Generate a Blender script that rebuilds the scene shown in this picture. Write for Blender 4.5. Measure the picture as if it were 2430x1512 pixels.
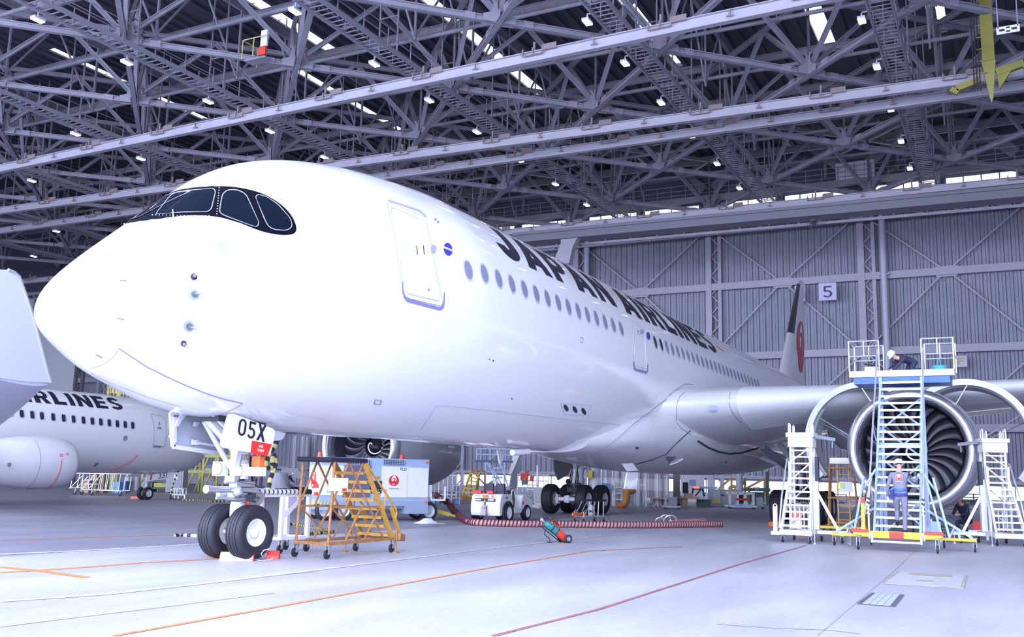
import bpy, bmesh, math, random
from math import sin, cos, pi, radians, sqrt, atan2
from mathutils import Vector, Matrix
from mathutils.bvhtree import BVHTree
from mathutils.geometry import tessellate_polygon
random.seed(7)
for o in list(bpy.data.objects):
    bpy.data.objects.remove(o, do_unlink=True)
SC = bpy.context.scene
COL = SC.collection

# ------------------------------------------------------------------ camera
# world axes: x runs aft along the airliner, y to its starboard side, z up; metres
FPX, YAW, PITCH, ROLL = 2283.0, radians(27.41), radians(9.32), radians(1.31)
CAM = Vector((-9.834, -13.358, 1.681))
FW = Vector((cos(YAW)*cos(PITCH), sin(YAW)*cos(PITCH), sin(PITCH)))
_r = Vector((sin(YAW), -cos(YAW), 0)); _u = _r.cross(FW)
RT = _r*cos(ROLL) + _u*sin(ROLL); UP = _u*cos(ROLL) - _r*sin(ROLL)
cam_d = bpy.data.cameras.new('camera'); cam_d.sensor_width = 36.0; cam_d.lens = FPX/2430*36
cam_d.clip_start = 0.1; cam_d.clip_end = 400
cam = bpy.data.objects.new('camera', cam_d); COL.objects.link(cam)
M3 = Matrix((RT, UP, -FW)).transposed()
cam.matrix_world = Matrix.Translation(CAM) @ M3.to_4x4()
SC.camera = cam
def ray(px, py):
    return FW + RT*((px-1215)/FPX) + UP*((756-py)/FPX)
def at_z(px, py, z=0.0):
    d = ray(px, py); return CAM + d*((z-CAM.z)/d.z)
def at_y(px, py, y):
    d = ray(px, py); return CAM + d*((y-CAM.y)/d.y)
def at_x(px, py, x):
    d = ray(px, py); return CAM + d*((x-CAM.x)/d.x)
def at_d(px, py, dist):                 # at a given depth in front of the lens
    return CAM + ray(px, py)*dist

# ------------------------------------------------------------------ colour management, world, lights
SC.view_settings.view_transform = 'Standard'; SC.view_settings.look = 'None'
SC.view_settings.exposure = 0.0; SC.view_settings.gamma = 1.0; SC.view_settings.use_curve_mapping = False
SC.cycles.max_bounces = 6; SC.cycles.diffuse_bounces = 4; SC.cycles.glossy_bounces = 3
SC.cycles.transmission_bounces = 4; SC.cycles.transparent_max_bounces = 8
SC.cycles.sample_clamp_indirect = 8.0; SC.cycles.caustics_reflective = False; SC.cycles.caustics_refractive = False
SC.cycles.use_denoising = True
try: SC.cycles.denoiser = 'OPENIMAGEDENOISE'
except Exception: pass
w = bpy.data.worlds.new('overcast_sky'); SC.world = w; w.use_nodes = True
bg = w.node_tree.nodes['Background']; bg.inputs[0].default_value = (0.68, 0.755, 1.0, 1); bg.inputs[1].default_value = 2.7
def area_light(name, loc, aim, sx, sy, power, col):
    d = bpy.data.lights.new(name, 'AREA'); d.shape = 'RECTANGLE'; d.size = sx; d.size_y = sy
    d.energy = power; d.color = col
    o = bpy.data.objects.new(name, d); COL.objects.link(o); o.location = loc
    o.rotation_euler = Vector(aim).to_track_quat('-Z', 'Y').to_euler()
    return o
# daylight pouring through the open hangar doors behind the photographer
area_light('door_daylight', (-13.5, 5, 13), (1, 0, -0.25), 120, 25, 70000, (0.70, 0.77, 1.0))
# the roof lamps' own light, one soft source per lamp row
ROWLIGHT = []
for yy in (-26, -4, 9, 22, 44):
    for xx in (30, 55):
        ROWLIGHT.append(area_light('lamp_row_light', (xx, yy, 23.4), (0, 0, -1), 24, 3, 60, (0.72, 0.75, 1.0)))

# ------------------------------------------------------------------ materials
MATS = {}
def mat(name, col, rough=0.5, metal=0.0, vary=0.0, scale=3.0, emit=0.0, alpha=1.0, coat=0.0, bump=0.0, spec=0.5):
    if name in MATS: return MATS[name]
    m = bpy.data.materials.new(name); m.use_nodes = True; nt = m.node_tree; b = nt.nodes['Principled BSDF']
    c = tuple(col)+(1,)
    b.inputs['Base Color'].default_value = c; b.inputs['Roughness'].default_value = rough
    b.inputs['Metallic'].default_value = metal; b.inputs['Specular IOR Level'].default_value = spec
    if coat: b.inputs['Coat Weight'].default_value = coat; b.inputs['Coat Roughness'].default_value = 0.05
    if emit: b.inputs['Emission Color'].default_value = c; b.inputs['Emission Strength'].default_value = emit
    if alpha < 1: b.inputs['Alpha'].default_value = alpha
    if vary or bump:
        tc = nt.nodes.new('ShaderNodeTexCoord'); n = nt.nodes.new('ShaderNodeTexNoise')
        n.inputs['Scale'].default_value = scale; n.inputs['Detail'].default_value = 5
        nt.links.new(tc.outputs['Object'], n.inputs['Vector'])
        if vary:
            mx = nt.nodes.new('ShaderNodeMix'); mx.data_type = 'RGBA'; mx.blend_type = 'MULTIPLY'
            mx.inputs[6].default_value = c
            rp = nt.nodes.new('ShaderNodeValToRGB'); rp.color_ramp.elements[0].position = .3; rp.color_ramp.elements[1].position = .7
            lo = 1-vary; rp.color_ramp.elements[0].color = (lo, lo, lo, 1); rp.color_ramp.elements[1].color = (1, 1, 1, 1)
            nt.links.new(n.outputs['Fac'], rp.inputs['Fac']); mx.inputs[0].default_value = 1
            nt.links.new(rp.outputs['Color'], mx.inputs[7]); nt.links.new(mx.outputs[2], b.inputs['Base Color'])
        if bump:
            bp = nt.nodes.new('ShaderNodeBump'); bp.inputs['Strength'].default_value = bump; bp.inputs['Distance'].default_value = .02
            nt.links.new(n.outputs['Fac'], bp.inputs['Height']); nt.links.new(bp.outputs['Normal'], b.inputs['Normal'])
    MATS[name] = m
    return m

# ------------------------------------------------------------------ mesh builder
class MB:
    def __init__(s): s.v = []; s.f = []; s.smooth = False
    def add(s, vs, fs):
        k = len(s.v); s.v += [tuple(p) for p in vs]; s.f += [tuple(i+k for i in f) for f in fs]; return s
    def box(s, c, d, rz=0.0, m=None):
        hx, hy, hz = d[0]/2, d[1]/2, d[2]/2; vs = []
        for z in (-hz, hz):
            for (x, y) in ((-hx, -hy), (hx, -hy), (hx, hy), (-hx, hy)):
                p = Vector((x*cos(rz)-y*sin(rz), x*sin(rz)+y*cos(rz), z))
                if m is not None: p = m @ p
                vs.append(Vector(c)+p)
        return s.add(vs, [(3,2,1,0),(4,5,6,7),(0,1,5,4),(1,2,6,5),(2,3,7,6),(3,0,4,7)])
    def bb(s, lo, hi):
        return s.box([(a+b)/2 for a, b in zip(lo, hi)], [b-a for a, b in zip(lo, hi)])
    def bar(s, p, q, w, h=None, up=(0,0,1)):
        h = w if h is None else h; p = Vector(p); q = Vector(q); d = (q-p)
        if d.length < 1e-6: return s
        d.normalize(); u = Vector(up)
        if abs(d.dot(u)) > .98: u = Vector((1,0,0)) if abs(d.x) < .9 else Vector((0,1,0))
        r = d.cross(u).normalized(); u = r.cross(d)
        vs = []
        for e in (p, q):
            for (a, b) in ((-1,-1),(1,-1),(1,1),(-1,1)): vs.append(e+r*(a*w/2)+u*(b*h/2))
        return s.add(vs, [(3,2,1,0),(4,5,6,7),(0,1,5,4),(1,2,6,5),(2,3,7,6),(3,0,4,7)])
    def ibeam(s, p, q, w, h, t=.03, up=(0,0,1)):
        p = Vector(p); q = Vector(q); d = (q-p).normalized(); u = Vector(up)
        if abs(d.dot(u)) > .98: u = Vector((1,0,0))
        r = d.cross(u).normalized(); u = r.cross(d)
        s.bar(p+u*(h/2-t/2), q+u*(h/2-t/2), w, t, up); s.bar(p-u*(h/2-t/2), q-u*(h/2-t/2), w, t, up)
        return s.bar(p, q, t, h-2*t, up)
    def tube(s, p, q, r, n=10, r2=None, cap=True):
        return s.path([p, q], r, n, cap=cap, r2=r2)
    def path(s, pts, r, n=8, closed=False, cap=True, r2=None):
        pts = [Vector(p) for p in pts]; N = len(pts); rings = []; k0 = len(s.v); u = None
        for i, p in enumerate(pts):
            if closed: d = pts[(i+1) % N]-pts[i-1]
            else: d = pts[min(i+1, N-1)]-pts[max(i-1, 0)]
            d.normalize()
            if u is None:
                u = Vector((0,0,1)) if abs(d.z) < .9 else Vector((1,0,0))
            u = (u-d*u.dot(d)); u.normalize(); b = d.cross(u)
            rr = r if r2 is None else r+(r2-r)*i/(N-1)
            if isinstance(r, (list, tuple)): rr = r[i]
            for k in range(n):
                a = 2*pi*k/n; s.v.append(tuple(p+(u*cos(a)+b*sin(a))*rr))
        for i in range(N if closed else N-1):
            a, c = k0+i*n, k0+((i+1) % N)*n
            for k in range(n): s.f.append((a+k, a+(k+1) % n, c+(k+1) % n, c+k))
        if cap and not closed:
            s.f.append(tuple(k0+k for k in range(n))[::-1]); s.f.append(tuple(k0+(N-1)*n+k for k in range(n)))
        return s
    def lathe(s, prof, o, ax, n=32, closed=False, a0=0.0, a1=2*pi, cap=False):
        o = Vector(o); ax = Vector(ax).normalized(); u = Vector((0,0,1)) if abs(ax.z) < .9 else Vector((1,0,0))
        u = (u-ax*u.dot(ax)).normalized(); b = ax.cross(u); k0 = len(s.v); full = abs(a1-a0-2*pi) < 1e-6
        m = n if full else n+1
        for (t, r) in prof:
            for k in range(m):
                a = a0+(a1-a0)*k/n; s.v.append(tuple(o+ax*t+(u*cos(a)+b*sin(a))*r))
        P = len(prof)
        for i in range(P if closed else P-1):
            j = (i+1) % P
            for k in range(n):
                kk = (k+1) % m
                s.f.append((k0+i*m+k, k0+i*m+kk, k0+j*m+kk, k0+j*m+k))
        if cap and not closed and full:
            if prof[0][1] > 1e-4: s.f.append(tuple(k0+k for k in range(m)))
            if prof[-1][1] > 1e-4: s.f.append(tuple(k0+(P-1)*m+k for k in range(m))[::-1])
        return s
    def prism(s, poly, d):                # polygon of 3-D points pushed along d
        n = len(poly); d = Vector(d); a = [Vector(p) for p in poly]
        return s.add(a+[p+d for p in a], [tuple(range(n))[::-1], tuple(range(n, 2*n))]+[(i, (i+1) % n, n+(i+1) % n, n+i) for i in range(n)])
    def ball(s, c, r, n=12, sc=(1,1,1)):
        c = Vector(c); k0 = len(s.v); m = n//2
        for i in range(m+1):
            t = pi*i/m
            for k in range(n):
                a = 2*pi*k/n; s.v.append((c.x+r*sc[0]*sin(t)*cos(a), c.y+r*sc[1]*sin(t)*sin(a), c.z+r*sc[2]*cos(t)))
        for i in range(m):
            for k in range(n): s.f.append((k0+i*n+k, k0+(i+1)*n+k, k0+(i+1)*n+(k+1) % n, k0+i*n+(k+1) % n))
        return s
    def grid(s, rows, close=False):
        k0 = len(s.v); n = len(rows[0])
        for r in rows: s.v += [tuple(p) for p in r]
        for i in range(len(rows)-1):
            for k in range(n if close else n-1):
                s.f.append((k0+i*n+k, k0+i*n+(k+1) % n, k0+(i+1)*n+(k+1) % n, k0+(i+1)*n+k))
        return s
    def moved(s, M):
        s.v = [tuple(M @ Vector(p)) for p in s.v]; return s

def build(name, mb, m, parent=None, smooth=None, origin=None, weld=False):
    me = bpy.data.meshes.new(name)
    v = mb.v
    if origin is not None: v = [(a-origin[0], b-origin[1], c-origin[2]) for a, b, c in v]
    me.from_pydata(v, [], mb.f)
    bm = bmesh.new(); bm.from_mesh(me)
    bmesh.ops.remove_doubles(bm, verts=bm.verts, dist=1e-5)
    bmesh.ops.recalc_face_normals(bm, faces=bm.faces); bm.to_mesh(me); bm.free()
    me.materials.append(m)
    if smooth is None: smooth = 38
    if smooth:
        me.polygons.foreach_set('use_smooth', [True]*len(me.polygons)); me.set_sharp_from_angle(angle=radians(smooth))
    o = bpy.data.objects.new(name, me); COL.objects.link(o)
    if origin is not None: o.location = origin
    if parent is not None: o.parent = parent
    return o
def tag(o, label, cat, group=None):
    o['label'] = label; o['category'] = cat
    if group: o['group'] = group
    return o
def thing(name, label, cat, loc=(0,0,0), rz=0.0, group=None):
    o = bpy.data.objects.new(name, None); COL.objects.link(o); o.empty_display_size = .2
    o.location = loc; o.rotation_euler = (0, 0, rz)
    return tag(o, label, cat, group)
def struct(name, mb, m, parent=None, smooth=38):
    o = build(name, mb, m, parent, smooth)
    if parent is None: o['kind'] = 'structure'
    return o
def copy_tree(o, parent=None):
    c = o.copy(); COL.objects.link(c)
    if parent is not None: c.parent = parent
    for ch in list(o.children): copy_tree(ch, c)
    return c
def rounded(pts, r, n=5):
    """2-D polygon with its corners rounded"""
    out = []; N = len(pts)
    for i in range(N):
        a, b, c = Vector(pts[i-1]), Vector(pts[i]), Vector(pts[(i+1) % N])
        u, v = (a-b), (c-b); rr = min(r, u.length*.49, v.length*.49); p, q = b+u.normalized()*rr, b+v.normalized()*rr
        for k in range(n+1):
            t = k/n; out.append(tuple(p*(1-t)**2+b*2*t*(1-t)+q*t*t))
    return out
def tri2d(poly, maxlen):
    """triangulate a 2-D polygon and split its edges until they are short"""
    bm = bmesh.new(); V_ = [bm.verts.new((p[0], p[1], 0)) for p in poly]
    for t in tessellate_polygon([[Vector((p[0], p[1], 0)) for p in poly]]):
        try: bm.faces.new([V_[i] for i in t])
        except ValueError: pass
    for _ in range(7):
        es = [e for e in bm.edges if e.calc_length() > maxlen]
        if not es: break
        bmesh.ops.subdivide_edges(bm, edges=es, cuts=1, use_grid_fill=False)
        bmesh.ops.triangulate(bm, faces=bm.faces[:])
    bm.verts.index_update()
    vs = [(v.co.x, v.co.y) for v in bm.verts]; fs = [tuple(v.index for v in f.verts) for f in bm.faces]
    bm.free(); return vs, fs
# ================================================================== main airliner: skin
ZC = 5.543; XT = 0.042
_S = [0,.12,.35,.7,1.2,1.8,2.5,3.2,4,5,6.2,7.6,9.2,11.5]
_T = [-1.422,-1.046,-.762,-.43,.02,.539,1.146,1.734,2.194,2.538,2.782,2.944,3.04,3.04]
_B = [-1.422,-1.7,-1.86,-2.06,-2.337,-2.558,-2.77,-2.881,-2.93,-2.994,-3.05,-3.07,-3.05,-3.05]
_W = [.001,.447,.766,1.097,1.389,1.637,1.898,2.12,2.321,2.518,2.705,2.852,2.96,2.98]
_C = [-.75,-.74,-.72,-.68,-.62,-.55,-.46,-.36,-.26,-.16,-.08,-.02,0,0]
_SA = [11.5,42,46,50,54,58,62,65,66.8]
_TA = [3.04,3.04,3.03,2.98,2.88,2.72,2.5,2.28,2.05]
_BA = [-3.05,-3.05,-2.75,-2.1,-1.3,-.45,.4,1.05,1.5]
_WA = [2.98,2.98,2.93,2.74,2.38,1.88,1.25,.72,.3]
def pch(xs, ys, x):
    n = len(xs)
    h = [xs[i+1]-xs[i] for i in range(n-1)]; d = [(ys[i+1]-ys[i])/h[i] for i in range(n-1)]; m = [0.0]*n; m[0] = d[0]; m[-1] = d[-1]
    for i in range(1, n-1):
        if d[i-1]*d[i] > 0:
            a = 2*h[i]+h[i-1]; b = h[i]+2*h[i-1]; m[i] = (a+b)/(a/d[i-1]+b/d[i])
    x = min(max(x, xs[0]), xs[-1]); i = 0
    while i < n-2 and x > xs[i+1]: i += 1
    t = (x-xs[i])/h[i]
    return ys[i]*(2*t**3-3*t*t+1)+h[i]*m[i]*(t**3-2*t*t+t)+ys[i+1]*(-2*t**3+3*t*t)+h[i]*m[i+1]*(t**3-t*t)
_RS = [sqrt(s) for s in _S]
def section(x):                       # x measured from the nose tip -> top, bottom, half width, centre (world z)
    if x <= 11.5:
        r = sqrt(max(x, 0)); t, b, w, c = (pch(_RS, A, r) for A in (_T, _B, _W, _C))
        c += (_T[0]-_C[0])*max(0, 1-x/9)
    else:
        t, b, w = (pch(_SA, A, x) for A in (_TA, _BA, _WA)); c = 0 if x < 42 else (t+b)/2*min(1, (x-42)/12)
    return t+ZC, b+ZC, w, c+ZC
def skin(x, th):                      # th=0 starboard waterline, pi/2 crown, pi port
    t, b, w, c = section(x); s = sin(th)
    return Vector((x+XT, w*cos(th), c+((t-c) if s > 0 else (c-b))*s))
FUS_X = [1.2*(i/13)**2 for i in range(14)]+[1.35+i*(11.5-1.35)/44 for i in range(45)]+[12+i*1.0 for i in range(55)]+[66.8]
def fuselage_mb(n=160):
    mb = MB(); mb.grid([[skin(x, 2*pi*k/n) for k in range(n)] for x in FUS_X], close=True)
    mb.f.append(tuple(len(mb.v)-n+k for k in range(n)))
    return mb
_fm = fuselage_mb()
BVH = BVHTree.FromPolygons([Vector(v) for v in _fm.v], _fm.f)
def hit(px, py, bvh=None):
    d = ray(px, py).normalized(); r = (bvh or BVH).ray_cast(CAM, d)
    if r[0] is None: r = (bvh or BVH).find_nearest(CAM+d*((8 if px < 300 else 20)+14))[:2]
    return r[0], r[1]
def skin_param(px, py):
    p, n = hit(px, py); x = p.x-XT; t, b, w, c = section(x)
    th = atan2((p.z-c)/((t-c) if p.z > c else (c-b)), p.y/w)
    return x, th
def decal_px(poly, off=.006, maxlen=9, mirror=False):
    """a film lying on the skin, its outline given in photo pixels"""
    vs, fs = tri2d(poly, maxlen); mb = MB(); out = []
    for (a, b) in vs:
        p, n = hit(a, b); n = n if n.dot(CAM-p) > 0 else -n
        out.append(p+n*off)
    mb.add(out, fs)
    if mirror: mb.add([(p.x, -p.y, p.z) for p in out], [f[::-1] for f in fs])
    return mb
def decal_xt(poly, off=.006, maxlen=.12, R=3.0):
    """a film on the skin, outline in (x, arc length above the waterline on the port side)"""
    vs, fs = tri2d(poly, maxlen); out = []
    for (x, a) in vs:
        th = pi-a/R; p = skin(x, th); q = (skin(x+.01, th)-skin(x-.01, th)).cross(skin(x, th+.01)-skin(x, th-.01)).normalized()
        if q.y > 0: q = -q
        out.append(p+q*off)
    return MB().add(out, fs)
# ================================================================== hangar shell
M_steel = mat('roof_steel', (.30,.285,.36), .55, vary=.22, scale=1.2)
M_rail = mat('runway_white', (.37,.355,.43), .35, vary=.10, scale=.9)
M_rust = mat('rusty_clamp', (.20,.16,.17), .8)
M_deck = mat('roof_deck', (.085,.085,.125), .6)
M_walk = mat('catwalk_galvanised', (.24,.23,.29), .5)
M_lamp = mat('lamp_lens', (.93,.95,1.0), .3, emit=14)
M_lamph = mat('lamp_housing', (.5,.5,.55), .4)
M_day = mat('daylit_pane', (.90,.94,1.0), .3, emit=2.2)
M_frame = mat('window_bars', (.33,.33,.38), .5)
M_girt = mat('wall_steel', (.42,.40,.49), .5, vary=.12, scale=1.0)

def floor_material():
    m = bpy.data.materials.new('hangar_concrete'); m.use_nodes = True; nt = m.node_tree; b = nt.nodes['Principled BSDF']
    N = nt.nodes.new; L = nt.links.new
    tc = N('ShaderNodeTexCoord')
    mp = N('ShaderNodeMapping'); mp.inputs['Scale'].default_value = (.10,.35,1); L(tc.outputs['Object'], mp.inputs['Vector'])
    n1 = N('ShaderNodeTexNoise'); n1.inputs['Scale'].default_value = 1.6; n1.inputs['Detail'].default_value = 9; n1.inputs['Roughness'].default_value = .62
    L(mp.outputs[0], n1.inputs['Vector'])
    n2 = N('ShaderNodeTexNoise'); n2.inputs['Scale'].default_value = 9; n2.inputs['Detail'].default_value = 6; L(tc.outputs['Object'], n2.inputs['Vector'])
    r1 = N('ShaderNodeValToRGB'); e = r1.color_ramp.elements; e[0].position = .30; e[0].color = (.37,.365,.43,1); e[1].position = .66; e[1].color = (.50,.50,.57,1)
    L(n1.outputs['Fac'], r1.inputs['Fac'])
    mx = N('ShaderNodeMix'); mx.data_type = 'RGBA'; mx.blend_type = 'MULTIPLY'; mx.inputs[0].default_value = .10
    r2 = N('ShaderNodeValToRGB'); r2.color_ramp.elements[0].position = .35; r2.color_ramp.elements[1].position = .6; L(n2.outputs['Fac'], r2.inputs['Fac'])
    L(r1.outputs[0], mx.inputs[6]); L(r2.outputs[0], mx.inputs[7]); 
    sx = N('ShaderNodeSeparateXYZ'); L(tc.outputs['Object'], sx.inputs[0])       # the next bay has an older, darker slab
    gt = N('ShaderNodeMath'); gt.operation = 'GREATER_THAN'; gt.inputs[1].default_value = 3.4; L(sx.outputs['Y'], gt.inputs[0])
    m2 = N('ShaderNodeMix'); m2.data_type = 'RGBA'; m2.blend_type = 'MULTIPLY'; L(gt.outputs[0], m2.inputs[0]); m2.inputs[7].default_value = (.56,.55,.60,1)
    L(mx.outputs[2], m2.inputs[6]); L(m2.outputs[2], b.inputs['Base Color'])
    rr = N('ShaderNodeMapRange'); rr.inputs[3].default_value = .30; rr.inputs[4].default_value = .55; L(n1.outputs['Fac'], rr.inputs[0]); L(rr.outputs[0], b.inputs['Roughness'])
    bp = N('ShaderNodeBump'); bp.inputs['Strength'].default_value = .03; bp.inputs['Distance'].default_value = .02; L(n2.outputs['Fac'], bp.inputs['Height']); L(bp.outputs[0], b.inputs['Normal'])
    return m
HX0, HX1, HY0, HY1 = -12.0, 76.0, -42.0, 118.0
struct('floor', MB().bb((-70, -110, -.3), (HX1+1, 150, 0)), floor_material())
# corrugated back wall: real folds
def corrugated(x, y0, y1, z0, z1, pitch=.55, dep=.14):
    mb = MB(); a = []; y = y0
    while y < y1:
        for dy, dx in ((0,0),(.22,0),(.30,-dep),(.47,-dep)): a.append((x+dx, y+dy*pitch/.55))
        y += pitch
    mb.grid([[(p[0], p[1], z) for p in a] for z in (z0, z1)])
    return mb
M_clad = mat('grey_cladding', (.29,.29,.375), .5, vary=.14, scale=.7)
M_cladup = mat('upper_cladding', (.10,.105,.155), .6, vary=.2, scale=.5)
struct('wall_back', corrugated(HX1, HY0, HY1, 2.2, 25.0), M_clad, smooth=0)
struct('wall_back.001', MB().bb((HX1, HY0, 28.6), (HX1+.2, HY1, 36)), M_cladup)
struct('wall_back.002', MB().bb((HX1, HY0, 0), (HX1+.2, HY1, .62)).bb((HX1-.02, HY0, 1.85), (HX1+.2, HY1, 2.25)), M_girt)
struct('wall_right_unseen', MB().bb((HX0, HY0-.3, 0), (HX1, HY0, 36)), M_clad)  # unseen side, added to keep sky light from reaching the engine sideways
struct('wall_left', MB().bb((HX0, HY1, 0), (HX1, HY1+.3, 36)), M_clad)
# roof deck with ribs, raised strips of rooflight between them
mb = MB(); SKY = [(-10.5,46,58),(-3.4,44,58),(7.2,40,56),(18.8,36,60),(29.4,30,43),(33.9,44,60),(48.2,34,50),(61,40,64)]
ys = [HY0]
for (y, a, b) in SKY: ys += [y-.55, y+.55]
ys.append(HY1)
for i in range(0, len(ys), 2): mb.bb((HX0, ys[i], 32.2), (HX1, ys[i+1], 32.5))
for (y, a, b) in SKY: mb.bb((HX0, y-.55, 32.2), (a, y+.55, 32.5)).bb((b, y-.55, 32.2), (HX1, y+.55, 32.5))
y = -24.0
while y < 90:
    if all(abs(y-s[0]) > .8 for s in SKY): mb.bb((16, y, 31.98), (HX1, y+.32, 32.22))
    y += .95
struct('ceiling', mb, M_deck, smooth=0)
k = 0
for (y, a, b) in SKY:
    k += 1; x = a; g = MB()
    while x < b-1: g.bb((x, y-.5, 32.3), (min(b, x+2.4), y+.5, 32.34)); x += 2.6
    struct('window_%d' % k, g, M_day)
# ------------------------------------------------------------------ diagonal roof grid
LX, LY, X0, Y0, ZB, ZT = 13.07, 13.2, 30.95, 8.95, 24.85, 29.5
def node(u, v, z): return Vector((X0+u*LX/2, Y0+v*LY/2, z))
UMIN, UMAX, VMIN, VMAX = -3, 6, -5, 13
def gusset(mb, p, d):
    n = Vector((0,0,1)); s = d.cross(n).normalized()
    for sg in (-1, 1):
        q = p+s*(.19*sg); mb.prism([q+d*a+n*b for a, b in ((-.85,-.18),(.85,-.18),(.9,.18),(.5,.34),(.36,.85),(.5,1.0),(.36,1.12),(0,.62),(-.36,1.12),(-.5,1.0),(-.36,.85),(-.5,.34),(-.9,.18))], s*(.03*sg))
proto_cache = {}
def roof_truss(line, kind):
    a, b = line[0], line[-1]; n = len(line)-1
    d = (node(*b, ZB)-node(*a, ZB)).normalized()
    t = bpy.data.objects.new('roof_truss', None); COL.objects.link(t); t['kind'] = 'structure'
    pa = node(*a, ZB); t.location = pa
    bc = MB(); p, q = Vector((0,0,0)), node(*b, ZB)-pa
    bc.ibeam(p-Vector((0,0,.03*(kind == 'c2'))), q-Vector((0,0,.03*(kind == 'c2'))), .27+.01*(kind == 'c2'), .32, .05)
    for i in range(n+1):
        gusset(bc, node(*line[i], ZB)-pa, d)
        if i < n:
            m = node(*line[i], ZB)-pa+d*1.3; bc.bar(m, m+d*.55, .31, .36)
            m = node(*line[i+1], ZB)-pa-d*1.3; bc.bar(m, m-d*.55, .31, .36)
    build('bottom_chord', bc, M_steel, t, 0)
    tc = MB(); s = (node(*line[1], ZB)-node(*line[0], ZB)).length; up = Vector((0,0,ZT-ZB))
    tc.ibeam(p+up-d*s/2, q+up+d*s/2, .24+.01*(kind == 'c2'), .28, .05); build('top_chord', tc, M_steel, t, 0)
    key = (kind, round(s, 3))
    if key not in proto_cache:
        r = MB(); r.ibeam((0,0,.25), d*(s/2)+up, .22, .25, .05); l = MB(); l.ibeam((0,0,.25), -d*(s/2)+up, .22, .25, .05)
        hg = MB(); hg.tube((0,0,.2), up, .09, 8)
        proto_cache[key] = (build('brace', r, M_steel, None, 0), build('brace', l, M_steel, None, 0), build('hanger', hg, M_steel, None, 30))
        pr = proto_cache[key]; first = True
    else: pr = proto_cache[key]; first = False
    for i in range(n+1):
        loc = node(*line[i], ZB)-pa
        for j, o in enumerate(pr):
            c = o if (first and i == 0) else o.copy()
            if not (first and i == 0): COL.objects.link(c)
            c.parent = t; c.location = loc
nodes = [(u, v) for u in range(UMIN, UMAX+1) for v in range(VMIN, VMAX+1) if (u+v) % 2 == 0]
for m in sorted({u+v for u, v in nodes}):
    L = sorted([p for p in nodes if p[0]+p[1] == m])
    if len(L) > 2: roof_truss(L, 'c1')
for m in sorted({u-v for u, v in nodes}):
    L = sorted([p for p in nodes if p[0]-p[1] == m])
    if len(L) > 2: roof_truss(L, 'c2')
# purlins under the deck, running across the hangar
for i, x in enumerate((24.4, 30.95, 37.5, 44.0, 50.6, 57.1, 63.6, 70.2)):
    p = MB(); p.tube((x-.6, -30, 28.2), (x-.6, 96, 28.2), .13, 8); y = -29
    while y < 95: p.box((x-.6, y, 28.38), (.06, .06, .3)); y += 3.3
    p.ibeam((x+2.6, -30, 30.4), (x+2.6, 96, 30.4), .22, .5, .05)
    o = struct('roof_purlin', p, M_steel, smooth=30)
for y in (-10.5, 2.4, 15.5, 28.8, 42, 55.2):
    p = MB(); p.ibeam((18, y, 30.9), (75, y, 30.9), .25, .6, .05)
    x = 20.0
    while x < 72:
        p.bar((x, y, 26.0), (x, y, 31), .12); p.bar((x, y, 26.2), (x+3.2, y, 30.8), .10); p.bar((x+3.2, y, 30.8), (x+6.4, y, 26.2), .10); x += 6.53
    struct('roof_purlin', p, M_steel, smooth=0)
# ------------------------------------------------------------------ crane runway rails slung under the grid
def runway(pa, pb, h, w, label, clip0):
    a, b = Vector(pa), Vector(pb); d = (b-a).normalized(); L = (b-a).length
    t = thing('crane_runway', label, 'crane rail', a); p, q = Vector((0,0,0)), b-a
    g = MB(); g.ibeam(p, q, w, h, .04); build('rail_beam', g, M_rail, t, 0)
    s = clip0; side = Vector((-1,0,0)); k = 0; c = MB(); e_ = MB(); O = Vector((0,0,0))
    for e in (-.55, .0, .55): c.bar(O+d*e+side*(w/2+.02)+Vector((0,0,h*.1)), O+d*e+side*(w/2+.02)+Vector((0,0,h*.75)), .07, .08)
    c.bar(O-d*.55+side*(w/2+.02)+Vector((0,0,h*.1)), O+d*.55+side*(w/2+.02)+Vector((0,0,h*.1)), .05, .06)
    c.bar(O+Vector((0,0,h/2)), O+Vector((0,0,.8)), .10).bar(O+d*.55+side*(w/2+.02)+Vector((0,0,h*.6)), O+d*1.3+side*(w/2+.02)+Vector((0,0,h*.6)), .05, .3)
    e_.bar(O+side*(w/2+.02)+Vector((0,0,-.05)), O+side*(w/2+.02)+Vector((0,0,.22)), .06, .06); e_.bar(O-d*.16+side*(w/2+.02)+Vector((0,0,-.06)), O+d*.16+side*(w/2+.02)+Vector((0,0,-.06)), .05, .05)
    pr = [build('hanger_clamp', c, M_rust, t, 0), build('joint_mark', e_, M_rust, t, 0)]
    while s < L:
        q_ = pr[k % 2]
        if k > 1: q_ = q_.copy(); COL.objects.link(q_)
        q_.location = d*s; s += 3.3; k += 1
    return t
ZR = 22.25
def rail_from_px(x1, y1, x2, y2, e0=1.0, e1=1.0):
    a, b = at_z(x1, y1, ZR), at_z(x2, y2, ZR); d = b-a; return a-d*e0, b+d*e1
a, b = rail_from_px(0, 401, 1620, 62, .25, .6); runway(a, b, .55, .34, 'long white crane rail, the uppermost one, crossing the roof well ahead of the wall', 2)
a, b = rail_from_px(953, 371, 2300, 188, 1.4, .6); runway(a, b, .55, .34, 'white crane rail, the upper one of the close pair passing just above the airliner nose', 1)
a, b = rail_from_px(917, 418, 2320, 219, 1.4, .6); runway(a, b, .5, .34, 'white crane rail, the lower one of the close pair passing just above the airliner nose', 3)
a, b = rail_from_px(1210, 551, 2430, 427, 1.6, .4); runway(a, b, .5, .34, 'white crane rail hung in front of the bright high windows of the back wall', 1.5)
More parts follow.
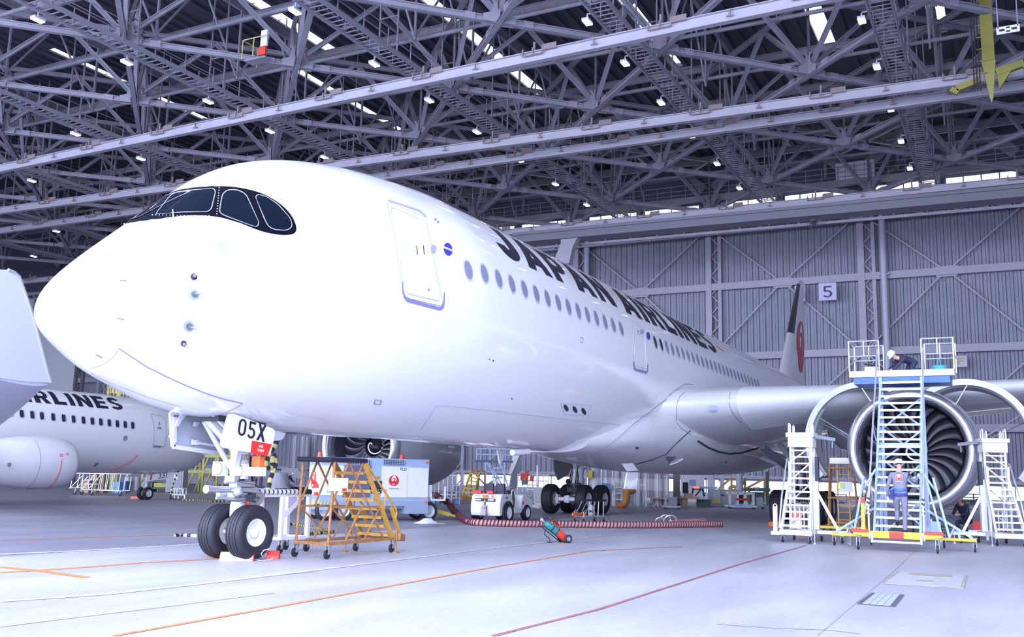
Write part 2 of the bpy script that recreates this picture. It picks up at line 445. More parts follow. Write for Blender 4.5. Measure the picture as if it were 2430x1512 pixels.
# shadowed girder below the last rail, with its curved end bracket
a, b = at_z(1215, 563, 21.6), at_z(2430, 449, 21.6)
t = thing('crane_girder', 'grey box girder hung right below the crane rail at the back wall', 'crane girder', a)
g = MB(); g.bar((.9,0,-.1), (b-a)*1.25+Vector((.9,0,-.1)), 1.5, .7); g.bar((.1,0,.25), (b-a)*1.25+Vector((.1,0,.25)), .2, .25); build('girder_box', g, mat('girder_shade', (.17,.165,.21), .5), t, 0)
X_ = a.x+.6
g = MB(); g.prism([at_x(px, py, X_)-a for px, py in ((1326,549),(1400,541),(1384,552),(1368,567),(1358,588),(1350,625),(1312,622),(1322,600),(1331,575))], (.7,0,0)); build('end_bracket', g, M_rail, t, 0)
g = MB()
for i in range(34):
    q = (b-a)*((i+.5)/27)+Vector((2.2,0,-.55)); g.bar(q, q+Vector((.9,0,.5)), .12); g.bar(q+Vector((0,-.7,0)), q+Vector((.9,-.2,.5)), .12)
g.bar(Vector((2.2,0,-.55)), (b-a)*1.25+Vector((2.2,0,-.55)), .14, .2); build('lattice_edge', g, M_steel, t, 0)
# ------------------------------------------------------------------ catwalks and lamps
def catwalk(y, x0, x1, label):
    t = thing('catwalk', label, 'catwalk', (x0, y, 24.35), 0, 'catwalks slung under the roof grid'); L = x1-x0
    d = MB(); d.bar((0,-.55,0), (L,-.55,0), .09, .26).bar((0,.55,0), (L,.55,0), .09, .26)
    x = 0.0
    while x < L: d.bar((x,-.55,0), (x,.55,0), .05, .05); x += .42
    build('deck', d, M_walk, t, 0)
    for s in (-.6, .6):
        r = MB()
        for z in (.6, 1.1): r.tube((0,s,z), (L,s,z), .03, 5)
        x = 0.0
        while x < L: r.bar((x,s,0), (x,s,1.1), .05); x += 2.2
        build('handrail', r, M_walk, t, 0)
    h = MB(); x = 1.0
    for s in (-.6, .6): h.bar((0,s,.1), (0,s,7.9), .08)
    h.bar((0,-.6,2.2), (0,.6,2.2), .06); h.bar((0,.6,2.2), (1.5,.6,2.2), .05); ho = build('hanger', h, M_walk, t, 0); ho.location = (x,0,0); x += 6.53
    while x < L: c = ho.copy(); COL.objects.link(c); c.location = (x,0,0); x += 6.53
ROWS = [(79.5,'outermost'),(67.3,'second outermost'),(54.7,'beyond the small jet'),(42.1,'over the small jet'),(29.4,'behind the airliner nose'),(16.8,'over the cockpit'),(4.2,'over the fuselage titles'),(-8.0,'over the open engine')]
for y, w_ in ROWS: catwalk(y-.9, 17, 70.2, 'grey steel catwalk with handrails under the roof, the one '+w_)
def lamp_proto():
    t = thing('high_bay_lamp', '', 'lamp')
    build('housing', MB().box((0,0,.10), (.62,.36,.12)).bar((0,0,.1), (0,0,.48), .06).bar((0,.03,.46), (0,-.40,.46), .06), M_lamph, t, 0)
    build('lens', MB().box((0,0,.02), (.58,.32,.05)), M_lamp, t, 0)
    return t
LP = None
ordn = ['first','second','third','fourth','fifth','sixth','seventh','eighth','ninth']
LAMPS = {29.4:(19.6,25.2,31.4,37.0,42.8,49.0,55.2,61.4), 16.8:(24.4,31.1,36.8,42.7,49.0,55.1,61.3), 4.2:(31.4,36.7,42.8,49.0,55.2,61.6), -8.0:(36.8,42.7,49.4,55.5,61.6), 42.1:(32.0,37.6,43.4,49.4,55.4,61.4), 54.7:(38.0,43.7,49.9,55.6,62), 67.3:(50,56.5,62.6), 79.5:(56.6,62.7)}
for y, xs in LAMPS.items():
    wn = dict(ROWS).get(y, 'outermost')
    for i, x in enumerate(xs):
        if LP is None: o = LP = lamp_proto()
        else: o = copy_tree(LP)
        o.location = (x, y, 23.95)
        tag(o, '%s lit roof lamp counted from the doors, in the row %s' % (ordn[i], wn), 'lamp', 'lit lamps under the hangar roof')
# ================================================================== back wall steelwork, windows, signs
WX = HX1-.25
def wy(px, py): return at_x(px, py, WX)
cols = [-2.75+13.3*k for k in range(-1, 8)]
g1, g2, g3 = 19.2, 12.75, 6.3
for i, y in enumerate(cols):
    m = MB(); m.bar((WX-.23, y, 0), (WX-.23, y, 24.6), .57, .55, up=(0,1,0))
    m.bar((WX-.2, y-1.0, 0), (WX-.2, y-1.0, 25), .3, .3, up=(0,1,0)); z = .5
    while z < 24.5: m.bar((WX-.2, y-.2, z), (WX-.2, y-1.0, z+.9), .1); m.bar((WX-.2, y-1.0, z+.9), (WX-.2, y-.2, z+1.8), .1); z += 1.8
    struct('trim_%d' % (i+1), m, M_girt, smooth=0)
m = MB()
for z in (g1, g2, g3):
    m.bar((WX-.25, HY0, z), (WX-.25, HY1, z), .45, .62)
m.bar((WX-.25, HY0, 2.05), (WX-.25, HY1, 2.05), .3, .25)
struct('trim_20', m, M_girt, smooth=0)
m = MB(); m.bar((WX-.6, HY0, 24.7), (WX-.6, HY1, 24.7), 1.6, .4); m.bar((WX-1.2, HY0, 24.0), (WX-1.2, HY1, 24.0), .2, .25); y = HY0
while y < HY1: m.bar((WX-1.2, y, 24.0), (WX-.4, y+1.3, 24.6), .14); m.bar((WX-1.2, y, 24.0), (WX-1.2, y, 24.7), .2); y += 2.6
struct('trim_21', m, M_girt, smooth=0)
m = MB()
for i, y in enumerate(cols[:-1]):
    c = y+13.3/2; X = WX-.32
    m.bar((X, y+.3, 24.6), (X, c-.5, g1+.4), .12); m.bar((X, y+13.0, 24.6), (X, c+.5, g1+.4), .12)
    m.bar((X, c-.5, g1-.4), (X, y+.3, g2+.2), .12); m.bar((X, c+.5, g1-.4), (X, y+13.0, g2+.2), .12)
    m.bar((X, y+.3, g2-.3), (X, c, g3+.3), .12); m.bar((X, y+13.0, g2-.3), (X, c, g3+.3), .12)
    m.box((X+.1, c, g1), (.2, 1.6, .9))
struct('trim_22', m, M_girt, smooth=0)
# low band of daylit windows and high window strips
k = 20
def win(y0, y1, z0, z1, n):
    global k
    k += 1; x = HX1+.02
    o = struct('window_%d' % k, MB().bb((x, y0, z0), (x+.05, y1, z1)), M_day)
    f = MB()
    for i in range(n+1): yy = y0+(y1-y0)*i/n; f.bar((x-.03, yy, z0), (x-.03, yy, z1), .1)
    f.bar((x-.03, y0, z0), (x-.03, y1, z0), .1); f.bar((x-.03, y0, z1), (x-.03, y1, z1), .1)
    build('window_frame', f, M_frame, o, 0)
for i, y in enumerate(cols[:4]): win(y+.6, y+12.6, .65, 1.8, 6)
win(41, 44, .65, 1.8, 2)
struct('wall_back.004', MB().bb((HX1, HY0, 1.78), (HX1+.2, HY1, 1.95)).bb((HX1, 37.2, .6), (HX1+.2, 40.9, 1.9)).bb((HX1, 44.1, .6), (HX1+.2, HY1, 1.9)), M_girt)
mbw = MB()
for i, y in enumerate(cols[:-1]):
    win(y+1.0, y+6.4, 25.2, 27.3, 4); win(y+7.2, y+12.2, 25.2, 27.3, 4); win(y+3.0, y+11.0, 27.5, 27.75, 5)
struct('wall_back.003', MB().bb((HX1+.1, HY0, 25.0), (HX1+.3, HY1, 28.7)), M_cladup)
# drain pipes down the wall
for px, lab in ((2102, 'fat grey pipe running down the back wall behind the engine'), (1400, 'fat grey pipe running down the back wall behind the fuselage titles')):
    y = wy(px, 700).y; P = MB(); X = WX-.9
    P.tube((X, y, 0), (X, y, 25.2), .27, 14)
    for z in (g1, g2, g3): P.box((X+.3, y, z), (.7, .8, .12))
    tag(build('wall_pipe', P, mat('pipe_paint', (.50,.51,.62), .35), None), lab, 'pipe')
# upper wall posts and walkway along the wall top
m = MB()
for y in range(-30, 96, 6): m.bar((HX1-.15, y, 28.5), (HX1-.15, y, 35), .3, .25, up=(0,1,0))
for z in (30, 31.8): m.bar((HX1-.15, -35, z), (HX1-.15, 100, z), .2)
for y in range(-28, 96, 13): m.bar((HX1-.5, y, 28.6), (HX1-.5, y+6, 34), .9, .3, up=(1,0,0)); m.bar((HX1-.5, y+12, 28.6), (HX1-.5, y+6, 34), .9, .3, up=(1,0,0))
struct('trim_23', m, M_steel, smooth=0)
t = thing('high_walkway', 'long steel walkway with railings high along the back wall above the bright windows', 'walkway', (70.5, -20, 26.25))
m = MB().bb((0,0,0), (1.2,110,.25)).bb((-.1,0,-.22),(.1,110,0)); build('deck', m, M_walk, t, 0)
r = MB()
for z in (.5, .9, 1.35): r.tube((0,0,z), (0,110,z), .03, 5)
y = 0
while y < 110: r.bar((0,y,0), (0,y,1.4), .06); y += 1.3
build('handrail', r, M_walk, t, 0)
p = at_x(2025, 395, 70.0)
b = MB()
for i in range(4): b.bb((70.75, p.y-1.5+i*.76, 26.51), (71.4, p.y-1.5+i*.76+.73, 28.0))
tag(build('equipment_box', b, mat('lilac_box', (.60,.58,.70), .5), None, 0), 'big pale equipment box on the walkway at the top of the back wall', 'box')
p = at_z(627, 103, 25.2)
t = thing('platform_panel', 'white panel with red lower part on the small yellow-railed roof platform', 'panel', p)
build('board', MB().box((0,0,.3), (.12,.45,.95)), mat('panel_white', (.75,.76,.82), .5), t, 0)
build('red_plate', MB().box((-.04,.05,-.45), (.14,.5,.5)), mat('panel_red', (.62,.06,.04), .5), t, 0)
build('platform', MB().box((.2,.5,-.85), (.7,1.5,.08)), M_walk, t, 0)
r = MB(); r.tube((-.3,1.3,.3), (-.3,-.4,.3), .03, 5).tube((-.3,1.3,.3), (.9,1.3,.3), .03, 5)
for q in ((-.3,1.3),(-.3,.5),(.9,1.3)): r.tube((q[0],q[1],-.8), (q[0],q[1],.3), .03, 5)
build('handrail', r, mat('yellow_rail', (.55,.5,.16), .5), t)
# ------------------------------------------------------------------ glyphs: heavy capitals and numerals built from filled shapes
def arc(cx, cy, rx, ry, a0, a1, t, n=14):
    A = [radians(a0+(a1-a0)*i/n) for i in range(n+1)]
    return [(cx+rx*cos(a), cy+ry*sin(a)) for a in A]+[(cx+(rx-t)*cos(a), cy+(ry-t*.8)*sin(a)) for a in reversed(A)]
def R_(x0, y0, x1, y1): return [(x0,y0),(x1,y0),(x1,y1),(x0,y1)]
GL = {
 'J': (.80, [R_(.47,.34,.80,1), arc(.40,.34,.40,.34,180,360,.33)]),
 'A': (1.02, [[(0,0),(.32,0),(.62,.86),(.62,1),(.36,1)], [(.70,0),(1.02,0),(.66,1),(.40,1),(.40,.86)], R_(.22,.17,.80,.36)]),
 'P': (.86, [R_(0,0,.32,1), R_(.3,.78,.55,1), R_(.3,.30,.55,.52), arc(.52,.65,.34,.35,-90,90,.26)]),
 'N': (.94, [R_(0,0,.29,1), R_(.65,0,.94,1), [(0,1),(.30,1),(.94,0),(.64,0)]]),
 'I': (.32, [R_(0,0,.32,1)]),
 'R': (.92, [R_(0,0,.32,1), R_(.3,.80,.56,1), R_(.3,.36,.56,.56), arc(.55,.68,.33,.32,-90,90,.24), [(.40,.42),(.66,.46),(.94,0),(.60,0)]]),
 'L': (.78, [R_(0,0,.32,1), R_(.3,0,.78,.24)]),
 'E': (.80, [R_(0,0,.32,1), R_(.3,0,.80,.22), R_(.3,.40,.76,.60), R_(.3,.78,.80,1)]),
 'S': (.86, [arc(.43,.715,.42,.285,20,270,.26), arc(.43,.285,.42,.285,200,450,.26)]),
 '0': (.62, [arc(.31,.69,.31,.31,0,180,.15), arc(.31,.31,.31,.31,180,360,.15), R_(0,.3,.15,.7), R_(.47,.3,.62,.7)]),
 '5': (.62, [R_(.06,.86,.58,1), R_(.06,.52,.2,1), arc(.29,.31,.33,.32,-150,130,.15)]),
 'X': (.70, [[(0,0),(.18,0),(.68,1),(.50,1)], [(.52,0),(.70,0),(.2,1),(.02,1)]]),
 '3': (.62, [arc(.29,.72,.31,.28,-80,160,.14), arc(.29,.29,.33,.29,-160,80,.14), R_(.2,.45,.36,.57)]),
 '1': (.34, [R_(.18,0,.34,1), [(.0,.72),(.2,.86),(.2,1),(0,.86)]]),
 'F': (.76, [R_(0,0,.2,1), R_(.18,.84,.76,1), R_(.18,.44,.66,.6)]),
 ' ': (.42, []),
}
def word(s, h, wsc=1.0, gap=.14):
    """-> list of polygons, total width"""
    x = 0.0; out = []
    for ch in s:
        w_, ps = GL[ch]
        for p in ps: out.append([((x+a*wsc)*h, b*h) for a, b in p])
        x += (w_+gap)*wsc
    return out, (x-gap*wsc)*h
def flat_text(s, size, m, name, parent, M, ext=.004, align='CENTER'):
    """small lettering from the built-in face, as a mesh"""
    c = bpy.data.curves.new('txt', 'FONT'); c.body = s; c.size = size; c.align_x = align; c.align_y = 'CENTER'; c.extrude = ext; c.resolution_u = 2
    o = bpy.data.objects.new('txt', c); COL.objects.link(o); dg = bpy.context.evaluated_depsgraph_get()
    me = bpy.data.meshes.new_from_object(o.evaluated_get(dg)); bpy.data.objects.remove(o, do_unlink=True); bpy.data.curves.remove(c)
    me.transform(M); me.materials.clear(); me.materials.append(m); me.name = name
    r = bpy.data.objects.new(name, me); COL.objects.link(r)
    if parent is not None: r.parent = parent
    return r
def frame_M(o, right, up):                 # text x -> right, y -> up
    r = Vector(right).normalized(); u = Vector(up).normalized(); n = r.cross(u)
    return Matrix.Translation(Vector(o)) @ Matrix((r, u, n)).transposed().to_4x4()
def glyph_mb(polys, M, d=.01):
    g = MB()
    for i, p in enumerate(polys): g.prism([M @ Vector((a, b, 0)) for a, b in p], M.to_3x3() @ Vector((0,0,d+.0006*i)))
    return g
M_ink = mat('navy_ink', (.012,.012,.03), .5)
M_board = mat('sign_board', (.55,.55,.75), .5)
# signs
def sign(px0, py0, px1, py1, ch, label, board=M_board, ink=None, frame=True):
    a = at_x((px0+px1)/2, (py0+py1)/2, WX-1.3); s = abs(at_x(px0, py0, WX-1.3).z-at_x(px0, py1, WX-1.3).z)
    w_ = abs(at_x(px0, py0, WX-1.3).y-at_x(px1, py0, WX-1.3).y)
    t = thing('bay_sign', label, 'sign', a)
    b = MB().box((0,0,0), (.12, w_, s)).bar((.05,0,s/2), (1.0,0,s/2+.1), .1); build('board', b, board, t, 0)
    ps, tw = word(ch, s*.66, 1.25); build('numeral' if ch.isdigit() else 'letter', glyph_mb(ps, frame_M((-.07, tw/2, -s*.33), (0,-1,0), (0,0,1))), ink or mat('violet_ink', (.03,.02,.10), .5), t, 0)
sign(1943, 672, 1985, 713, '5', 'square lilac sign with a dark numeral five on the back wall')
sign(1887, 678, 1910, 717, '5', 'square lilac sign mostly hidden behind the airliner tail fin')
sign(2267, 845, 2295, 871, 'F', 'small pale sign with a yellowish letter F on the back wall', mat('sign_pale', (.55,.55,.62), .5), mat('sign_gold', (.45,.38,.16), .5))
# hook block on its cable, and the yellow mast of the crane
M_dkc = mat('cable_black', (.02,.02,.03), .6)
_gx = at_z(1929, 498, 21.6).x+.9
p = at_x(1929, 489, _gx); H = thing('crane_hook', 'small dark hook block hanging on a cable below the last crane rail', 'hook', p)
build('cable', MB().tube((0,0,1.2), (0,0,-.9), .06, 6), M_dkc, H)
hb = MB().box((0,0,-1.2), (.35,.5,.6)).ball((0,.15,-1.55), .2, 8).ball((0,-.12,-1.7), .18, 8); build('block', hb, mat('dark_iron', (.06,.06,.07), .6), H); H.scale = (.8,.8,.8)
pts = [Vector((0, .05+.18*cos(a), -2.05+.22*sin(a))) for a in [pi*.6-i*pi*1.5/10 for i in range(11)]]
build('hook', MB().path(pts, .05, 6), mat('dark_iron', (.06,.06,.07), .6), H)
M_yel = mat('crane_yellow', (.22,.20,.035), .5, vary=.2, scale=1.5)
p0, p1 = at_d(2352, -40, 47), at_d(2352, 245, 47); C = thing('crane_mast', 'dull yellow hanging crane mast with a pointed tip and side arms', 'crane', p1); L = (p0-p1).length+6
w_ = .62; g = MB(); g.bar((0,0,2.1), (0,0,L), w_*.9, w_)
v = [(-w_*.45,-w_/2,2.1),(w_*.45,-w_/2,2.1),(w_*.45,w_/2,2.1),(-w_*.45,w_/2,2.1),(-.08,-.12,.3),(.08,-.12,.3),(.08,.05,.3),(-.08,.05,.3),(0,-.03,0)]
g.add(v, [(0,1,5,4),(1,2,6,5),(2,3,7,6),(3,0,4,7),(4,5,8),(5,6,8),(6,7,8),(7,4,8),(3,2,1,0)]); build('mast', g, M_yel, C, 0)
g = MB(); g.bar((-.1,.4,1.25), (-.1,1.5,.95), .25, .3); g.bar((-.1,1.5,.95), (-.1,1.65,.75), .25, .4); g.bar((-.1,-.3,1.45), (-.1,-1.5,1.75), .3, .35); g.bar((-.1,-1.5,1.75), (-.1,-1.7,1.4), .25, .3)
g.prism([(-.2,-.3,1.7),(-.2,-1.2,1.85),(-.2,-.4,.6)], (.2,0,0)); build('side_arm', g, M_yel, C, 0)
g = MB()
for y in (.42, .55, .68): g.tube((-.3,y,.6), (-.3,y,L), .035, 6)
build('hanging_cable', g, mat('cable_black', (.02,.02,.03), .6), C)
z = 1.5; ro = None
while z < L:
    if ro is None: ro = build('rung', MB().bar((-.3,.1,0), (-.3,.5,0), .05), M_yel, C, 0); c = ro
    else: c = ro.copy(); COL.objects.link(c)
    c.location = (0,0,z); z += .62
p = at_d(2392, 70, 44); t = thing('crane_notice', 'small white notice board with dark writing beside the yellow crane mast', 'notice', p)
build('board', MB().box((0,0,0), (.05,.95,.35)), mat('panel_white', (.75,.76,.82), .5), t, 0)
build('lettering', MB().box((-.03,.25,0), (.02,.22,.1)).box((-.03,-.25,0), (.02,.22,.1)).box((-.03,0,.09), (.02,.15,.07)).box((-.03,0,-.09), (.02,.15,.07)), M_ink, t, 0)
build('hanger', MB().bar((0,.4,.1), (0,.4,9), .05).bar((0,-.4,.1), (0,-.4,9), .05), M_steel, t, 0)
# ================================================================== the airliner
M_white = mat('gloss_white', (.80,.80,.83), .22, coat=.6)
M_grey = mat('airframe_grey', (.58,.585,.62), .30, coat=.3, vary=.06, scale=.8)
M_line = mat('seam', (.25,.25,.34), .6)
M_black = mat('mask_black', (.004,.004,.010), .15, coat=.15, spec=.35)
M_glass = mat('cockpit_glass', (.004,.008,.015), .03, spec=.45)
M_rimw = mat('window_rim', (.50,.52,.58), .3)
M_cglass = mat('cabin_pane', (.24,.25,.36), .12)
M_cdark = mat('cabin_pane_dark', (.03,.03,.07), .12)
M_chrome = mat('bare_metal', (.62,.62,.68), .22, metal=1.0)
M_alu = mat('brushed_lip', (.80,.80,.86), .24, metal=.9, vary=.06, scale=2)
M_tyre = mat('tyre_rubber', (.018,.018,.028), .62, bump=.1, scale=30)
M_hub = mat('wheel_white', (.74,.74,.78), .35)
M_gear = mat('gear_white', (.66,.67,.72), .35)
M_dark = mat('dark_cavity', (.02,.02,.03), .6)
M_fan = mat('fan_blade', (.030,.030,.042), .35, metal=.2)
M_red = mat('signal_red', (.72,.035,.025), .45)
M_orange = mat('safety_orange', (.80,.16,.03), .5)
M_blue = mat('roundel_blue', (.06,.05,.42), .3)
A = thing('airliner', 'big white twin-engined airliner filling the hangar, nose towards the open doors', 'aeroplane')
build('fuselage', fuselage_mb(), M_white, A, 60)

# belly fairing and wing fillet
FAIR = [(18.5,1.5,3.1,2.47),(20.5,2.55,3.9,2.40),(22.5,3.0,4.4,2.26),(25,3.32,4.7,2.08),(28,3.5,4.75,1.96),(33,3.62,4.6,1.92),(38,3.55,4.5,2.02),(42,3.25,4.4,2.32),(45,2.75,4.2,2.75),(47.5,2.1,4.0,3.15)]
def fairing():
    rows = []; xs = [18.5+i*29/48 for i in range(49)]; X = [f[0] for f in FAIR]
    for x in xs:
        a, zt, zb = (pch(X, [f[j] for f in FAIR], x) for j in (1,2,3)); c = (zt+zb)/2+.15; row = []
        for k in range(72):
            t = 2*pi*k/72; e = 2/2.7; cs, sn = cos(t), sin(t)
            row.append((x, a*abs(cs)**e*(1 if cs > 0 else -1), c+((zt-c) if sn > 0 else (c-zb))*abs(sn)**e*(1 if sn > 0 else -1)))
        rows.append(row)
    mb = MB().grid(rows, close=True); mb.f.append(tuple(range(72))); mb.f.append(tuple(len(mb.v)-72+k for k in range(72))[::-1]); return mb
_fa = fairing(); build('belly_fairing', _fa, M_grey, A, 60)
# wings ------------------------------------------------------------
WST = [(1.6,21.6,4.15,35.6,3.25,.155),(3.0,22.35,4.27,35.3,3.35,.145),(6,24.4,4.58,35.4,3.85,.13),(10.5,27.45,5.05,35.9,4.5,.115),(15,30.5,5.5,37.6,5.1,.105),(20,33.9,6.1,39.6,5.8,.10),(26,37.9,6.95,41.9,6.7,.10),(29.5,40.4,7.55,43.3,7.35,.10),(31.3,42.2,8.1,44.3,8.0,.09),(32.2,43.6,8.7,45.0,8.65,.08)]
AF = [(1,0.0),(.85,.17),(.7,.32),(.5,.50),(.35,.56),(.2,.52),(.1,.42),(.04,.28),(.01,.14),(0,0),(.01,-.15),(.04,-.27),(.1,-.37),(.2,-.45),(.35,-.48),(.5,-.42),(.7,-.22),(.85,-.08)]
def wing_ring(st, sgn):
    y, xl, zl, xt, zt, th = st; c = xt-xl
    return [(xl+c*u, sgn*y, zl+(zt-zl)*u+v*th*c) for u, v in AF]
def interp_st(stations, y):
    ys = [s[0] for s in stations]; return (y,)+tuple(pch(ys, [s[j] for s in stations], y) for j in range(1, 6))
def wing_mb(sgn, y0, y1, n):
    rows = [wing_ring(interp_st(WST, y0+(y1-y0)*i/n), sgn) for i in range(n+1)]
    mb = MB().grid(rows, close=True); m = len(AF); mb.f.append(tuple(range(m))); mb.f.append(tuple(len(mb.v)-m+k for k in range(m))); return mb
_wm = wing_mb(-1, 1.6, 32.2, 46)
build('wing', _wm, M_grey, A, 50); build('wing', wing_mb(1, 1.6, 32.2, 46), M_grey, A, 50)
def slat_mb(sgn, y0, y1, n=24):
    rows = []
    for i in range(n+1):
        y, xl, zl, xt, zt, th = interp_st(WST, y0+(y1-y0)*i/n); c = xt-xl
        rows.append([(xl+c*u-.012*(1-u*8), sgn*y, zl+(zt-zl)*u+v*th*c*1.03) for u, v in AF[5:14]])
    return MB().grid(rows)
build('slat', slat_mb(-1, 4.9, 9.7), mat('slat_metal', (.72,.73,.77), .35, metal=.15), A, 60); build('slat', slat_mb(-1, 11.3, 30, 40), MATS['slat_metal'], A, 60)
# flap track fairing seen past the open cowl
def pod(y, x0, x1, z0, z1, r):
    rows = []; 
    for i in range(17):
        t = i/16; x = x0+(x1-x0)*t; rr = r*max(.02, sin(pi*min(1, t*1.08))**.6 if t*1.08 < 1 else .05); rows.append([(x, y+rr*.8*cos(a), z0+(z1-z0)*t+rr*1.2*sin(a)) for a in [2*pi*k/14 for k in range(14)]])
    return MB().grid(rows, close=True)
for y in (-6.8, -14.2, 6.8, 14.2): build('flap_track_fairing', pod(y, 31, 40.5, 3.9 if abs(y) < 10 else 4.6, 3.7 if abs(y) < 10 else 4.8, .55), M_grey, A, 60)
# tail ----------------------------------------------------------------
FIN = [(7.9,53.6,62.8,.10),(9.0,54.9,63.1,.10),(12,57.6,63.7,.095),(15,60.4,64.3,.09),(16.2,61.55,64.5,.085),(16.65,62.6,64.6,.05)]
AF2 = [(1,0),(.7,.3),(.4,.5),(.15,.42),(.04,.25),(0,0),(.04,-.25),(.15,-.42),(.4,-.5),(.7,-.3)]
mb = MB().grid([[(a+(b-a)*u, v*t*(b-a), z) for u, v in AF2] for z, a, b, t in FIN], close=True); mb.f.append(tuple(range(len(mb.v)-10, len(mb.v))))
build('tail_fin', mb, M_white, A, 50)
mb = MB().grid([[(a+(b-a)*u-.03, v*t*(b-a)*1.04, z) for u, v in AF2[3:8]] for z, a, b, t in FIN[2:5]]); build('fin_leading_edge', mb, mat('edge_metal', (.10,.10,.13), .3, metal=.6), A, 60)
for s in (-1, 1):
    st = [(1.0,57.6,64.2,6.6,.10),(9.3,64.2,66.6,7.5,.09)]
    mb = MB().grid([[(a+(b-a)*u, s*y, z+v*t*(b-a)) for u, v in AF2] for y, a, b, z, t in st], close=True); mb.f.append(tuple(range(len(mb.v)-10, len(mb.v))))
    build('tailplane', mb, M_grey, A, 50)
# crane roundel on the fin: red disc with the pale bird cut out, both built as films
def crane_emblem(M, R, parent, name='emblem', txt=True, d=.006, red=None):
    red = red or mat('emblem_red', (.66,.03,.04), .45); g = MB()
    for s in (-1, 1):            # two raised wings, feathers towards the rim
        outer = [(s*R*cos(radians(a)), R*sin(radians(a))) for a in range(-80, 83, 9)]
        inner = [(s*R*x, R*y) for x, y in ((.06,.93),(.30,.78),(.46,.55),(.52,.25),(.44,-.02),(.26,-.2),(.12,-.33),(.1,-.6))]
        g.prism([M @ Vector((a, b, 0)) for a, b in outer+inner], M.to_3x3() @ Vector((0,0,d)))
    g.prism([M @ Vector((R*a, R*b, 0)) for a, b in ((-.3,-.3),(-.12,-.05),(.08,.12),(.16,.3),(.05,.44),(-.12,.40),(-.34,.3),(-.14,.52),(.08,.58),(.28,.46),(.32,.24),(.2,.0),(.3,-.3),(.14,-.98),(-.14,-.98))], M.to_3x3() @ Vector((0,0,d)))
    o = build(name, g, red, parent, 0)
    if txt: flat_text('JAL', R*.42, mat('emblem_white', (.82,.82,.84), .5), 'lettering', o if parent is None else parent, M @ Matrix.Translation((0,-R*.66,d*1.6)))
    return o
fy = -.30
FZ = [f[0] for f in FIN]
def fin_film(polys, cx, cz, R, lean):
    g = MB()
    for p in polys:
        vs, fs = tri2d([(cx+R*a+lean*R*b, cz+R*b) for a, b in p], .5); out = []
        for x, z in vs:
            a, b, t = (pch(FZ, [f[j] for f in FIN], z) for j in (1,2,3)); u = min(max((x-a)/(b-a), 0), 1)
            v = pch([0,.04,.15,.4,.7,1], [0,.25,.42,.5,.3,0], u); out.append((x, -v*t*(b-a)-.012, z))
        g.add(out, fs)
    return g
EMB = []
for s in (-1, 1):
    EMB.append([(s*cos(radians(a)), sin(radians(a))) for a in range(-80, 83, 9)]+[(s*x, y) for x, y in ((.06,.93),(.30,.78),(.46,.55),(.52,.25),(.44,-.02),(.26,-.2),(.12,-.33),(.1,-.6))])
EMB.append([(-.3,-.3),(-.12,-.05),(.08,.12),(.16,.3),(.05,.44),(-.12,.40),(-.34,.3),(-.14,.52),(.08,.58),(.28,.46),(.32,.24),(.2,.0),(.3,-.3),(.14,-.98),(-.14,-.98)])
build('tail_emblem', fin_film(EMB, 61.0, 11.4, 1.95, .28), mat('emblem_red', (.66,.03,.04), .45), A, 60)
# ---------------------------------------------------------------- skin details cast on the fuselage
mask = [(300,531),(318,515),(345,495),(372,475),(396,460),(430,450),(465,445),(500,443),(545,443),(585,449),(620,459),(650,474),(675,493),(692,513),(701,532),(703,545),(699,553),(690,557),(668,558),(645,555),(620,549),(598,541),(570,530),(540,521),(520,516),(495,513),(465,511.5),(430,513),(395,517),(360,521),(330,525.5)]
def smooth_loop(P, n=4):
    P = [Vector(p) for p in P]; N = len(P); out = []
    for i in range(N):
        a, b, c, d = P[i-1], P[i], P[(i+1) % N], P[(i+2) % N]
        for k in range(n):
            t = k/n; out.append(tuple(.5*((2*b)+(c-a)*t+(2*a-5*b+4*c-d)*t*t+(3*b-a-3*c+d)*t**3)))
    return out
_m = smooth_loop(mask); mask = mask[:6]+_m[24:4*27]+mask[27:]
build('cockpit_mask', decal_px(mask, .006, 10, True), M_black, A, 60)
def ring_poly(p, wd):
    """outline band of a pixel polygon"""
    c = Vector((sum(a for a, b in p)/len(p), sum(b for a, b in p)/len(p))); q = []
    for a, b in p:
        v = Vector((a, b))-c; q.append(tuple(c+v*(1-wd/max(v.length, 1))))
    return [[p[i], p[(i+1) % len(p)], q[(i+1) % len(p)], q[i]] for i in range(len(p))]
panes = {'windscreen': rounded([(368,511),(397,474),(408,461),(440,453),(508,448),(513,455),(503,497),(494,505),(430,506)], 9),
         'side_window': rounded([(519,505),(527,462),(538,452),(560,450),(584,460),(615,530),(611,540),(598,538),(530,513)], 14),
         'rear_side_window': rounded([(605,468),(611,462),(630,466),(660,485),(690,520),(694,540),(680,549),(650,547),(636,540),(627,524)], 13)}
for nm, p in panes.items():
    for sd in (1, -1):
        d = decal_px(p, .013, 8); d.v = [(x, y*sd, z) for x, y, z in d.v]
        o = build('cockpit_'+nm if nm == 'windscreen' else nm, d, M_glass, A, 60)
        g = MB()
        for q in ring_poly(p, 2.2):
            d = decal_px(q, .017, 12); g.add([(x, y*sd, z) for x, y, z in d.v], d.f)
        build('frame', g, mat('pane_edge', (.62,.66,.74), .25, metal=.6), o, 60)
g = MB()                                     # screw heads on the dark mask
for i in range(11):
    for (x, y) in ((514.5+i*.0+(521-514.5)*(i/10)*-.9+6, 447+i*6.2),): 
        p, n = hit(x, y); g.ball(p+n*.012, .012, 6)
for i in range(17):
    p, n = hit(362+i*8.4, 513.5-abs(i-10)*.25+ (1 if i > 12 else 0)); g.ball(p+n*.012, .011, 6)
build('mask_screw', g, M_rimw, A)
g = MB()
for a, b in (((412,517),(411,503)),((297,535),(291,524))):
    p, n = hit(*a); q, _ = hit(*b); g.tube(p+n*.03, q+n*.05, .012, 6)
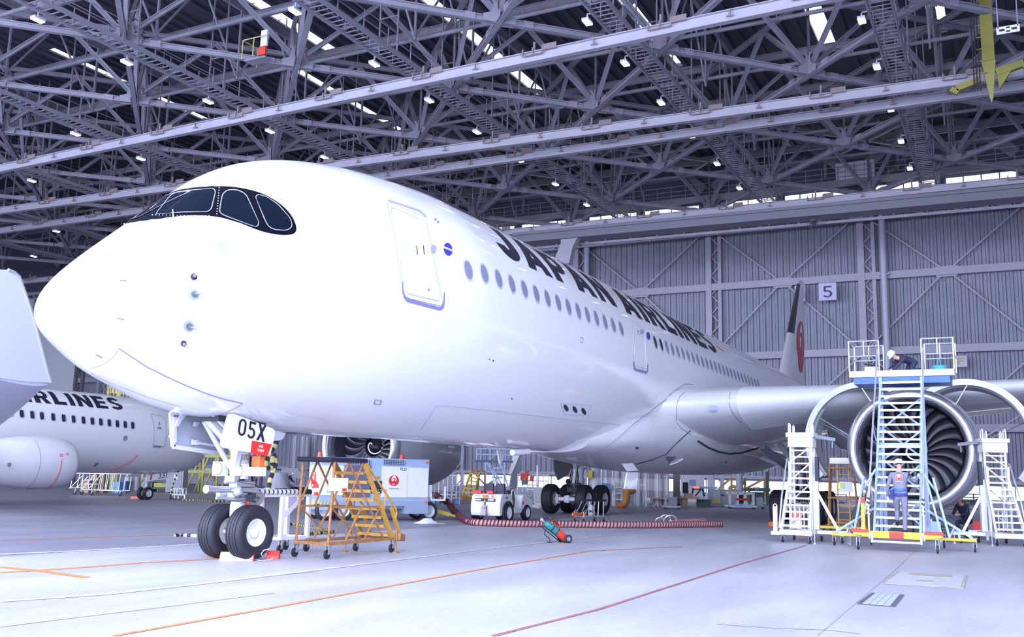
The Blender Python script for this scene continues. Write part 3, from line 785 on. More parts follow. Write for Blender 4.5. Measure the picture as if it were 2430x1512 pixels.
build('wiper', g, M_rimw, A)
def seam(px, wpx=1.5, m=None, name='panel_line', off=.008, bvh=None, parent=None):
    """thin groove along a pixel path"""
    pts = [];
    for i in range(len(px)-1):
        a, b = Vector(px[i]), Vector(px[i+1]); n = max(2, int((b-a).length/9))
        pts += [a.lerp(b, k/n) for k in range(n)]
    pts.append(Vector(px[-1])); P = []; g = MB()
    for q in pts:
        p, n = hit(q.x, q.y, bvh)
        if p is not None: P.append((p+(n if n.dot(CAM-p) > 0 else -n)*off, (p-CAM).dot(FW)))
    rad = wpx/2/FPX*sum(d for _, d in P)/len(P)
    g.path([p for p, _ in P], rad, 5)
    return build(name, g, m or M_line, parent or A, 60)
# radome strips and ice-shield lines
for a, b in (((284,667),(301,666.5)),((277,754.5),(294,758.5)),((228,841),(243,849)),((253,604),(266,598))): seam([a, b], 2.6 if a[1] > 610 else 1.2, name='lightning_strip', m=mat('strip_grey', (.12,.12,.20), .6))
seam([(283,826),(310,845),(345,868),(390,891),(440,914),(490,934),(535,948),(575,957)], 2.4, mat('door_edge', (.20,.19,.40), .5), 'gear_door_edge')
seam([(283,826),(272,843),(255,858),(235,868),(214,874)], 1.2, name='gear_door_edge')
seam([(575,957),(560,968),(540,977),(518,984),(492,988)], 1.6, M_line, 'gear_door_edge')
seam([(216,884),(260,908),(310,927),(350,942),(390,954),(430,966)], 1.0, M_line, 'gear_door_edge')
# round sensor plates on the nose
def disc_px(cx, cy, rx, ry, m, name, off=.01, ang=0, parent=None):
    return build(name, decal_px([(cx+rx*cos(a)*cos(ang)-ry*sin(a)*sin(ang), cy+rx*cos(a)*sin(ang)+ry*sin(a)*cos(ang)) for a in [2*pi*i/22 for i in range(22)]], off, 8), m, parent or A, 60)
M_pl = mat('sensor_plate', (.30,.345,.37), .4)
for (x, y, r, dk) in ((460,657.5,8,1),(459.5,699,14,0),(447.5,774,13.5,0),(435.5,815,7,1)):
    o = disc_px(x, y, r, r, M_dark if dk else M_pl, 'sensor_plate')
    p, n = hit(x, y); q, _ = hit(x+(14 if not dk else 7), y+(3 if y > 750 else 0)); g = MB(); g.tube(p, p+n*.09, .03, 8); g.tube(p+n*.09, q+n*.12, .014, 6)
    if not dk: g.lathe([(0,.05),(.02,.05)], p+n*.01, n, 14)
    build('probe', g, mat('probe_metal', (.28,.28,.36), .3, metal=.7), o)
disc_px(526, 585, 13, 12.5, mat('pale_plate', (.30,.345,.36), .45), 'service_plate')
for a, b in (((488,562),(490,556)),((500,556),(510,557)),((525,559),(537,561)),((553,568),(556,576)),((556,590),(558,600)),((488,567),(492,575)),((493,585),(496,594)),((503,607),(512,610)),((530,612),(542,615)),((548,616),(556,614))): seam([a, b], .9, name='dash_line', m=mat('dash_pale', (.30,.30,.29), .5))
# doors
def outline(px, wpx, m, name, close=True): return seam(list(px)+([px[0]] if close else []), wpx, m, name)
M_sill = mat('sill_violet', (.22,.21,.42), .4)  # violet-blue colour of the door sill strips and latch
def pax_door(o, k, wd, lab):
    d = decal_px(rounded(o, 9*k), .012, 12); D = build('cabin_door', d, M_white, A, 60)
    P = rounded(o, 9*k)
    seam(P+[P[0]], 1.1*wd, M_line, 'door_gap', .014, None, D)
    c = Vector((sum(a for a, b in o)/4, sum(b for a, b in o)/4)); Q = [tuple(c+(Vector(q)-c)*.90) for q in P]
    seam(Q+[Q[0]], 3.2*wd, mat('door_inset', (.40,.48,.52), .4), 'door_band', .010, None, D)
    return D
D1 = pax_door([(918,478),(1009,517),(1051,728),(959,706)], 1.6, 1.0, '')
def slick(px, m, name, par): return build(name, decal_px(px, .016, 8), m, par, 60)
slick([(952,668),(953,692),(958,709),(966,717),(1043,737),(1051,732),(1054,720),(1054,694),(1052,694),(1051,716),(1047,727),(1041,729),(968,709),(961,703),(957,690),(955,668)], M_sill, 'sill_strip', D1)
slick([(917,477),(921,474),(928,476),(996,498),(1008,509),(1012,518),(1009,515),(994,502),(930,480),(922,478)], mat('head_strip', (.45,.44,.6), .4), 'head_strip', D1)
disc_px(1027, 592, 7, 10, mat('port_glass', (.35,.37,.46), .1), 'door_window', .02, .2, D1)
for x in (988, 1004): slick([(x-1.5,583),(x+.5,584),(x+2.5,606),(x+.5,605)], M_dark, 'handle_mark', D1)
disc_px(1015.5, 688, 2.2, 3, M_sill, 'latch', .02, 0, D1)
D2 = pax_door([(1500,760),(1531,786),(1535,882),(1505,873)], .5, .7, '')
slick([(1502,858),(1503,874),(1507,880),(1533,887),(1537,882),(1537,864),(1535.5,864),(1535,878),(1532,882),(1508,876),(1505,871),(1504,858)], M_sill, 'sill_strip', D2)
disc_px(1524, 788, 3, 5.5, mat('port_glass', (.35,.37,.46), .1), 'door_window', .02, .2, D2)
for x in (1513, 1519): slick([(x-.7,783),(x+.3,783.5),(x+.9,794),(x,794)], M_dark, 'handle_mark', D2)
# alliance roundels by the doors
o = disc_px(1062.5, 592, 10.2, 15.5, M_blue, 'roundel', .012, -.22)
p, n = hit(1062.5, 592); flat_text('oneworld', .13, mat('roundel_ink', (.75,.75,.9), .4), 'lettering', o, frame_M(p+n*.03, (1,0,0), Vector((1,0,0)).cross(n)*-1 if False else n.cross(Vector((1,0,0)))))
disc_px(1538, 797.5, 4, 9.5, M_blue, 'roundel', .012, -.12)
# small marks
for (x, y) in ((1033,521),(1039,527)): disc_px(x, y, 2.4, 3.2, M_line, 'service_mark', .01)
disc_px(1170, 856, 1.6, 2.2, M_dark, 'drain_hole', .01); disc_px(1161, 853, 1.2, 1.6, M_dark, 'drain_hole', .01)
outline([(1377,801),(1383,802),(1382,813),(1376,812)], 1.4, M_line, 'service_hatch')
outline([(890,949),(905,951),(902,960),(887,958)], 2.2, M_line, 'service_hatch')
for x, y in ((1343,968),(1364,972),(1385,976)): disc_px(x, y, 4.4, 9, M_dark, 'outflow_valve', .01, -.5)
seam([(1000,1018),(1035,964),(1060,963),(1180,976),(1300,990),(1420,1003),(1470,1008)], .8, mat('faint_seam', (.40,.40,.50), .5), 'panel_line')
outline([(1330,957),(1402,962),(1396,985),(1340,984)], .9, mat('faint_seam', (.40,.40,.50), .5), 'panel_line')
for px in ([(1213,945),(1216,947)],[(1700,822),(1718,834)]): seam(px, 2, M_red if px[0][0] > 1600 else M_dark, 'service_mark')
# cabin windows
def window_pair(x, dark=False):
    z0 = .70
    pl = [(x+.145*cos(a), z0+.215*sin(a)) for a in [2*pi*i/20 for i in range(20)]]; pr = [(x+.185*cos(a), z0+.262*sin(a)) for a in [2*pi*i/24 for i in range(24)]]
    o = build('cabin_window', decal_xt(pr, .006, .2), M_rimw, A, 60); build('pane', decal_xt(pl, .010, .2), M_cdark if dark else M_cglass, o, 60)
for i in range(15): window_pair(8.26+.666*i, i < 0)
x = 20.79; i = 0
while x < 36.2: window_pair(x, i in (0, 1)); x += .622; i += 1
# titles along the cabin roof
def title(s, x0, x1, b, h):
    g = MB()
    ps, wd = word(s, h, (x1-x0)/h/ (sum(GL[c][0]+.17 for c in s)-.17), .17)
    for i, p in enumerate(ps):
        d = decal_xt([(x0+a, b+y) for a, y in p], .007+.0008*(i % 5), .35); g.add(d.v, d.f)
    build('title_lettering', g, M_ink, A, 60)
title('JAPAN', 10.3, 17.98, 1.47, 1.27); title('AIRLINES', 18.72, 29.7, 1.42, 1.25)
# lines on fairing, wing
BV2 = BVHTree.FromPolygons([Vector(v) for v in _fm.v]+[Vector(v) for v in _fa.v]+[Vector(v) for v in _wm.v], _fm.f+[tuple(i+len(_fm.v) for i in f) for f in _fa.f]+[tuple(i+len(_fm.v)+len(_fa.v) for i in f) for f in _wm.f])
seam([(1400,1080),(1430,1067),(1462,1043),(1500,1010),(1540,978),(1580,948),(1605,924),(1625,911),(1645,913)], 1.6, M_line, 'panel_line', .01, BV2)
seam([(1510,1101),(1545,1092),(1580,1078),(1600,1056),(1638,1022)], 2.4, M_dark, 'panel_line', .01, BV2)
outline([(1537,1040),(1543,1045),(1532,1055),(1526,1051)], 1.6, M_line, 'service_hatch')
disc = [(1692+13*cos(a), 969+9*sin(a)*(1.1 if sin(a) > 0 else .8)) for a in [2*pi*i/20 for i in range(20)]]
vs, fs = tri2d(disc, 9); gg = MB(); out = []
for q in vs:
    p, n = hit(q[0], q[1], BV2); out.append(p+(n if n.dot(CAM-p) > 0 else -n)*.012)
build('landing_light', gg.add(out, fs), mat('light_glass', (.42,.44,.56), .15), A, 60)

seam([(1655,1046),(1680,1062),(1705,1072),(1730,1077),(1760,1075),(1800,1063)], 4.5, M_dark, 'fairing_seal', .012, BV2)
seam([(1408,1082),(1440,1066),(1470,1042),(1510,1008),(1552,974)], .9, mat('faint_seam', (.40,.40,.50), .5), 'panel_line', .01, BV2)
seam([(1500,1088),(1520,1062),(1540,1030),(1552,1005)], .8, mat('faint_seam', (.40,.40,.50), .5), 'panel_line', .01, BV2)
seam([(1604,1001),(1606,960),(1612,943),(1625,931)], 1.4, M_line, 'panel_line', .012, BV2); seam([(1604,1001),(1618,1018),(1640,1032)], 1.4, M_line, 'panel_line', .012, BV2)
seam([(1733,931),(1730,945),(1732,968),(1742,985),(1760,1003)], 1.4, M_line, 'panel_line', .012, BV2); seam([(1760,1003),(1800,994),(1850,984),(1900,976)], 1.0, M_line, 'panel_line', .012, BV2)
def film(px, m, name):
    vs, fs = tri2d(px, 8); out = []
    for q in vs:
        p, n = hit(q[0], q[1], BV2); out.append(p+(n if n.dot(CAM-p) > 0 else -n)*.012)
    return build(name, MB().add(out, fs), m, A, 60)
film([(1578,1084),(1604,1084),(1588,1100)], mat('scoop_shade', (.16,.16,.22), .5), 'air_scoop'); seam([(1590,1101),(1605,1096),(1619,1088)], 4, M_white, 'scoop_lip', .03, BV2)
film([(1507,1062),(1513,1060),(1516,1064),(1510,1066)], M_dark, 'drain_hole'); film([(1721,1096),(1725,1094),(1724,1099)], M_dark, 'drain_hole')
seam([(1766,1077),(1800,1085),(1810,1088)], 3, M_white, 'fairing_edge', .02, BV2)
# ---------------------------------------------------------------- engines
NAC = [(0,1.76)]+[(.40*(1-cos(radians(a))), 1.76+.21*sin(radians(a))) for a in range(12, 91, 13)]+[(.8,2.0),(1.3,2.035),(1.9,2.04)]
INL = [(0,1.76)]+[(.40*(1-cos(radians(a))), 1.76-.18*sin(radians(a))) for a in range(12, 91, 13)]+[(.7,1.572),(1.0,1.565),(1.35,1.565)]
def engine(y, cowls_open):
    o = Vector((23.4, y, 2.82)); X = (1,0,0); E = bpy.data.objects.new('engine', None); COL.objects.link(E); E.parent = A
    build('inlet_lip', MB().lathe(INL[::-1][1:]+NAC[1:8], o, X, 72), M_alu, E, 60)
    build('inlet_cowl', MB().lathe(NAC[7:], o, X, 72), mat('nacelle_silver', (.60,.60,.66), .34, metal=.25, coat=.2), E, 60)
    build('inlet_duct', MB().lathe([(.55,1.574),(1.0,1.56),(1.75,1.56)], o, X, 64), mat('duct_dark', (.05,.05,.075), .35), E, 60)
    bk = MB().lathe([(1.8,1.56),(1.85,.0)], o, X, 48); build('fan_case_back', bk, M_dark, E, 0)
    # wide swept blades
    rows = []
    for i in range(11):
        t = i/10; r = .44+(1.545-.44)*t; ch = .52+.36*t; tw = radians(28+38*t); sw = .10*sin(pi*t)-.16*t*t; row = []
        for u in (-1, -.5, 0, .5, 1):
            dx = u*ch/2*cos(tw)+sw*.5; dt = u*ch/2*sin(tw)+.26*sin(pi*t*.8)-.10*t+.05*(1-u*u); a = dt/max(r, .3)
            row.append((1.42+dx, r*sin(a), r*cos(a)))
        rows.append(row)
    bl = MB().grid(rows); n0 = len(bl.v); me = None
    for k in range(22):
        if me is None:
            b = build('fan_blade', bl, M_fan, E, 60); sm = b.modifiers.new('s', 'SOLIDIFY'); sm.thickness = .025
        else:
            b = me.copy(); COL.objects.link(b); b.parent = E
        me = me or b; b.location = o; b.rotation_euler = (2*pi*k/22, 0, 0)
    sp = MB().lathe([(.95,.0),(.98,.05),(1.1,.16),(1.25,.29),(1.42,.42),(1.55,.47)], o, X, 36); build('spinner', sp, mat('spinner_black', (.012,.012,.018), .25), E, 60)
    pts = [];                                         # painted swirl on the spinner
    for i in range(40):
        a = radians(40+i*9.6); r = .08+.36*(i/39); t = .97+(1.46-.97)*((r-.03)/.42)**1.05 if r > .03 else .97
        pts.append(o+Vector((t-.008, -r*cos(a), r*sin(a))))
    build('spinner_swirl', MB().path(pts, [.012+.03*sin(pi*i/39) for i in range(40)], 6), mat('swirl_white', (.8,.8,.85), .4), E, 60)
    if not cowls_open:
        build('fan_cowl', MB().lathe([(1.9,2.04),(2.6,2.035),(3.6,1.98),(4.6,1.85),(5.6,1.62),(6.3,1.42),(6.32,1.2)], o, X, 64), mat('cowl_grey', (.44,.44,.49), .3, coat=.3), E, 60)
        flat_text('ROLLS-ROYCE', .16, mat('cowl_ink', (.8,.8,.85), .4), 'lettering', E, frame_M(o+Vector((4.4,-1.88,.1)), (1,0,0), (0,.1,1)))
        g = MB()
    else:
        build('fan_case', MB().lathe([(1.9,2.03),(1.92,1.74),(2.1,1.74),(2.15,1.80),(2.25,1.80),(2.3,1.72),(3.3,1.70),(3.35,1.78),(3.9,1.78)], o, X, 48), mat('case_metal', (.30,.30,.34), .4, metal=.4), E, 40)
        build('reverser_cowl', MB().lathe([(3.9,1.78),(3.95,2.0),(4.6,1.9),(5.6,1.65),(6.3,1.45),(6.32,1.2)], o, X, 48), M_grey, E, 60)
        for s, nm in ((1, 'port side'), (-1, 'body side')):
            H = Vector((0, s*.38, 2.0)); ang = radians(46)*s
            g = MB(); prof = []
            def P(x, r, a):
                q = Vector((0, s*r*cos(a), r*sin(a)))-H; c, sn = cos(ang), sin(ang)
                q = Vector((0, q.y*c-q.z*sn*-1, q.z*c+q.y*sn*-1)) if False else Vector((0, q.y*cos(ang)-q.z*sin(ang), q.y*sin(ang)+q.z*cos(ang)))
                return o+Vector((x, 0, 0))+H+q
            A_ = [radians(80-i*5.0) for i in range(34)]
            for (x0, r0), (x1, r1) in (((1.92,2.06),(3.9,1.99)), ((3.9,1.99),(3.9,1.84)), ((3.9,1.84),(3.3,1.95)), ((3.3,1.95),(2.75,1.96)), ((2.75,1.96),(2.7,1.84)), ((2.7,1.84),(2.55,1.84)), ((2.55,1.84),(2.5,1.96)), ((2.5,1.96),(2.15,1.98)), ((2.15,1.98),(2.1,1.86)), ((2.1,1.86),(1.92,1.86)), ((1.92,1.86),(1.92,2.06))):
                g.grid([[P(x0, r0, a) for a in A_], [P(x1, r1, a) for a in A_]])
            build('open_cowl', g, mat('cowl_inside', (.52,.53,.58), .4, vary=.08), E, 40)
            for a, x in ((radians(-18), 2.1), (radians(-24), 3.5)):
                q = P(x, 1.9, a); b = o+Vector((x, s*1.74*cos(radians(8)), 1.74*sin(radians(8))))
                g = MB().tube(q, q.lerp(b, .55), .018, 8).tube(q.lerp(b, .5), b, .032, 8); build('hold_open_rod', g, M_chrome, E)
            q = P(2.0, 1.9, radians(40)); b = o+Vector((2.0, s*1.2, 1.4)); build('hold_open_rod', MB().tube(q, b, .02, 6), M_chrome, E)
    py = MB()
    py.prism([o+Vector((x, -.35, z)) for x, z in ((1.9,1.9),(3.0,2.35),(5.5,2.75),(9.2,2.4),(9.5,1.6),(6,1.3),(2.2,1.7))], (0,.7,0)); build('pylon', py, M_grey, E, 30)
    return E
engine(-10.5, True); engine(11.1, False)
# ---------------------------------------------------------------- landing gear
def wheel(par, c, R, w, hubr, side, groove=(.28,.6), hubm=None):
    c = Vector(c); ax = Vector((0, side, 0)); h = w/2; pr = []
    for t, r in ((-h*.62,hubr),(-h*.80,hubr*1.12),(-h*.98,R*.70),(-h*1.0,R*.80),(-h*.93,R*.90),(-h*.76,R*.965),(-h*.55,R*.99)): pr.append((t, r))
    for g_ in (-.5, -.17, .17, .5):
        pr += [(h*(g_-.04), R), (h*(g_-.03), R*.975), (h*(g_+.03), R*.975), (h*(g_+.04), R)]
    for t, r in ((h*.55,R*.99),(h*.76,R*.965),(h*.93,R*.90),(h*1.0,R*.80),(h*.98,R*.70),(h*.80,hubr*1.12),(h*.62,hubr)): pr.append((t, r))
    build('tyre', MB().lathe(pr, c, ax, 44), M_tyre, par, 32)
    hb = MB(); q = hubr
    hb.lathe([(h*.35,q*.40),(h*.78,q*.40),(h*.86,q*.34),(h*.90,q*.18),(h*.91,0)], c, ax, 20); hb.lathe([(h*.35,q*.28),(h*.30,q*.62),(h*.52,q*.80),(h*.80,q*1.0),(h*.86,q*1.10),(h*.78,q*1.12)], c, ax, 32)
    hb.lathe([(-h*.35,q*.1),(-h*.35,q*.7),(-h*.6,q*.9),(-h*.84,q*1.08)], c, ax, 28)
    for k in range(8):
        a = 2*pi*k/8; hb.ball(c+ax*h*.42+Vector((cos(a)*q*.55, 0, sin(a)*q*.55)), q*.07, 6)
    build('wheel_hub', hb, hubm or M_hub, par, 40)
def part_empty(name, par):
    e = bpy.data.objects.new(name, None); COL.objects.link(e); e.parent = par; return e
NGR = part_empty('nose_landing_gear', A)
nx = 4.6
wheel(NGR, (nx,-.34,.515), .515, .40, .235, -1); wheel(NGR, (nx,.36,.515), .515, .40, .235, 1)
build('axle', MB().tube((nx,-.5,.515), (nx,.5,.515), .06, 12).tube((nx-.32,.0,.53), (nx,.0,.53), .035, 8), M_chrome, NGR)
st = MB().tube((nx,0,.4), (nx-.02,0,1.0), .115, 16).lathe([(0,.135),(.12,.15),(.3,.15),(.36,.13)], (nx,0,.72), (0,0,1), 18); build('strut_piston', st, M_gear, NGR)
st = MB().lathe([(0,.15),(.03,.20),(.10,.20),(.14,.16),(.55,.16),(.6,.21),(.72,.21),(.76,.15),(1.4,.15)], (nx-.03,0,1.15), (-.06,0,1), 20).tube((nx-.3,-.34,2.85), (nx-.3,.34,2.85), .08, 10); build('strut_cylinder', st, M_gear, NGR)
tl = MB().prism([(nx+.10,-.14,.78),(nx+.16,-.14,.68),(nx+.62,-.10,1.12),(nx+.60,-.10,1.22)], (0,.26,0)).prism([(nx+.60,-.10,1.12),(nx+.64,-.10,1.22),(nx+.12,-.14,1.42),(nx+.06,-.14,1.32)], (0,.2,0)); build('torque_link', tl, mat('link_silver', (.45,.46,.50), .3, metal=.6), NGR, 0)
sa = MB().tube((nx-.95,-.12,1.32), (nx+.25,-.22,1.30), .062, 14).tube((nx-1.0,-.12,1.32), (nx-.93,-.12,1.32), .078, 14).tube((nx-.4,.15,1.22), (nx+.3,.2,1.2), .05, 10).box((nx-.1,-.2,1.42), (.5,.12,.10)).ball((nx-.3,-.25,1.28), .11, 10).tube((nx-.6,-.2,1.46), (nx+.2,-.2,1.44), .03, 8).tube((nx-.7,-.1,1.16), (nx-.1,-.25,1.14), .03, 8); build('steering_actuator', sa, mat('actuator_steel', (.55,.56,.60), .28, metal=.7), NGR)
ds = MB().bar((nx+.05,0,1.9), (nx-1.35,0,2.9), .16, .10).bar((nx-.1,-.2,2.1), (nx-1.4,-.3,2.85), .06).tube((nx-.05,.2,1.7), (nx-.9,.25,2.7), .05, 8); build('drag_brace', ds, M_gear, NGR, 30)
def lamp_at(y, z, r): 
    b = MB().box((nx-.19,y,z), (.14,r*2.1,r*2.1)); build('light_housing', b, M_gear, NGR, 0)
    build('light_lens', MB().lathe([(0,r*.92),(.03,r*.8),(.045,0)], (nx-.26,y,z), (-1,0,0), 22), mat('lens_white', (.85,.86,.88), .1), NGR); build('light_bezel', MB().path([(nx-.262,y+r*.9*cos(t),z+r*.9*sin(t)) for t in [2*pi*i/20 for i in range(20)]], .012, 6, closed=True), mat('bezel_grey', (.2,.2,.24), .4), NGR)
lamp_at(-.18, 1.66, .135); lamp_at(.34, 1.70, .13)
build('equipment_box', MB().box((nx-.12,-.46,1.66), (.22,.40,.17)), M_gear, NGR, 0); build('sensor_box', MB().box((nx-.15,-.1,2.05), (.2,.3,.14)), M_gear, NGR, 0); build('clamp_plate', MB().box((nx-.1,.0,1.52), (.3,.3,.1)), M_gear, NGR, 0)
hs = MB()
for (dx, y) in ((.12,-.17),(.18,-.1),(.10,.15),(-.2,-.13)):
    hs.path([(nx+dx,y,1.1),(nx+dx+.05,y-.03,1.4),(nx+dx-.04,y,1.8),(nx+dx+.02,y+.02,2.3),(nx+dx-.1,y,2.7)], .014, 5)
build('hydraulic_hose', hs, M_dark, NGR)
build('valve_block', MB().box((nx-.22,-.20,1.52), (.16,.10,.12)).box((nx-.02,-.26,1.16), (.22,.10,.13)).box((nx+.16,-.18,1.24), (.12,.12,.2)).tube((nx-.35,-.24,1.47), (nx+.15,-.24,1.40), .022, 8).tube((nx-.3,-.2,1.2), (nx+.2,-.25,1.08), .02, 8), mat('block_dark', (.09,.09,.11), .35, metal=.5), NGR, 30)
build('retraction_link', MB().bar((nx-.35,-.24,1.75), (nx-.20,-.18,2.15), .09, .05).bar((nx-.05,-.22,2.0), (nx-.3,-.2,2.35), .07, .05).ball((nx-.2,-.2,2.13), .09, 10).ball((nx+.05,-.25,2.02), .08, 10), mat('link_silver', (.45,.46,.50), .3), NGR)
lk = MB().box((nx+.02,-.42,1.80), (.13,.20,.30)).tube((nx+.02,-.4,1.9), (nx-.02,-.42,2.45), .025, 6).box((nx+.02,-.52,1.66), (.1,.1,.16)); build('locking_pin', lk, M_orange, NGR, 0)
build('tow_flag', MB().box((nx+.05,-.2,1.08), (.02,.08,.14)), M_red, NGR, 0)
# the number door hung beside the leg
ND = part_empty('nose_gear_door', A)
yD = -.62
q = [at_y(545,978,yD), at_y(655,1020,yD), at_y(641,1083,yD), at_y(524,1061,yD)]
poly = rounded([(p.x, p.z) for p in q], .12); g = MB().prism([(x, yD, z) for x, z in poly], (0,.05,0)); build('door_panel', g, M_white, ND, 0)
ex = (q[1]-q[0]).normalized(); ez = (q[0]-q[3]).normalized()
def on_door(px, py): return at_y(px, py, yD-.006)
c0 = on_door(563,1032); c1 = on_door(627,1049); tp = on_door(569,992)
R = Vector((c1.x-c0.x, 0, c1.z-c0.z)); U = Vector((tp.x-c0.x, 0, tp.z-c0.z)); ps, tw = word('05X', 1.0, 1.0, .17)
g = MB()
for i, p in enumerate(ps): g.prism([c0+R*(a/tw)+U*b for a, b in p], (0,-.004-.0006*i,0))
build('number', g, M_ink, ND, 0)
rq = [on_door(598,1046), on_door(645,1054.5), on_door(634,1083), on_door(594,1076)]; build('red_notice', MB().prism(rq, (0,-.006,0)), M_red, ND, 0)
cc = (rq[0]+rq[1]+rq[2]+rq[3])/4
Mn = frame_M(cc+Vector((0,-.012,0)), (rq[1]-rq[0]), (0,0,1)); Mw = mat('notice_white', (.85,.85,.85), .5)
flat_text('NO', .075, Mw, 'lettering', ND, Mn @ Matrix.Translation((0,.04,0))); flat_text('TOW', .075, Mw, 'lettering', ND, Mn @ Matrix.Translation((-.005,-.04,0)))
# forward bay door on the far side, seen from inside, and small aft door
FD = part_empty('bay_door', A); yF = .72
q = [at_y(404,979,yF), at_y(540,993,yF), at_y(522,1077,yF), at_y(409,1060,yF)]
build('inner_panel', MB().prism([(p.x, p.y, p.z) for p in q], (0,.05,0)), mat('bay_grey', (.42,.45,.55), .4, vary=.1), FD, 0)
fr = MB()
for i in range(4): fr.bar(q[i]+Vector((0,-.02,0)), q[(i+1) % 4]+Vector((0,-.02,0)), .05, .08)
p = at_y(420,1030,yF-.04); fr.bar(at_y(413,990,yF-.05), at_y(413,1050,yF-.05), .07); fr.tube(at_y(462,1050,yF-.08), at_y(515,1058,yF-.08), .03, 8).box(at_y(462,1050,yF-.06), (.14,.06,.1)).tube(at_y(402,1036,yF-.1), at_y(418,1036,yF-.1), .025, 6)
build('panel_frame', fr, M_gear, FD, 0)
for px in (425, 470, 500):
    k = [(px,966),(px+9,972),(px+6,986),(px-3,996),(px-7,1012),(px-1,1013),(px+5,1000),(px+14,990),(px+17,972),(px+10,962)]
    build('hinge_arm', MB().prism([at_y(a, b, yF-.12) for a, b in k], (0,.07,0)), M_gear, FD, 0)
AD = MB().prism([at_y(a, b, -.30) for a, b in ((655,1022),(678,1028),(672,1042),(660,1046),(648,1046))], (0,.04,0)); build('aft_bay_door', AD, mat('aft_door_grey', (.55,.55,.62), .35), A, 0)
MB_ = MB().box((nx-.45,0,2.78), (1.3,.8,.42)); build('wheel_well', MB_, M_dark, A, 0)
# main legs
def main_gear(s):
    G = part_empty('main_landing_gear', A); x, y = 33.26, s*5.3
    for dx in (-1.02, 1.02):
        for dy in (-.865, .865): wheel(G, (x+dx, y+dy, .685), .69, .53, .30, 1 if dy > 0 else -1)
        build('axle', MB().tube((x+dx,y-.7,.685), (x+dx,y+.7,.685), .10, 12).ball((x+dx,y,.685), .2, 10).box((x+dx,y-.5,.685), (.3,.12,.42)).box((x+dx,y+.5,.685), (.3,.12,.42)), M_gear, G)
    build('bogie_beam', MB().bar((x-1.15,y,.69), (x+1.15,y,.69), .24, .30), M_gear, G, 0)
    build('strut', MB().lathe([(0,.2),(.5,.2),(.55,.30),(.9,.33),(1.0,.26),(2.2,.26),(3.0,.3)], (x,y,.75), (.0,-s*.10,1), 20).tube((x-.35,y,1.4), (x-.25,y-s*.2,3.4), .09, 10), M_gear, G)
    build('side_brace', MB().bar((x,y,2.1), (x+.3,y-s*2.5,3.0), .22, .16).bar((x-.2,y,2.0), (x-1.7,y-s*.6,3.3), .2, .14).tube((x+.3,y,1.9), (x+1.6,y-s*.9,3.2), .07, 8), M_gear, G, 30)
    hs = MB()
    for k in range(5): hs.path([(x-.3,y-.2+.1*k,.9),(x-.5,y-.25+.12*k,1.25),(x-.3,y-.2+.1*k,1.7),(x-.2,y-.1+.05*k,2.4)], .03, 5)
    hs.ball((x-.4,y-.3,1.3), .17, 8).ball((x-.42,y+.25,1.5), .14, 8).box((x-.4,y,1.12), (.3,.5,.24)); build('brake_hose', hs, M_dark, G)
    build('gear_door', MB().prism([(x-1.3,y+s*.75,z_[1]) if False else (x+z_[0],y+s*.62,z_[1]) for z_ in ((-1.5,3.6),(.9,3.6),(1.0,2.4),(.5,1.85),(-.7,1.55),(-1.2,2.1))], (0,s*.08,0)), mat('leg_door', (.16,.18,.24), .4), G, 0)
    return G
main_gear(-1); main_gear(1)
# keel-side doors and brace seen under the port wing
build('fairing_brace', MB().bar(at_y(1808,1060,-4.2), at_y(1893,1128,-4.9), .26, .2).bar(at_y(1822,1070,-4.1), at_y(1880,1090,-4.1), .10), mat('brace_grey', (.30,.32,.40), .4), A, 0)
# hanging white access panels under the fairing
yy = -1.8
AP = part_empty('access_panel', A)
build('hinged_leaf', MB().prism([at_y(a, b, yy) for a, b in ((1476,1102),(1502,1100),(1515,1117),(1488,1119))], (.02,.04,.02)), M_white, AP, 0)
build('drop_leaf', MB().prism([at_y(a, b, yy) for a, b in rounded([(1489,1121),(1515,1121),(1511,1161),(1482,1161)], 3)], (0,.04,0)), M_white, AP, 0)
build('blade_antenna', MB().prism([at_y(a, b, 0) for a, b in ((1181,1068),(1202,1071),(1190,1100),(1187,1100))], (0,.05,0)), M_grey, A, 0)
build('drain_mast', MB().tube(at_y(1216,1074,-.6), at_y(1254,1072,-.6), .09, 10), M_white, A)
# ================================================================== ground equipment near the nose
def caster(mb_w, mb_f, c, r=.09, h=.26, rz=0.0):
    """wheel into mb_w, fork into mb_f; c = contact point on the floor"""
    x, y, z = c; d = Vector((cos(rz), sin(rz), 0)); s = Vector((-sin(rz), cos(rz), 0)); o = Vector((x, y, z+r))
    mb_w.lathe([(-.025,0),(-.025,r*.8),(-.018,r),(.018,r),(.025,r*.8),(.025,0)], o, s, 16)
    for k in (-1, 1): mb_f.bar(o+s*.04*k, o+s*.04*k+d*.05+Vector((0,0,h-r-.02)), .012, .06)
    mb_f.box(o+d*.05+Vector((0,0,h-r-.01)), (.12,.12,.02), rz)
def casters(parent, pts, r=.09, h=.26, m=None, fm=None):
    for p in pts:
        a, b = MB(), MB(); caster(a, b, p, r, h); e = part_empty('caster', parent)
        build('wheel', a, m or M_tyre, e, 40); build('fork', b, fm or MATS['cart_grey'], e, 0)
mat('cart_grey', (.30,.31,.35), .4, metal=.3)
M_ysteel = mat('yellow_paint', (.62,.33,.06), .5, vary=.3, scale=7)
M_rusty = mat('rusty_yellow', (.42,.20,.07), .65, vary=.45, scale=9)
M_pad = mat('black_padding', (.012,.012,.03), .5)
M_wpaint = mat('white_paint', (.78,.78,.80), .4)
M_lblue = mat('pale_blue_paint', (.36,.47,.66), .4, vary=.08, scale=2)
M_alum = mat('aluminium', (.60,.61,.65), .32, metal=.6)
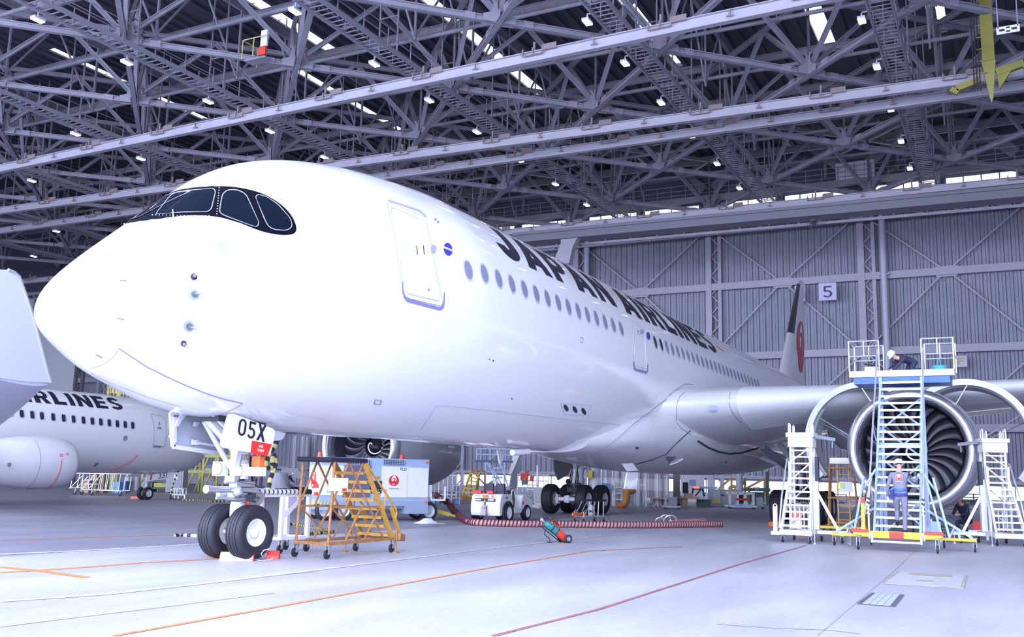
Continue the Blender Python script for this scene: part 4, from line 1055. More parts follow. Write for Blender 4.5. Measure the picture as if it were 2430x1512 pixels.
# ---- amber maintenance stairs
T = thing('maintenance_stairs', 'rusty amber maintenance stairs on casters between the nose wheels and the white power trailer', 'stairs', (5.72, -.93, 0))
hw, ZP, Lp, Ls = .40, 1.93, 1.15, 2.28
b = MB(); b.bar((0,-hw,.29), (Ls,-hw,.29), .06, .06).bar((0,hw,.29), (Ls,hw,.29), .06, .06).bar((0,-hw,.29), (0,hw,.29), .06, .06).bar((Ls,-hw,.29), (Ls,hw,.29), .06, .06)
build('base_frame', b, M_rusty, T, 0)
for (x, y) in ((0,-hw),(0,hw)): build('post', MB().tube((x+.02,y,.3), (x+.10,y,ZP), .028, 10), M_rusty, T)
for y in (-hw, hw):
    g = MB(); g.bar((Lp-.05,y,ZP-.05), (Ls-.02,y,.3), .05, .10); build('stringer', g, M_ysteel, T, 0)
    g = MB(); g.tube((.55,y,ZP-.05), (.05,y,1.02), .022, 8).tube((.58,y,ZP-.05), (1.9,y,.32), .022, 8).tube((1.1,y,1.02), (.55,y,.3), .022, 8).tube((.05,y,1.0), (1.1,y,.32) if y < 0 else (1.15,y,.32), .02, 8).tube((1.05,y,ZP-.03), (.55,y,1.0), .02, 8).tube((1.75,y,1.0), (1.2,y,.3), .02, 8); build('side_brace', g, M_rusty, T)
    g = MB(); g.bar((.04,y,1.0), (Lp+.55,y,.97), .04, .04); build('mid_rail', g, M_rusty, T, 0)
    g = MB().path([(Lp-.3,y,ZP+.0),(Lp-.02,y,ZP-.02),(Ls+.0,y*1.05,.95),(Ls+.06,y*1.05,.85),(Ls+.02,y*1.05,.72)], .024, 8).tube((Ls-.35,y,1.35), (Ls-.4,y,.85), .018, 8).bar((Ls-.12,y,.95), (Ls+.28,y,.32), .05, .08); build('handrail', g, M_ysteel, T)
for i in range(8):
    t = (i+.5)/8; x = Lp-.02+(Ls-Lp)*t; z = ZP-.15-(ZP-.45)*t
    build('step', MB().box((x,0,z), (.20,2*hw-.04,.035)).box((x-.09,0,z-.02), (.03,2*hw-.04,.05)), M_ysteel, T, 0)
build('platform', MB().box((Lp/2+.05,0,ZP-.02), (Lp,2*hw,.05)), M_ysteel, T, 0)
g = MB()
for p, q in (((.0,-hw,ZP),(Lp,-hw,ZP)),((.0,hw,ZP),(Lp,hw,ZP)),((.0,-hw-.04,ZP),(.0,hw+.04,ZP))): g.tube(p, q, .05, 10)
build('edge_padding', g, M_pad, T)
p = at_y(803, 1150, -1.36)-Vector(T.location); build('notice_plate', MB().box((p.x,p.y+.0,p.z), (.62,.012,.26)).box((p.x,p.y-.0,p.z), (.6,.02,.24)), M_wpaint, T, 0)
build('notice_print', MB().box((p.x+.19,p.y-.012,p.z-.10), (.14,.004,.05)), M_red, T, 0)
casters(T, [(0,-hw,0),(0,hw,0),(Ls-.25,hw,0),(Ls-.05,-hw,0)], .09, .27)
g = MB()
for (x, y) in ((Ls-.62,hw),(Ls-.02,-hw-.1)): g.tube((x,y,0), (x,y,.5), .018, 8).box((x,y,.01), (.1,.1,.02))
g.bar((Ls,-hw-.1,.34), (Ls+.25,-hw-.06,.3), .16, .14); build('jack_leg', g, M_rusty, T, 0)
# ---- white stand with the striped pad
T = thing('work_stand', 'white frame stand with a black and white striped padded top just behind the nose wheels', 'stand', (5.95, .15, 0))
a, e = at_y(612, 1168, .15)-Vector(T.location), at_y(736, 1171, .15)-Vector(T.location); zt = a.z
build('padded_top', MB().tube((a.x,0,zt), (e.x,0,zt), .055, 12).tube((a.x,.62,zt), (e.x,.62,zt), .055, 12).tube((a.x,0,zt), (a.x,.62,zt), .055, 12).tube((e.x,0,zt), (e.x,.62,zt), .055, 12), M_pad, T)
g = MB(); n = 9
for i in range(n): t = (i+.3)/n; x = a.x+(e.x-a.x)*t*.72; g.tube((x,0,zt), (x+.09,0,zt), .058, 12).tube((x,.62,zt), (x+.09,.62,zt), .058, 12)
build('white_stripe', g, M_wpaint, T)
g = MB()
X0_, X1_ = .15, 1.0
for x in (X0_, X1_):
    for y in (.03, .6): g.bar((x,y,.28), (x,y,zt), .085, .085)
for y in (.03, .6): g.bar((X0_,y,.30), (X1_,y,.30), .06, .06); g.bar((a.x,y,zt-.07), (e.x,y,zt-.07), .06, .06)
g.bar((X0_,.03,.3), (X0_,.6,.3), .06).bar((X1_,.03,.3), (X1_,.6,.3), .06).bar((X0_+.02,.03,.75), (X1_-.25,.03,zt-.1), .10, .10)
build('frame', g, M_wpaint, T, 0)
build('document_pocket', MB().box((.42,-.01,zt-.22), (.27,.01,.24)), mat('lilac_paper', (.48,.46,.62), .6), T, 0)
casters(T, [(X0_,.03,0),(X1_,.03,0),(X0_,.6,0),(X1_,.6,0)], .09, .28)
# ---- chocks
def chock(px, py, L, rz, lab, m1):
    T = thing('wheel_chock', lab, 'chock', at_z(px, py), rz, 'chocks at the airliner wheels')
    build('body', MB().prism([(0,-.10,0),(0,.10,0),(0,.085,.07),(0,.03,.15),(0,-.03,.15),(0,-.085,.07)], (L,0,0)), m1, T, 0)
    build('end_cap', MB().prism([(L,-.10,0),(L,.10,0),(L,.085,.07),(L,.03,.15),(L,-.03,.15),(L,-.085,.07)], (.012,0,0)), M_red, T, 0); return T
M_chock = mat('chock_faded', (.72,.42,.40), .6, vary=.2, scale=5)
chock(524, 1329, .62, -1.08, 'long pale pink chock in front of the nose wheels', M_chock)
chock(634, 1326, .22, -1.05, 'short red chock behind the near nose wheel', M_red)
pts = [at_z(594,1329,.1), at_z(604,1327,.02), at_z(618,1331,.02), at_z(640,1329,.02), at_z(648,1325,.05)]
g = MB().path(pts, .009, 6).path([at_z(626,1326,.02), at_z(620,1315,.16), at_z(626,1306,.24), at_z(638,1303,.26)], .009, 6)
tag(build('chock_rope', g, mat('rope_pale', (.6,.58,.58), .7)), 'thin pale rope tying the two chocks at the nose wheels', 'rope')
# ---- striped ropes and cable
M_ryel = mat('rope_yellow', (.62,.58,.22), .6); M_rblk = mat('rope_black', (.02,.02,.03), .6)
def striped(pts, r, lab, n=3, name='striped_rope', mA=None, mB=None, step=.11):
    P = [Vector(p) for p in pts]; Q = []
    for i in range(len(P)-1):
        m = max(2, int((P[i+1]-P[i]).length/.05)); Q += [P[i].lerp(P[i+1], k/m) for k in range(m)]
    Q.append(P[-1]); a = MB().path(Q, r, 8); b = MB(); k = 0; per = max(2, int(step/.05*2))
    for i in range(0, len(Q)-per//2-1, per): b.path(Q[i:i+per//2+1], r*1.12, 8)
    t = thing(name, lab, 'rope' if 'rope' in name else 'hose'); build('core', a, mA or M_ryel, t); build('stripe', b, mB or M_rblk, t); return t
def fl(l, z=.03): return [at_z(x, y, z) for x, y in l]
striped(fl([(415,1271),(430,1270),(445,1271),(468,1272)]), .04, 'black and white striped rope end lying left of the nose wheels', mA=M_wpaint)
striped(fl([(675,1245),(700,1244),(730,1250),(760,1256),(785,1263),(792,1262),(775,1264),(740,1266),(712,1272),(697,1273)]), .045, 'yellow and black striped rope looping on the floor behind the amber stairs')
def drop(l, y): return [at_y(a, b, y) for a, b in l]
striped(drop([(657,1044),(652,1060),(640,1075),(633,1090),(630,1100),(634,1110),(642,1112),(647,1105),(646,1090),(651,1080),(654,1100),(648,1118),(642,1135),(638,1152),(637,1163)], .25), .045, 'yellow and black striped rope hanging in coils behind the number door')
striped([at_d(x, y, 50) for x, y in ((423,1117),(422,1122),(416,1135),(411,1150),(406,1172))]+[at_z(x, y, .03) for x, y in ((404,1183),(430,1186),(465,1187),(505,1190),(540,1190))], .035, 'thin yellow and black striped cable trailing on the floor under the small jet nose')
# ---- white power trailer
pL = at_z(757, 1236, 0); rz = radians(-37)
_n = Vector((-sin(rz), cos(rz), 0)); _d = ray(1017, 1150); LN = ((CAM+_d*((pL-CAM).dot(_n)/_d.dot(_n)))-pL); LN = LN.x*cos(rz)+LN.y*sin(rz)
T = thing('power_trailer', 'white and pale blue power trailer with red bird emblems behind the amber stairs', 'trailer', pL, rz)
zt = 2.22; zb = .58; dp = 1.75                       # local x along the side, y away from the lens
def P_(px, py):                                        # photo pixel -> local point on the near side
    d = ray(px, py); n = Vector((-sin(rz), cos(rz), 0)); t = (pL-CAM).dot(n)/d.dot(n); q = CAM+d*t-pL
    return Vector((q.x*cos(rz)+q.y*sin(rz), 0, q.z))
build('body', MB().bb((0,0,zb+.08), (LN,dp,zt)).bb((0,.0,zb-.22), (LN*.1,dp,zb+.1)), M_lblue, T, 0)
build('chassis', MB().bb((.05,-.01,zb-.06), (LN,dp,zb+.12)).bb((LN*.78,-.02,zb-.33), (LN+.0,dp*.8,zb-.05)).bb((.1,.2,.42), (LN,dp-.2,.6)), mat('chassis_blue', (.30,.37,.50), .4), T, 0)
for a, c, nm in (((1,0),(0,0),0),):
    pass
def panel(x0, y0, x1, y1, m, name='side_door', pad=.0):
    a, b = P_(x0, y0), P_(x1, y1); return build(name, MB().bb((a.x,-.025,b.z), (b.x,.01,a.z)), m, T, 0), a, b
panel(764, 1104, 815, 1176, M_wpaint); o, a, b = panel(907, 1107, 965, 1181, M_wpaint); panel(967, 1110, 1014, 1181, M_wpaint)
ca = P_(934, 1141); crane_emblem(frame_M((ca.x, -.03, ca.z), (1,0,0), (0,0,1)), .195, T, d=.004)
cb = P_(934, 1160); flat_text('JAPAN AIRLINES', .055, mat('print_grey', (.3,.3,.36), .5), 'lettering', T, frame_M((cb.x,-.03,cb.z), (1,0,0), (0,0,1)))
cb = P_(956, 1114); flat_text('TLD', .15, M_ink, 'lettering', T, frame_M((cb.x,-.03,cb.z), (1,0,0), (0,0,1)))
cb = P_(782, 1166); flat_text('2080', .12, mat('print_grey', (.3,.3,.36), .5), 'lettering', T, frame_M((cb.x,-.03,cb.z), (1,0,0), (0,0,1)))
panel(816, 1104, 877, 1180, mat('vent_slate', (.11,.12,.20), .5), 'vent_panel')
M_mesh = mat('grille_dark', (.05,.05,.08), .5)
for x0, x1 in ((827, 878), (910, 959)):
    o, a, b = panel(x0, 1091, x1, 1104, M_mesh, 'grille'); g = MB()
    for i in range(13): x = a.x+(b.x-a.x)*i/12; g.bar((x,-.03,b.z), (x,-.03,a.z), .014)
    for i in range(4): z = b.z+(a.z-b.z)*i/3; g.bar((a.x,-.03,z), (b.x,-.03,z), .014)
    build('mesh', g, M_lblue, o, 0)
o, a, b = panel(878, 1141, 906, 1171, M_dark, 'control_panel'); g = MB()
for i in range(5): g.ball((a.x+.07+i*.085,-.03,b.z+.12), .018, 6)
g.box(((a.x+b.x)/2,-.03,b.z+.04), (.3,.02,.03)); build('gauge', g, mat('gauge_white', (.7,.7,.55), .5), o)
# left end panel with emblem and extinguisher
build('end_door', MB().bb((-.025,.12,zb+.3), (.0,dp-.1,zt-.32)), M_wpaint, T, 0)
crane_emblem(frame_M((-.03,dp*.55,1.42), (0,-1,0), (0,0,1)), .33, T, d=.004)
g = MB().tube((-.09,.28,.86), (-.09,.28,1.22), .075, 12).ball((-.09,.28,1.22), .075, 10).tube((-.09,.28,1.28), (-.09,.28,1.36), .025, 8).tube((-.09,.28,1.34), (-.16,.28,1.30), .02, 6); build('extinguisher', g, M_red, T)
build('extinguisher_label', MB().tube((-.09,.28,.98), (-.09,.28,1.12), .078, 12), M_wpaint, T)
g = MB()
for i in range(5): g.prism([(-.02,.1+i*.3,.52),(-.02,.24+i*.3,.52),(-.02,.34+i*.3,.70),(-.02,.2+i*.3,.70)], (.03,0,0)).prism([(i*.12,-.02,.52),(.05+i*.12,-.02,.52),(.10+i*.12,-.02,.70),(.05+i*.12,-.02,.70)], (0,.03,0))
build('hazard_stripe', g, mat('hazard_yellow', (.62,.58,.2), .5), T, 0)
for px, c in ((965, 'red'), (767, 'amber')):
    q = P_(px, 1090 if c == 'red' else 1086); build('beacon', MB().lathe([(0,.09),(.04,.09),(.05,.07),(.16,.065),(.19,0)], (q.x,.5,zt), (0,0,1), 14), M_red if c == 'red' else M_orange, T)
g = MB()
for px, py in ((1014,1097),(1011,1191),(894,1133)): q = P_(px, py); g.box((q.x,-.02,q.z), (.14,.03,.07))
build('marker_light', g, M_orange, T, 0)
for x, y in ((.32,.18),(.32,dp-.18),(1.0,.18),(1.0,dp-.18)): wheel(T, (x-.1 if x < .5 else x-.1,y,.34), .34, .22, .19, -1, hubm=mat('hub_grey', (.55,.57,.62), .4))
wheel(T, (LN+.12,.25,.34), .34, .22, .20, -1, hubm=MATS['hub_grey']); wheel(T, (LN+.12,dp-.25,.34), .34, .22, .20, -1, hubm=MATS['hub_grey'])
g = MB().tube((LN+.12,.2,.34), (LN+.12,dp-.2,.34), .05, 8).bar((LN-.3,dp/2,.5), (LN+.3,dp/2,.4), .3, .1); build('axle', g, M_dark, T)
build('rack', MB().bb((LN,.1,.85), (LN+.18,.5,1.30)).bar((LN+.15,.1,.75), (LN+.72,.1,.75), .06).bar((LN+.70,.1,.75), (LN+.70,.1,1.25), .06).bar((LN+.15,.1,1.0), (LN+.15,.1,.75), .06).bar((LN+.15,.9,.75), (LN+.72,.9,.75), .06).bar((LN+.70,.1,.75), (LN+.70,.9,.75), .06), M_wpaint, T, 0)
build('tow_bar', MB().bar((LN+.3,dp/2,.42), (LN+1.15,dp/2-.2,.2), .10, .14).bar((LN+1.15,dp/2-.2,.2), (LN+1.6,dp/2-.3,.1), .07), mat('towbar_yellow', (.66,.50,.05), .5), T, 0)
# ---- air hose, spiral wound
pts = [(1036,1176,.85),(1046,1184,.75),(1058,1190,.62),(1068,1200,.45),(1080,1216,.25),(1094,1228,.14),(1112,1237,.11),(1130,1240,.11),(1170,1241.5,.11),(1230,1243,.11),(1300,1244,.11),(1380,1245,.11),(1460,1246,.11),(1560,1246,.11),(1640,1245,.11),(1714,1244,.11)]
P = [at_z(*p) for p in pts]
def dense(P, st):
    out = []
    for i in range(len(P)-1):
        a, b, c, d = P[max(i-1,0)], P[i], P[i+1], P[min(i+2,len(P)-1)]; n = max(2, int((c-b).length/st))
        for k in range(n):
            t = k/n; out.append(.5*((2*b)+(c-a)*t+(2*a-5*b+4*c-d)*t*t+(3*b-a-3*c+d)*t**3))
    out.append(P[-1]); return out
T = thing('air_hose', 'long pink ribbed air hose lying across the floor behind the gas cart', 'hose')
Q = dense(P, .08); build('hose_tube', MB().path(Q, .105, 14), mat('hose_pink', (.50,.27,.27), .6), T)
hx = []; ph = 0.0; side = Vector((0,0,1))
Q2 = dense(P, .018)
for i in range(1, len(Q2)-1):
    d = (Q2[i+1]-Q2[i-1]); ph += d.length/2*2*pi/.125; d.normalize(); s = d.cross(Vector((0,0,1))).normalized(); uu = s.cross(d); hx.append(Q2[i]+(s*cos(ph)+uu*sin(ph))*.108)
build('spiral_band', MB().path(hx, .027, 5), mat('hose_dark', (.10,.015,.03), .6), T)
Q = fl([(1592,1240),(1620,1238),(1650,1237),(1672,1236)], .1); T2 = thing('spare_hose', 'short pink ribbed hose lying beside the far end of the long air hose', 'hose'); build('hose_tube', MB().path(dense(Q,.1), .10, 12), MATS['hose_pink'], T2)
g = MB(); 
for px, py, r in ((1565,1236,.16),(1578,1233,.22),(1590,1235,.24)): c = at_z(px, py, r*.8); g.path([c+Vector((cos(a)*r*.5, sin(a)*r, cos(a)*r*.75)) for a in [2*pi*i/16 for i in range(16)]], .025, 6, closed=True)
tag(build('hose_clamp', g, M_alum), 'loose silver clamp rings lying on the pink hose', 'clamp')
# cloth bundle on the floor under the trailer
T = at_z(1035, 1243); g = MB(); rows = []
for i in range(9):
    rows.append([(T.x-.42+.105*i*.8+(-.02 if j % 2 else 0), T.y-.25+.1*j+.42-.0525*i, max(.005, .20*sin(pi*min(1,max(0,i/6)))*(.5+.5*cos((j-2.5)*1.1))+.015*((i*j) % 3))) for j in range(6)])
g.grid(rows); o = build('cover_sheet', g, mat('sheet_white', (.62,.62,.72), .7), None, 60); sm = o.modifiers.new('s', 'SOLIDIFY'); sm.thickness = .012
tag(o, 'crumpled white sheet on the floor under the power trailer wheel', 'sheet')
# ---- tow tractor
o = at_z(1150, 1238); T = thing('tow_tractor', 'small white open tow tractor seen from behind, parked beside the pink hose', 'tractor', o, radians(1))
tw = .62; rear = [(0,.42),(.03,.62),(.12,.98),(.25,1.03),(1.05,1.02),(1.12,.92),(1.15,.35),(.15,.30)]
def side_poly(x): return x
g = MB(); pr = [(x, -tw, z) for x, z in [(.06,.20),(.0,.34),(.0,.66),(.10,.95),(.22,1.02),(.95,1.02),(1.05,.9),(1.15,.62),(1.15,.36),(.9,.36)]]; g.prism(pr, (0,2*tw,0)); o = build('body', g, M_wpaint, T, 20); bv = o.modifiers.new('b', 'BEVEL'); bv.width = .05; bv.segments = 3
g = MB().prism([(1.1,-tw*.9,z) if False else (x,-tw*.92,z) for x, z in ((1.0,.28),(1.95,.28),(2.1,.42),(1.95,.5),(1.0,.5))], (0,2*tw*.92,0)).prism([(x,-tw*.95,z) for x, z in ((1.85,.45),(2.0,.95),(2.15,1.0),(2.75,.85),(2.95,.8),(2.95,.5),(2.2,.42))], (0,2*tw*.95,0)); o = build('front_body', g, M_wpaint, T, 20); bv = o.modifiers.new('b', 'BEVEL'); bv.width = .03; bv.segments = 2
for y, s in ((-tw+.02,-1),(tw-.02,1)):
    wheel(T, (.62,y,.33), .33, .26, .20, s); wheel(T, (2.35,y*.95,.30), .30, .22, .17, s)
    build('wheel_arch', MB().lathe([(-.03*s,.36),(-.03*s,.43),(.03*s,.43),(.03*s,.36)], (.62,y+s*.06,.33), (0,s,0), 24, closed=True), M_dark, T, 40)
build('bumper_strip', MB().box((-.015,0,.80), (.05,.82,.11), 0), M_dark, T, 0)
build('tail_light', MB().box((-.045,-.27,.80), (.02,.24,.05)).box((-.045,.27,.80), (.02,.24,.05)), mat('lens_white', (.85,.86,.88), .1), T, 0)
build('tow_hitch', MB().box((-.06,.0,.42), (.16,.20,.34)).box((-.1,.0,.52), (.2,.14,.05)).tube((-.09,0,.2), (-.09,0,.72), .02, 8).bar((-.02,0,.6), (-.02,0,.8), .05), mat('hitch_steel', (.36,.33,.30), .5, metal=.4), T, 0)
build('warning_plate', MB().box((.03,.02,.93), (.03,.22,.09), 0), M_orange, T, 0)
build('rear_lamp_box', MB().box((.2,.40,1.08), (.16,.30,.10)).box((.2,-.12,1.08), (.16,.26,.10)), M_red, T, 0)
Me = frame_M((.062,-.3,.93), (0,-1,0), (.25,0,1)); flat_text('120 X', .07, mat('print_grey', (.3,.3,.36), .5), 'lettering', T, frame_M((.055,.35,.93), (0,-1,0), (.25,0,1)))
Me = frame_M((.55,-tw-.012,.88), (1,0,0), (0,0,1)); flat_text('120X', .09, M_ink, 'lettering', T, Me)
crane_emblem(frame_M((2.05,-tw*.95-.01,.68), (1,0,0), (0,0,1)), .07, T, txt=False, d=.003); crane_emblem(frame_M((.05,-.28,.93), (0,-1,0), (.3,0,1)), .045, T, txt=False, d=.003)
for y in (.12, -.34):
    g = MB(); rows = []
    for i in range(5):
        zz = 1.0+.42*i/4; hwid = .19-.03*(i == 4)-.01*(i == 0); xx = .62-.10*i/4; rows.append([(xx-.05+.11*(k in (2,3,4)), y+hwid*c, zz) for k, c in enumerate((-1,-.7,-.9,0,.9,.7,1,0))])
    o = build('seat', MB().bb((.5,y-.2,.98), (.62,y+.2,1.40)).bb((.55,y-.2,.95), (1.0,y+.2,1.05)), mat('seat_navy', (.02,.02,.05), .5), T, 20); bv = o.modifiers.new('b', 'BEVEL'); bv.width = .045; bv.segments = 3
build('steering_wheel', MB().path([(1.6+.08*cos(a),.15+.19*sin(a),1.12+.17*cos(a)) for a in [2*pi*i/20 for i in range(20)]], .018, 6, closed=True).tube((1.6,.15,1.12), (1.95,.15,.85), .025, 8), M_dark, T)
build('grab_rail', MB().path([(1.0,-tw+.03,.9),(1.02,-tw+.03,1.12),(1.08,-tw+.03,1.16),(1.28,-tw+.03,1.12),(1.42,-tw+.03,.72)], .03, 8), M_wpaint, T)
build('bonnet_drum', MB().tube((1.5,-.1,1.02), (2.1,-.1,1.02), .13, 16).bb((1.3,-.3,.5), (1.9,.4,.95)), mat('drum_dark', (.05,.045,.06), .4), T)
# ---- gas cart
o = at_z(1332, 1288); T = thing('gas_cart', 'two-wheeled cart with a red and teal gas cylinder standing in front of the pink hose', 'cart', o, radians(-38))
ax = Vector((cos(radians(-35)), 0, sin(radians(-35)))); c0 = Vector((-.62,0,.66))
rc = .125; build('cylinder', MB().lathe([(.0,0.02),(.02,.06),(.08,.105),(.16,rc),(.54,rc)], c0, ax, 22), mat('teal_paint', (.03,.22,.22), .35), T)
build('cylinder_base', MB().lathe([(.54,rc),(.92,rc),(.96,rc*.9),(.96,0)], c0, ax, 22), mat('gas_red', (.70,.05,.03), .4), T)
build('band', MB().lathe([(.30,rc+.005),(.34,rc+.005)], c0, ax, 22).lathe([(.52,rc+.004),(.55,rc+.004)], c0, ax, 22), M_dark, T)
build('valve', MB().tube(c0, c0-ax*.10, .028, 8).ball(c0-ax*.1, .045, 8).tube(c0-ax*.06, c0-ax*.06+Vector((-.1,0,.03)), .02, 6).lathe([(-.02,.05),(.02,.05)], c0-ax*.14, (0,1,0), 12, cap=True), M_alum, T)
nrm = Vector((-ax.z, 0, ax.x)); g = MB()
for y in (-.15, .15): g.path([c0+ax*.98+nrm*(-rc-.03)+Vector((0,y,0)), c0-ax*.02+nrm*(-rc-.03)+Vector((0,y,0)), c0-ax*.08+nrm*.05+Vector((0,y*.9,0)), c0+ax*.1+nrm*.22+Vector((0,y*.8,0)), c0+ax*.45+nrm*.20+Vector((0,y*.6,0))], .016, 6)
g.tube(c0+ax*.98+nrm*(-rc-.03)+Vector((0,-.15,0)), c0+ax*.98+nrm*(-rc-.03)+Vector((0,.15,0)), .016, 6); g.bar(c0+ax*.98+nrm*(-rc), c0+ax*.98+nrm*.1, .2, .02)
g.path([c0+ax*.15+nrm*(-rc-.03), c0+ax*.22+nrm*(-rc-.2), (-.42,0,.12), (-.42,0,.02)], .018, 6).bar((-.50,0,.02), (-.34,0,.02), .12, .02).tube((.12,-.26,.13), (.12,.26,.13), .014, 8).tube((.12,-.15,.13), c0+ax*.92+nrm*(-rc-.03)+Vector((0,-.15,0)), .014, 6).tube((.12,.15,.13), c0+ax*.92+nrm*(-rc-.03)+Vector((0,.15,0)), .014, 6)
build('cart_frame', g, M_dark, T)
T.scale = (.80,.80,.80); build('hose_reel', MB().path([c0+ax*(.1+.5*i/20)+nrm*(.20+.03*sin(i*1.3))+Vector((0,.06*cos(i*1.3),0)) for i in range(21)], .028, 6), M_red, T)
for y in (-.26, .26):
    e = part_empty('cart_wheel', T); build('tyre', MB().lathe([(-.03,.07),(-.035,.11),(-.02,.135),(.02,.135),(.035,.11),(.03,.07)], (.12,y,.135), (0,1,0), 22, closed=True), M_tyre, e); build('rim', MB().lathe([(-.02,0),(-.02,.075),(.02,.075),(.02,0)], (.12,y,.135), (0,1,0), 16), mat('cart_grey', (.3,.31,.35)), e)
# ---- slim tool trolley with an orange tube
o = at_z(1405, 1240); T = thing('tool_trolley', 'slim metal trolley with black top and orange tube before the far main wheels', 'trolley', o, radians(-22))
L_, W_ = 1.15, .5; g = MB()
for y in (0, W_):
    g.tube((-.45,y,.22), (.72,y,.22), .018, 8).tube((.62,y,.22), (.62,y,.82), .018, 8).tube((.32,y,.22), (.36,y,.82), .018, 8).tube((-.45,y,.22), (-.05,y,.80), .016, 8).tube((-.15,y,.22), (.2,y,.78), .014, 8).path([(-.45,y,.22),(-.47,y,.40),(-.38,y,.46),(-.3,y,.38)], .014, 6)
for x in (-.45, .72): g.tube((x,0,.22), (x,W_,.22), .016, 8)
build('frame', g, M_alum, T)
build('padded_top', MB().tube((-.1,0,.83), (.78,0,.83), .035, 10).tube((-.1,W_,.83), (.78,W_,.83), .035, 10).tube((.78,0,.83), (.78,W_,.83), .035, 10).tube((-.1,0,.83), (-.1,W_,.83), .035, 10), M_pad, T)
build('orange_tube', MB().tube((-.85,.2,.30), (-.1,.25,.32), .055, 12), M_orange, T)
build('canister', MB().tube((.2,.25,.45), (.2,.25,.66), .07, 12).ball((.2,.25,.3), .09, 10), mat('tin_grey', (.45,.46,.5), .4), T)
casters(T, [(-.42,0,0),(-.42,W_,0),(.66,0,0),(.66,W_,0)], .07, .2)
# ---- main wheel chock and floor items
chock(1824, 1248, .6, -1.08, 'orange chock beside the big wheels at the white stair tower', M_orange)
# ---- floor markings
def floor_line(px, wd, m):
    P = [at_z(x, y, .0) for x, y in px]; g = MB()
    for i in range(len(P)-1):
        a, b = P[i], P[i+1]; s = (b-a).cross(Vector((0,0,1))).normalized()*wd/2; z = Vector((0,0,.0025+.0004*len(px))); g.add([a-s+z, b-s+z, b+s+z, a+s+z], [(0,1,2,3)])
    return struct('floor_marking', g, m, smooth=0)
M_lo = mat('line_orange', (.72,.26,.10), .6, vary=.35, scale=6); M_lr = mat('line_red', (.42,.16,.18), .6, vary=.5, scale=9); M_lw = mat('line_pale', (.62,.62,.70), .5, vary=.3, scale=4); M_ld = mat('joint_dark', (.33,.32,.37), .7)
floor_line([(0,1359.5),(170,1349),(350,1335),(528,1326)], .17, M_lo); floor_line([(0,1346),(95,1355),(205,1371)], .17, M_lo)
floor_line([(270,1510),(600,1451),(900,1396),(1150,1350),(1400,1308),(1620,1297.5)], .085, M_lo)
floor_line([(1170,1510),(1420,1447),(1620,1383),(1760,1338),(1912,1295)], .07, M_lr)
floor_line([(0,1428),(250,1411),(530,1380),(800,1347),(1100,1310),(1400,1275),(1560,1258)], .16, M_lw)
floor_line([(0,1316),(200,1307),(470,1292),(800,1272)], .2, M_lw); floor_line([(0,1283),(200,1276),(420,1269)], .1, M_lo)
floor_line([(1940,1509),(2040,1424),(2120,1357),(2175,1305)], .014, M_ld); floor_line([(1700,1482),(1830,1491),(1970,1496),(2040,1505)], .035, M_ld)
floor_line([(0,1489),(150,1470),(400,1440),(650,1408)], .03, M_ld); floor_line([(560,1376),(660,1366),(757,1357)], .035, M_ld)
# floor grating and hatch
def quad(px, z=.006): return [at_z(a, b, z) for a, b in px]
T = thing('floor_grating', 'metal drain grating with dark side strips set in the floor by the lower edge', 'grating')
Qs = quad([(2033,1433),(2124,1440),(2146,1412),(2068,1407)]); build('side_strips', MB().prism(Qs, (0,0,.004)), mat('strip_dark', (.10,.10,.14), .5), T, 0)
def inq(Q, u0, v0, u1, v1, z):
    f = lambda u, v: (Q[0]*(1-u)+Q[1]*u)*(1-v)+(Q[3]*(1-u)+Q[2]*u)*v
    return [f(u0,v0)+Vector((0,0,z)), f(u1,v0)+Vector((0,0,z)), f(u1,v1)+Vector((0,0,z)), f(u0,v1)+Vector((0,0,z))]
g = MB()
for i in range(4): g.prism(inq(Qs, .14+i*.185, .03, .14+i*.185+.17, .97, .004), (0,0,.004))
build('bars', g, mat('grating_steel', (.42,.47,.56), .35), T, 0)
T = thing('floor_hatch', 'large rectangular pit hatch with yellowed edges set in the floor before the blue stair tower', 'hatch')
Qs = quad([(2090,1385),(2287,1397),(2296,1366),(2128,1357)]); build('plate', MB().prism(Qs, (0,0,.003)), mat('hatch_plate', (.52,.52,.60), .5, vary=.1), T, 0)
g = MB()
for r in ((0,0,.04,1),(.96,0,1,1),(.2,.72,.8,.97),(.38,.28,.6,.42)): g.prism(inq(Qs, *r[:2], *r[2:], .003), (0,0,.003))
build('worn_edge', g, mat('hatch_yellow', (.45,.42,.33), .6, vary=.3, scale=5), T, 0)
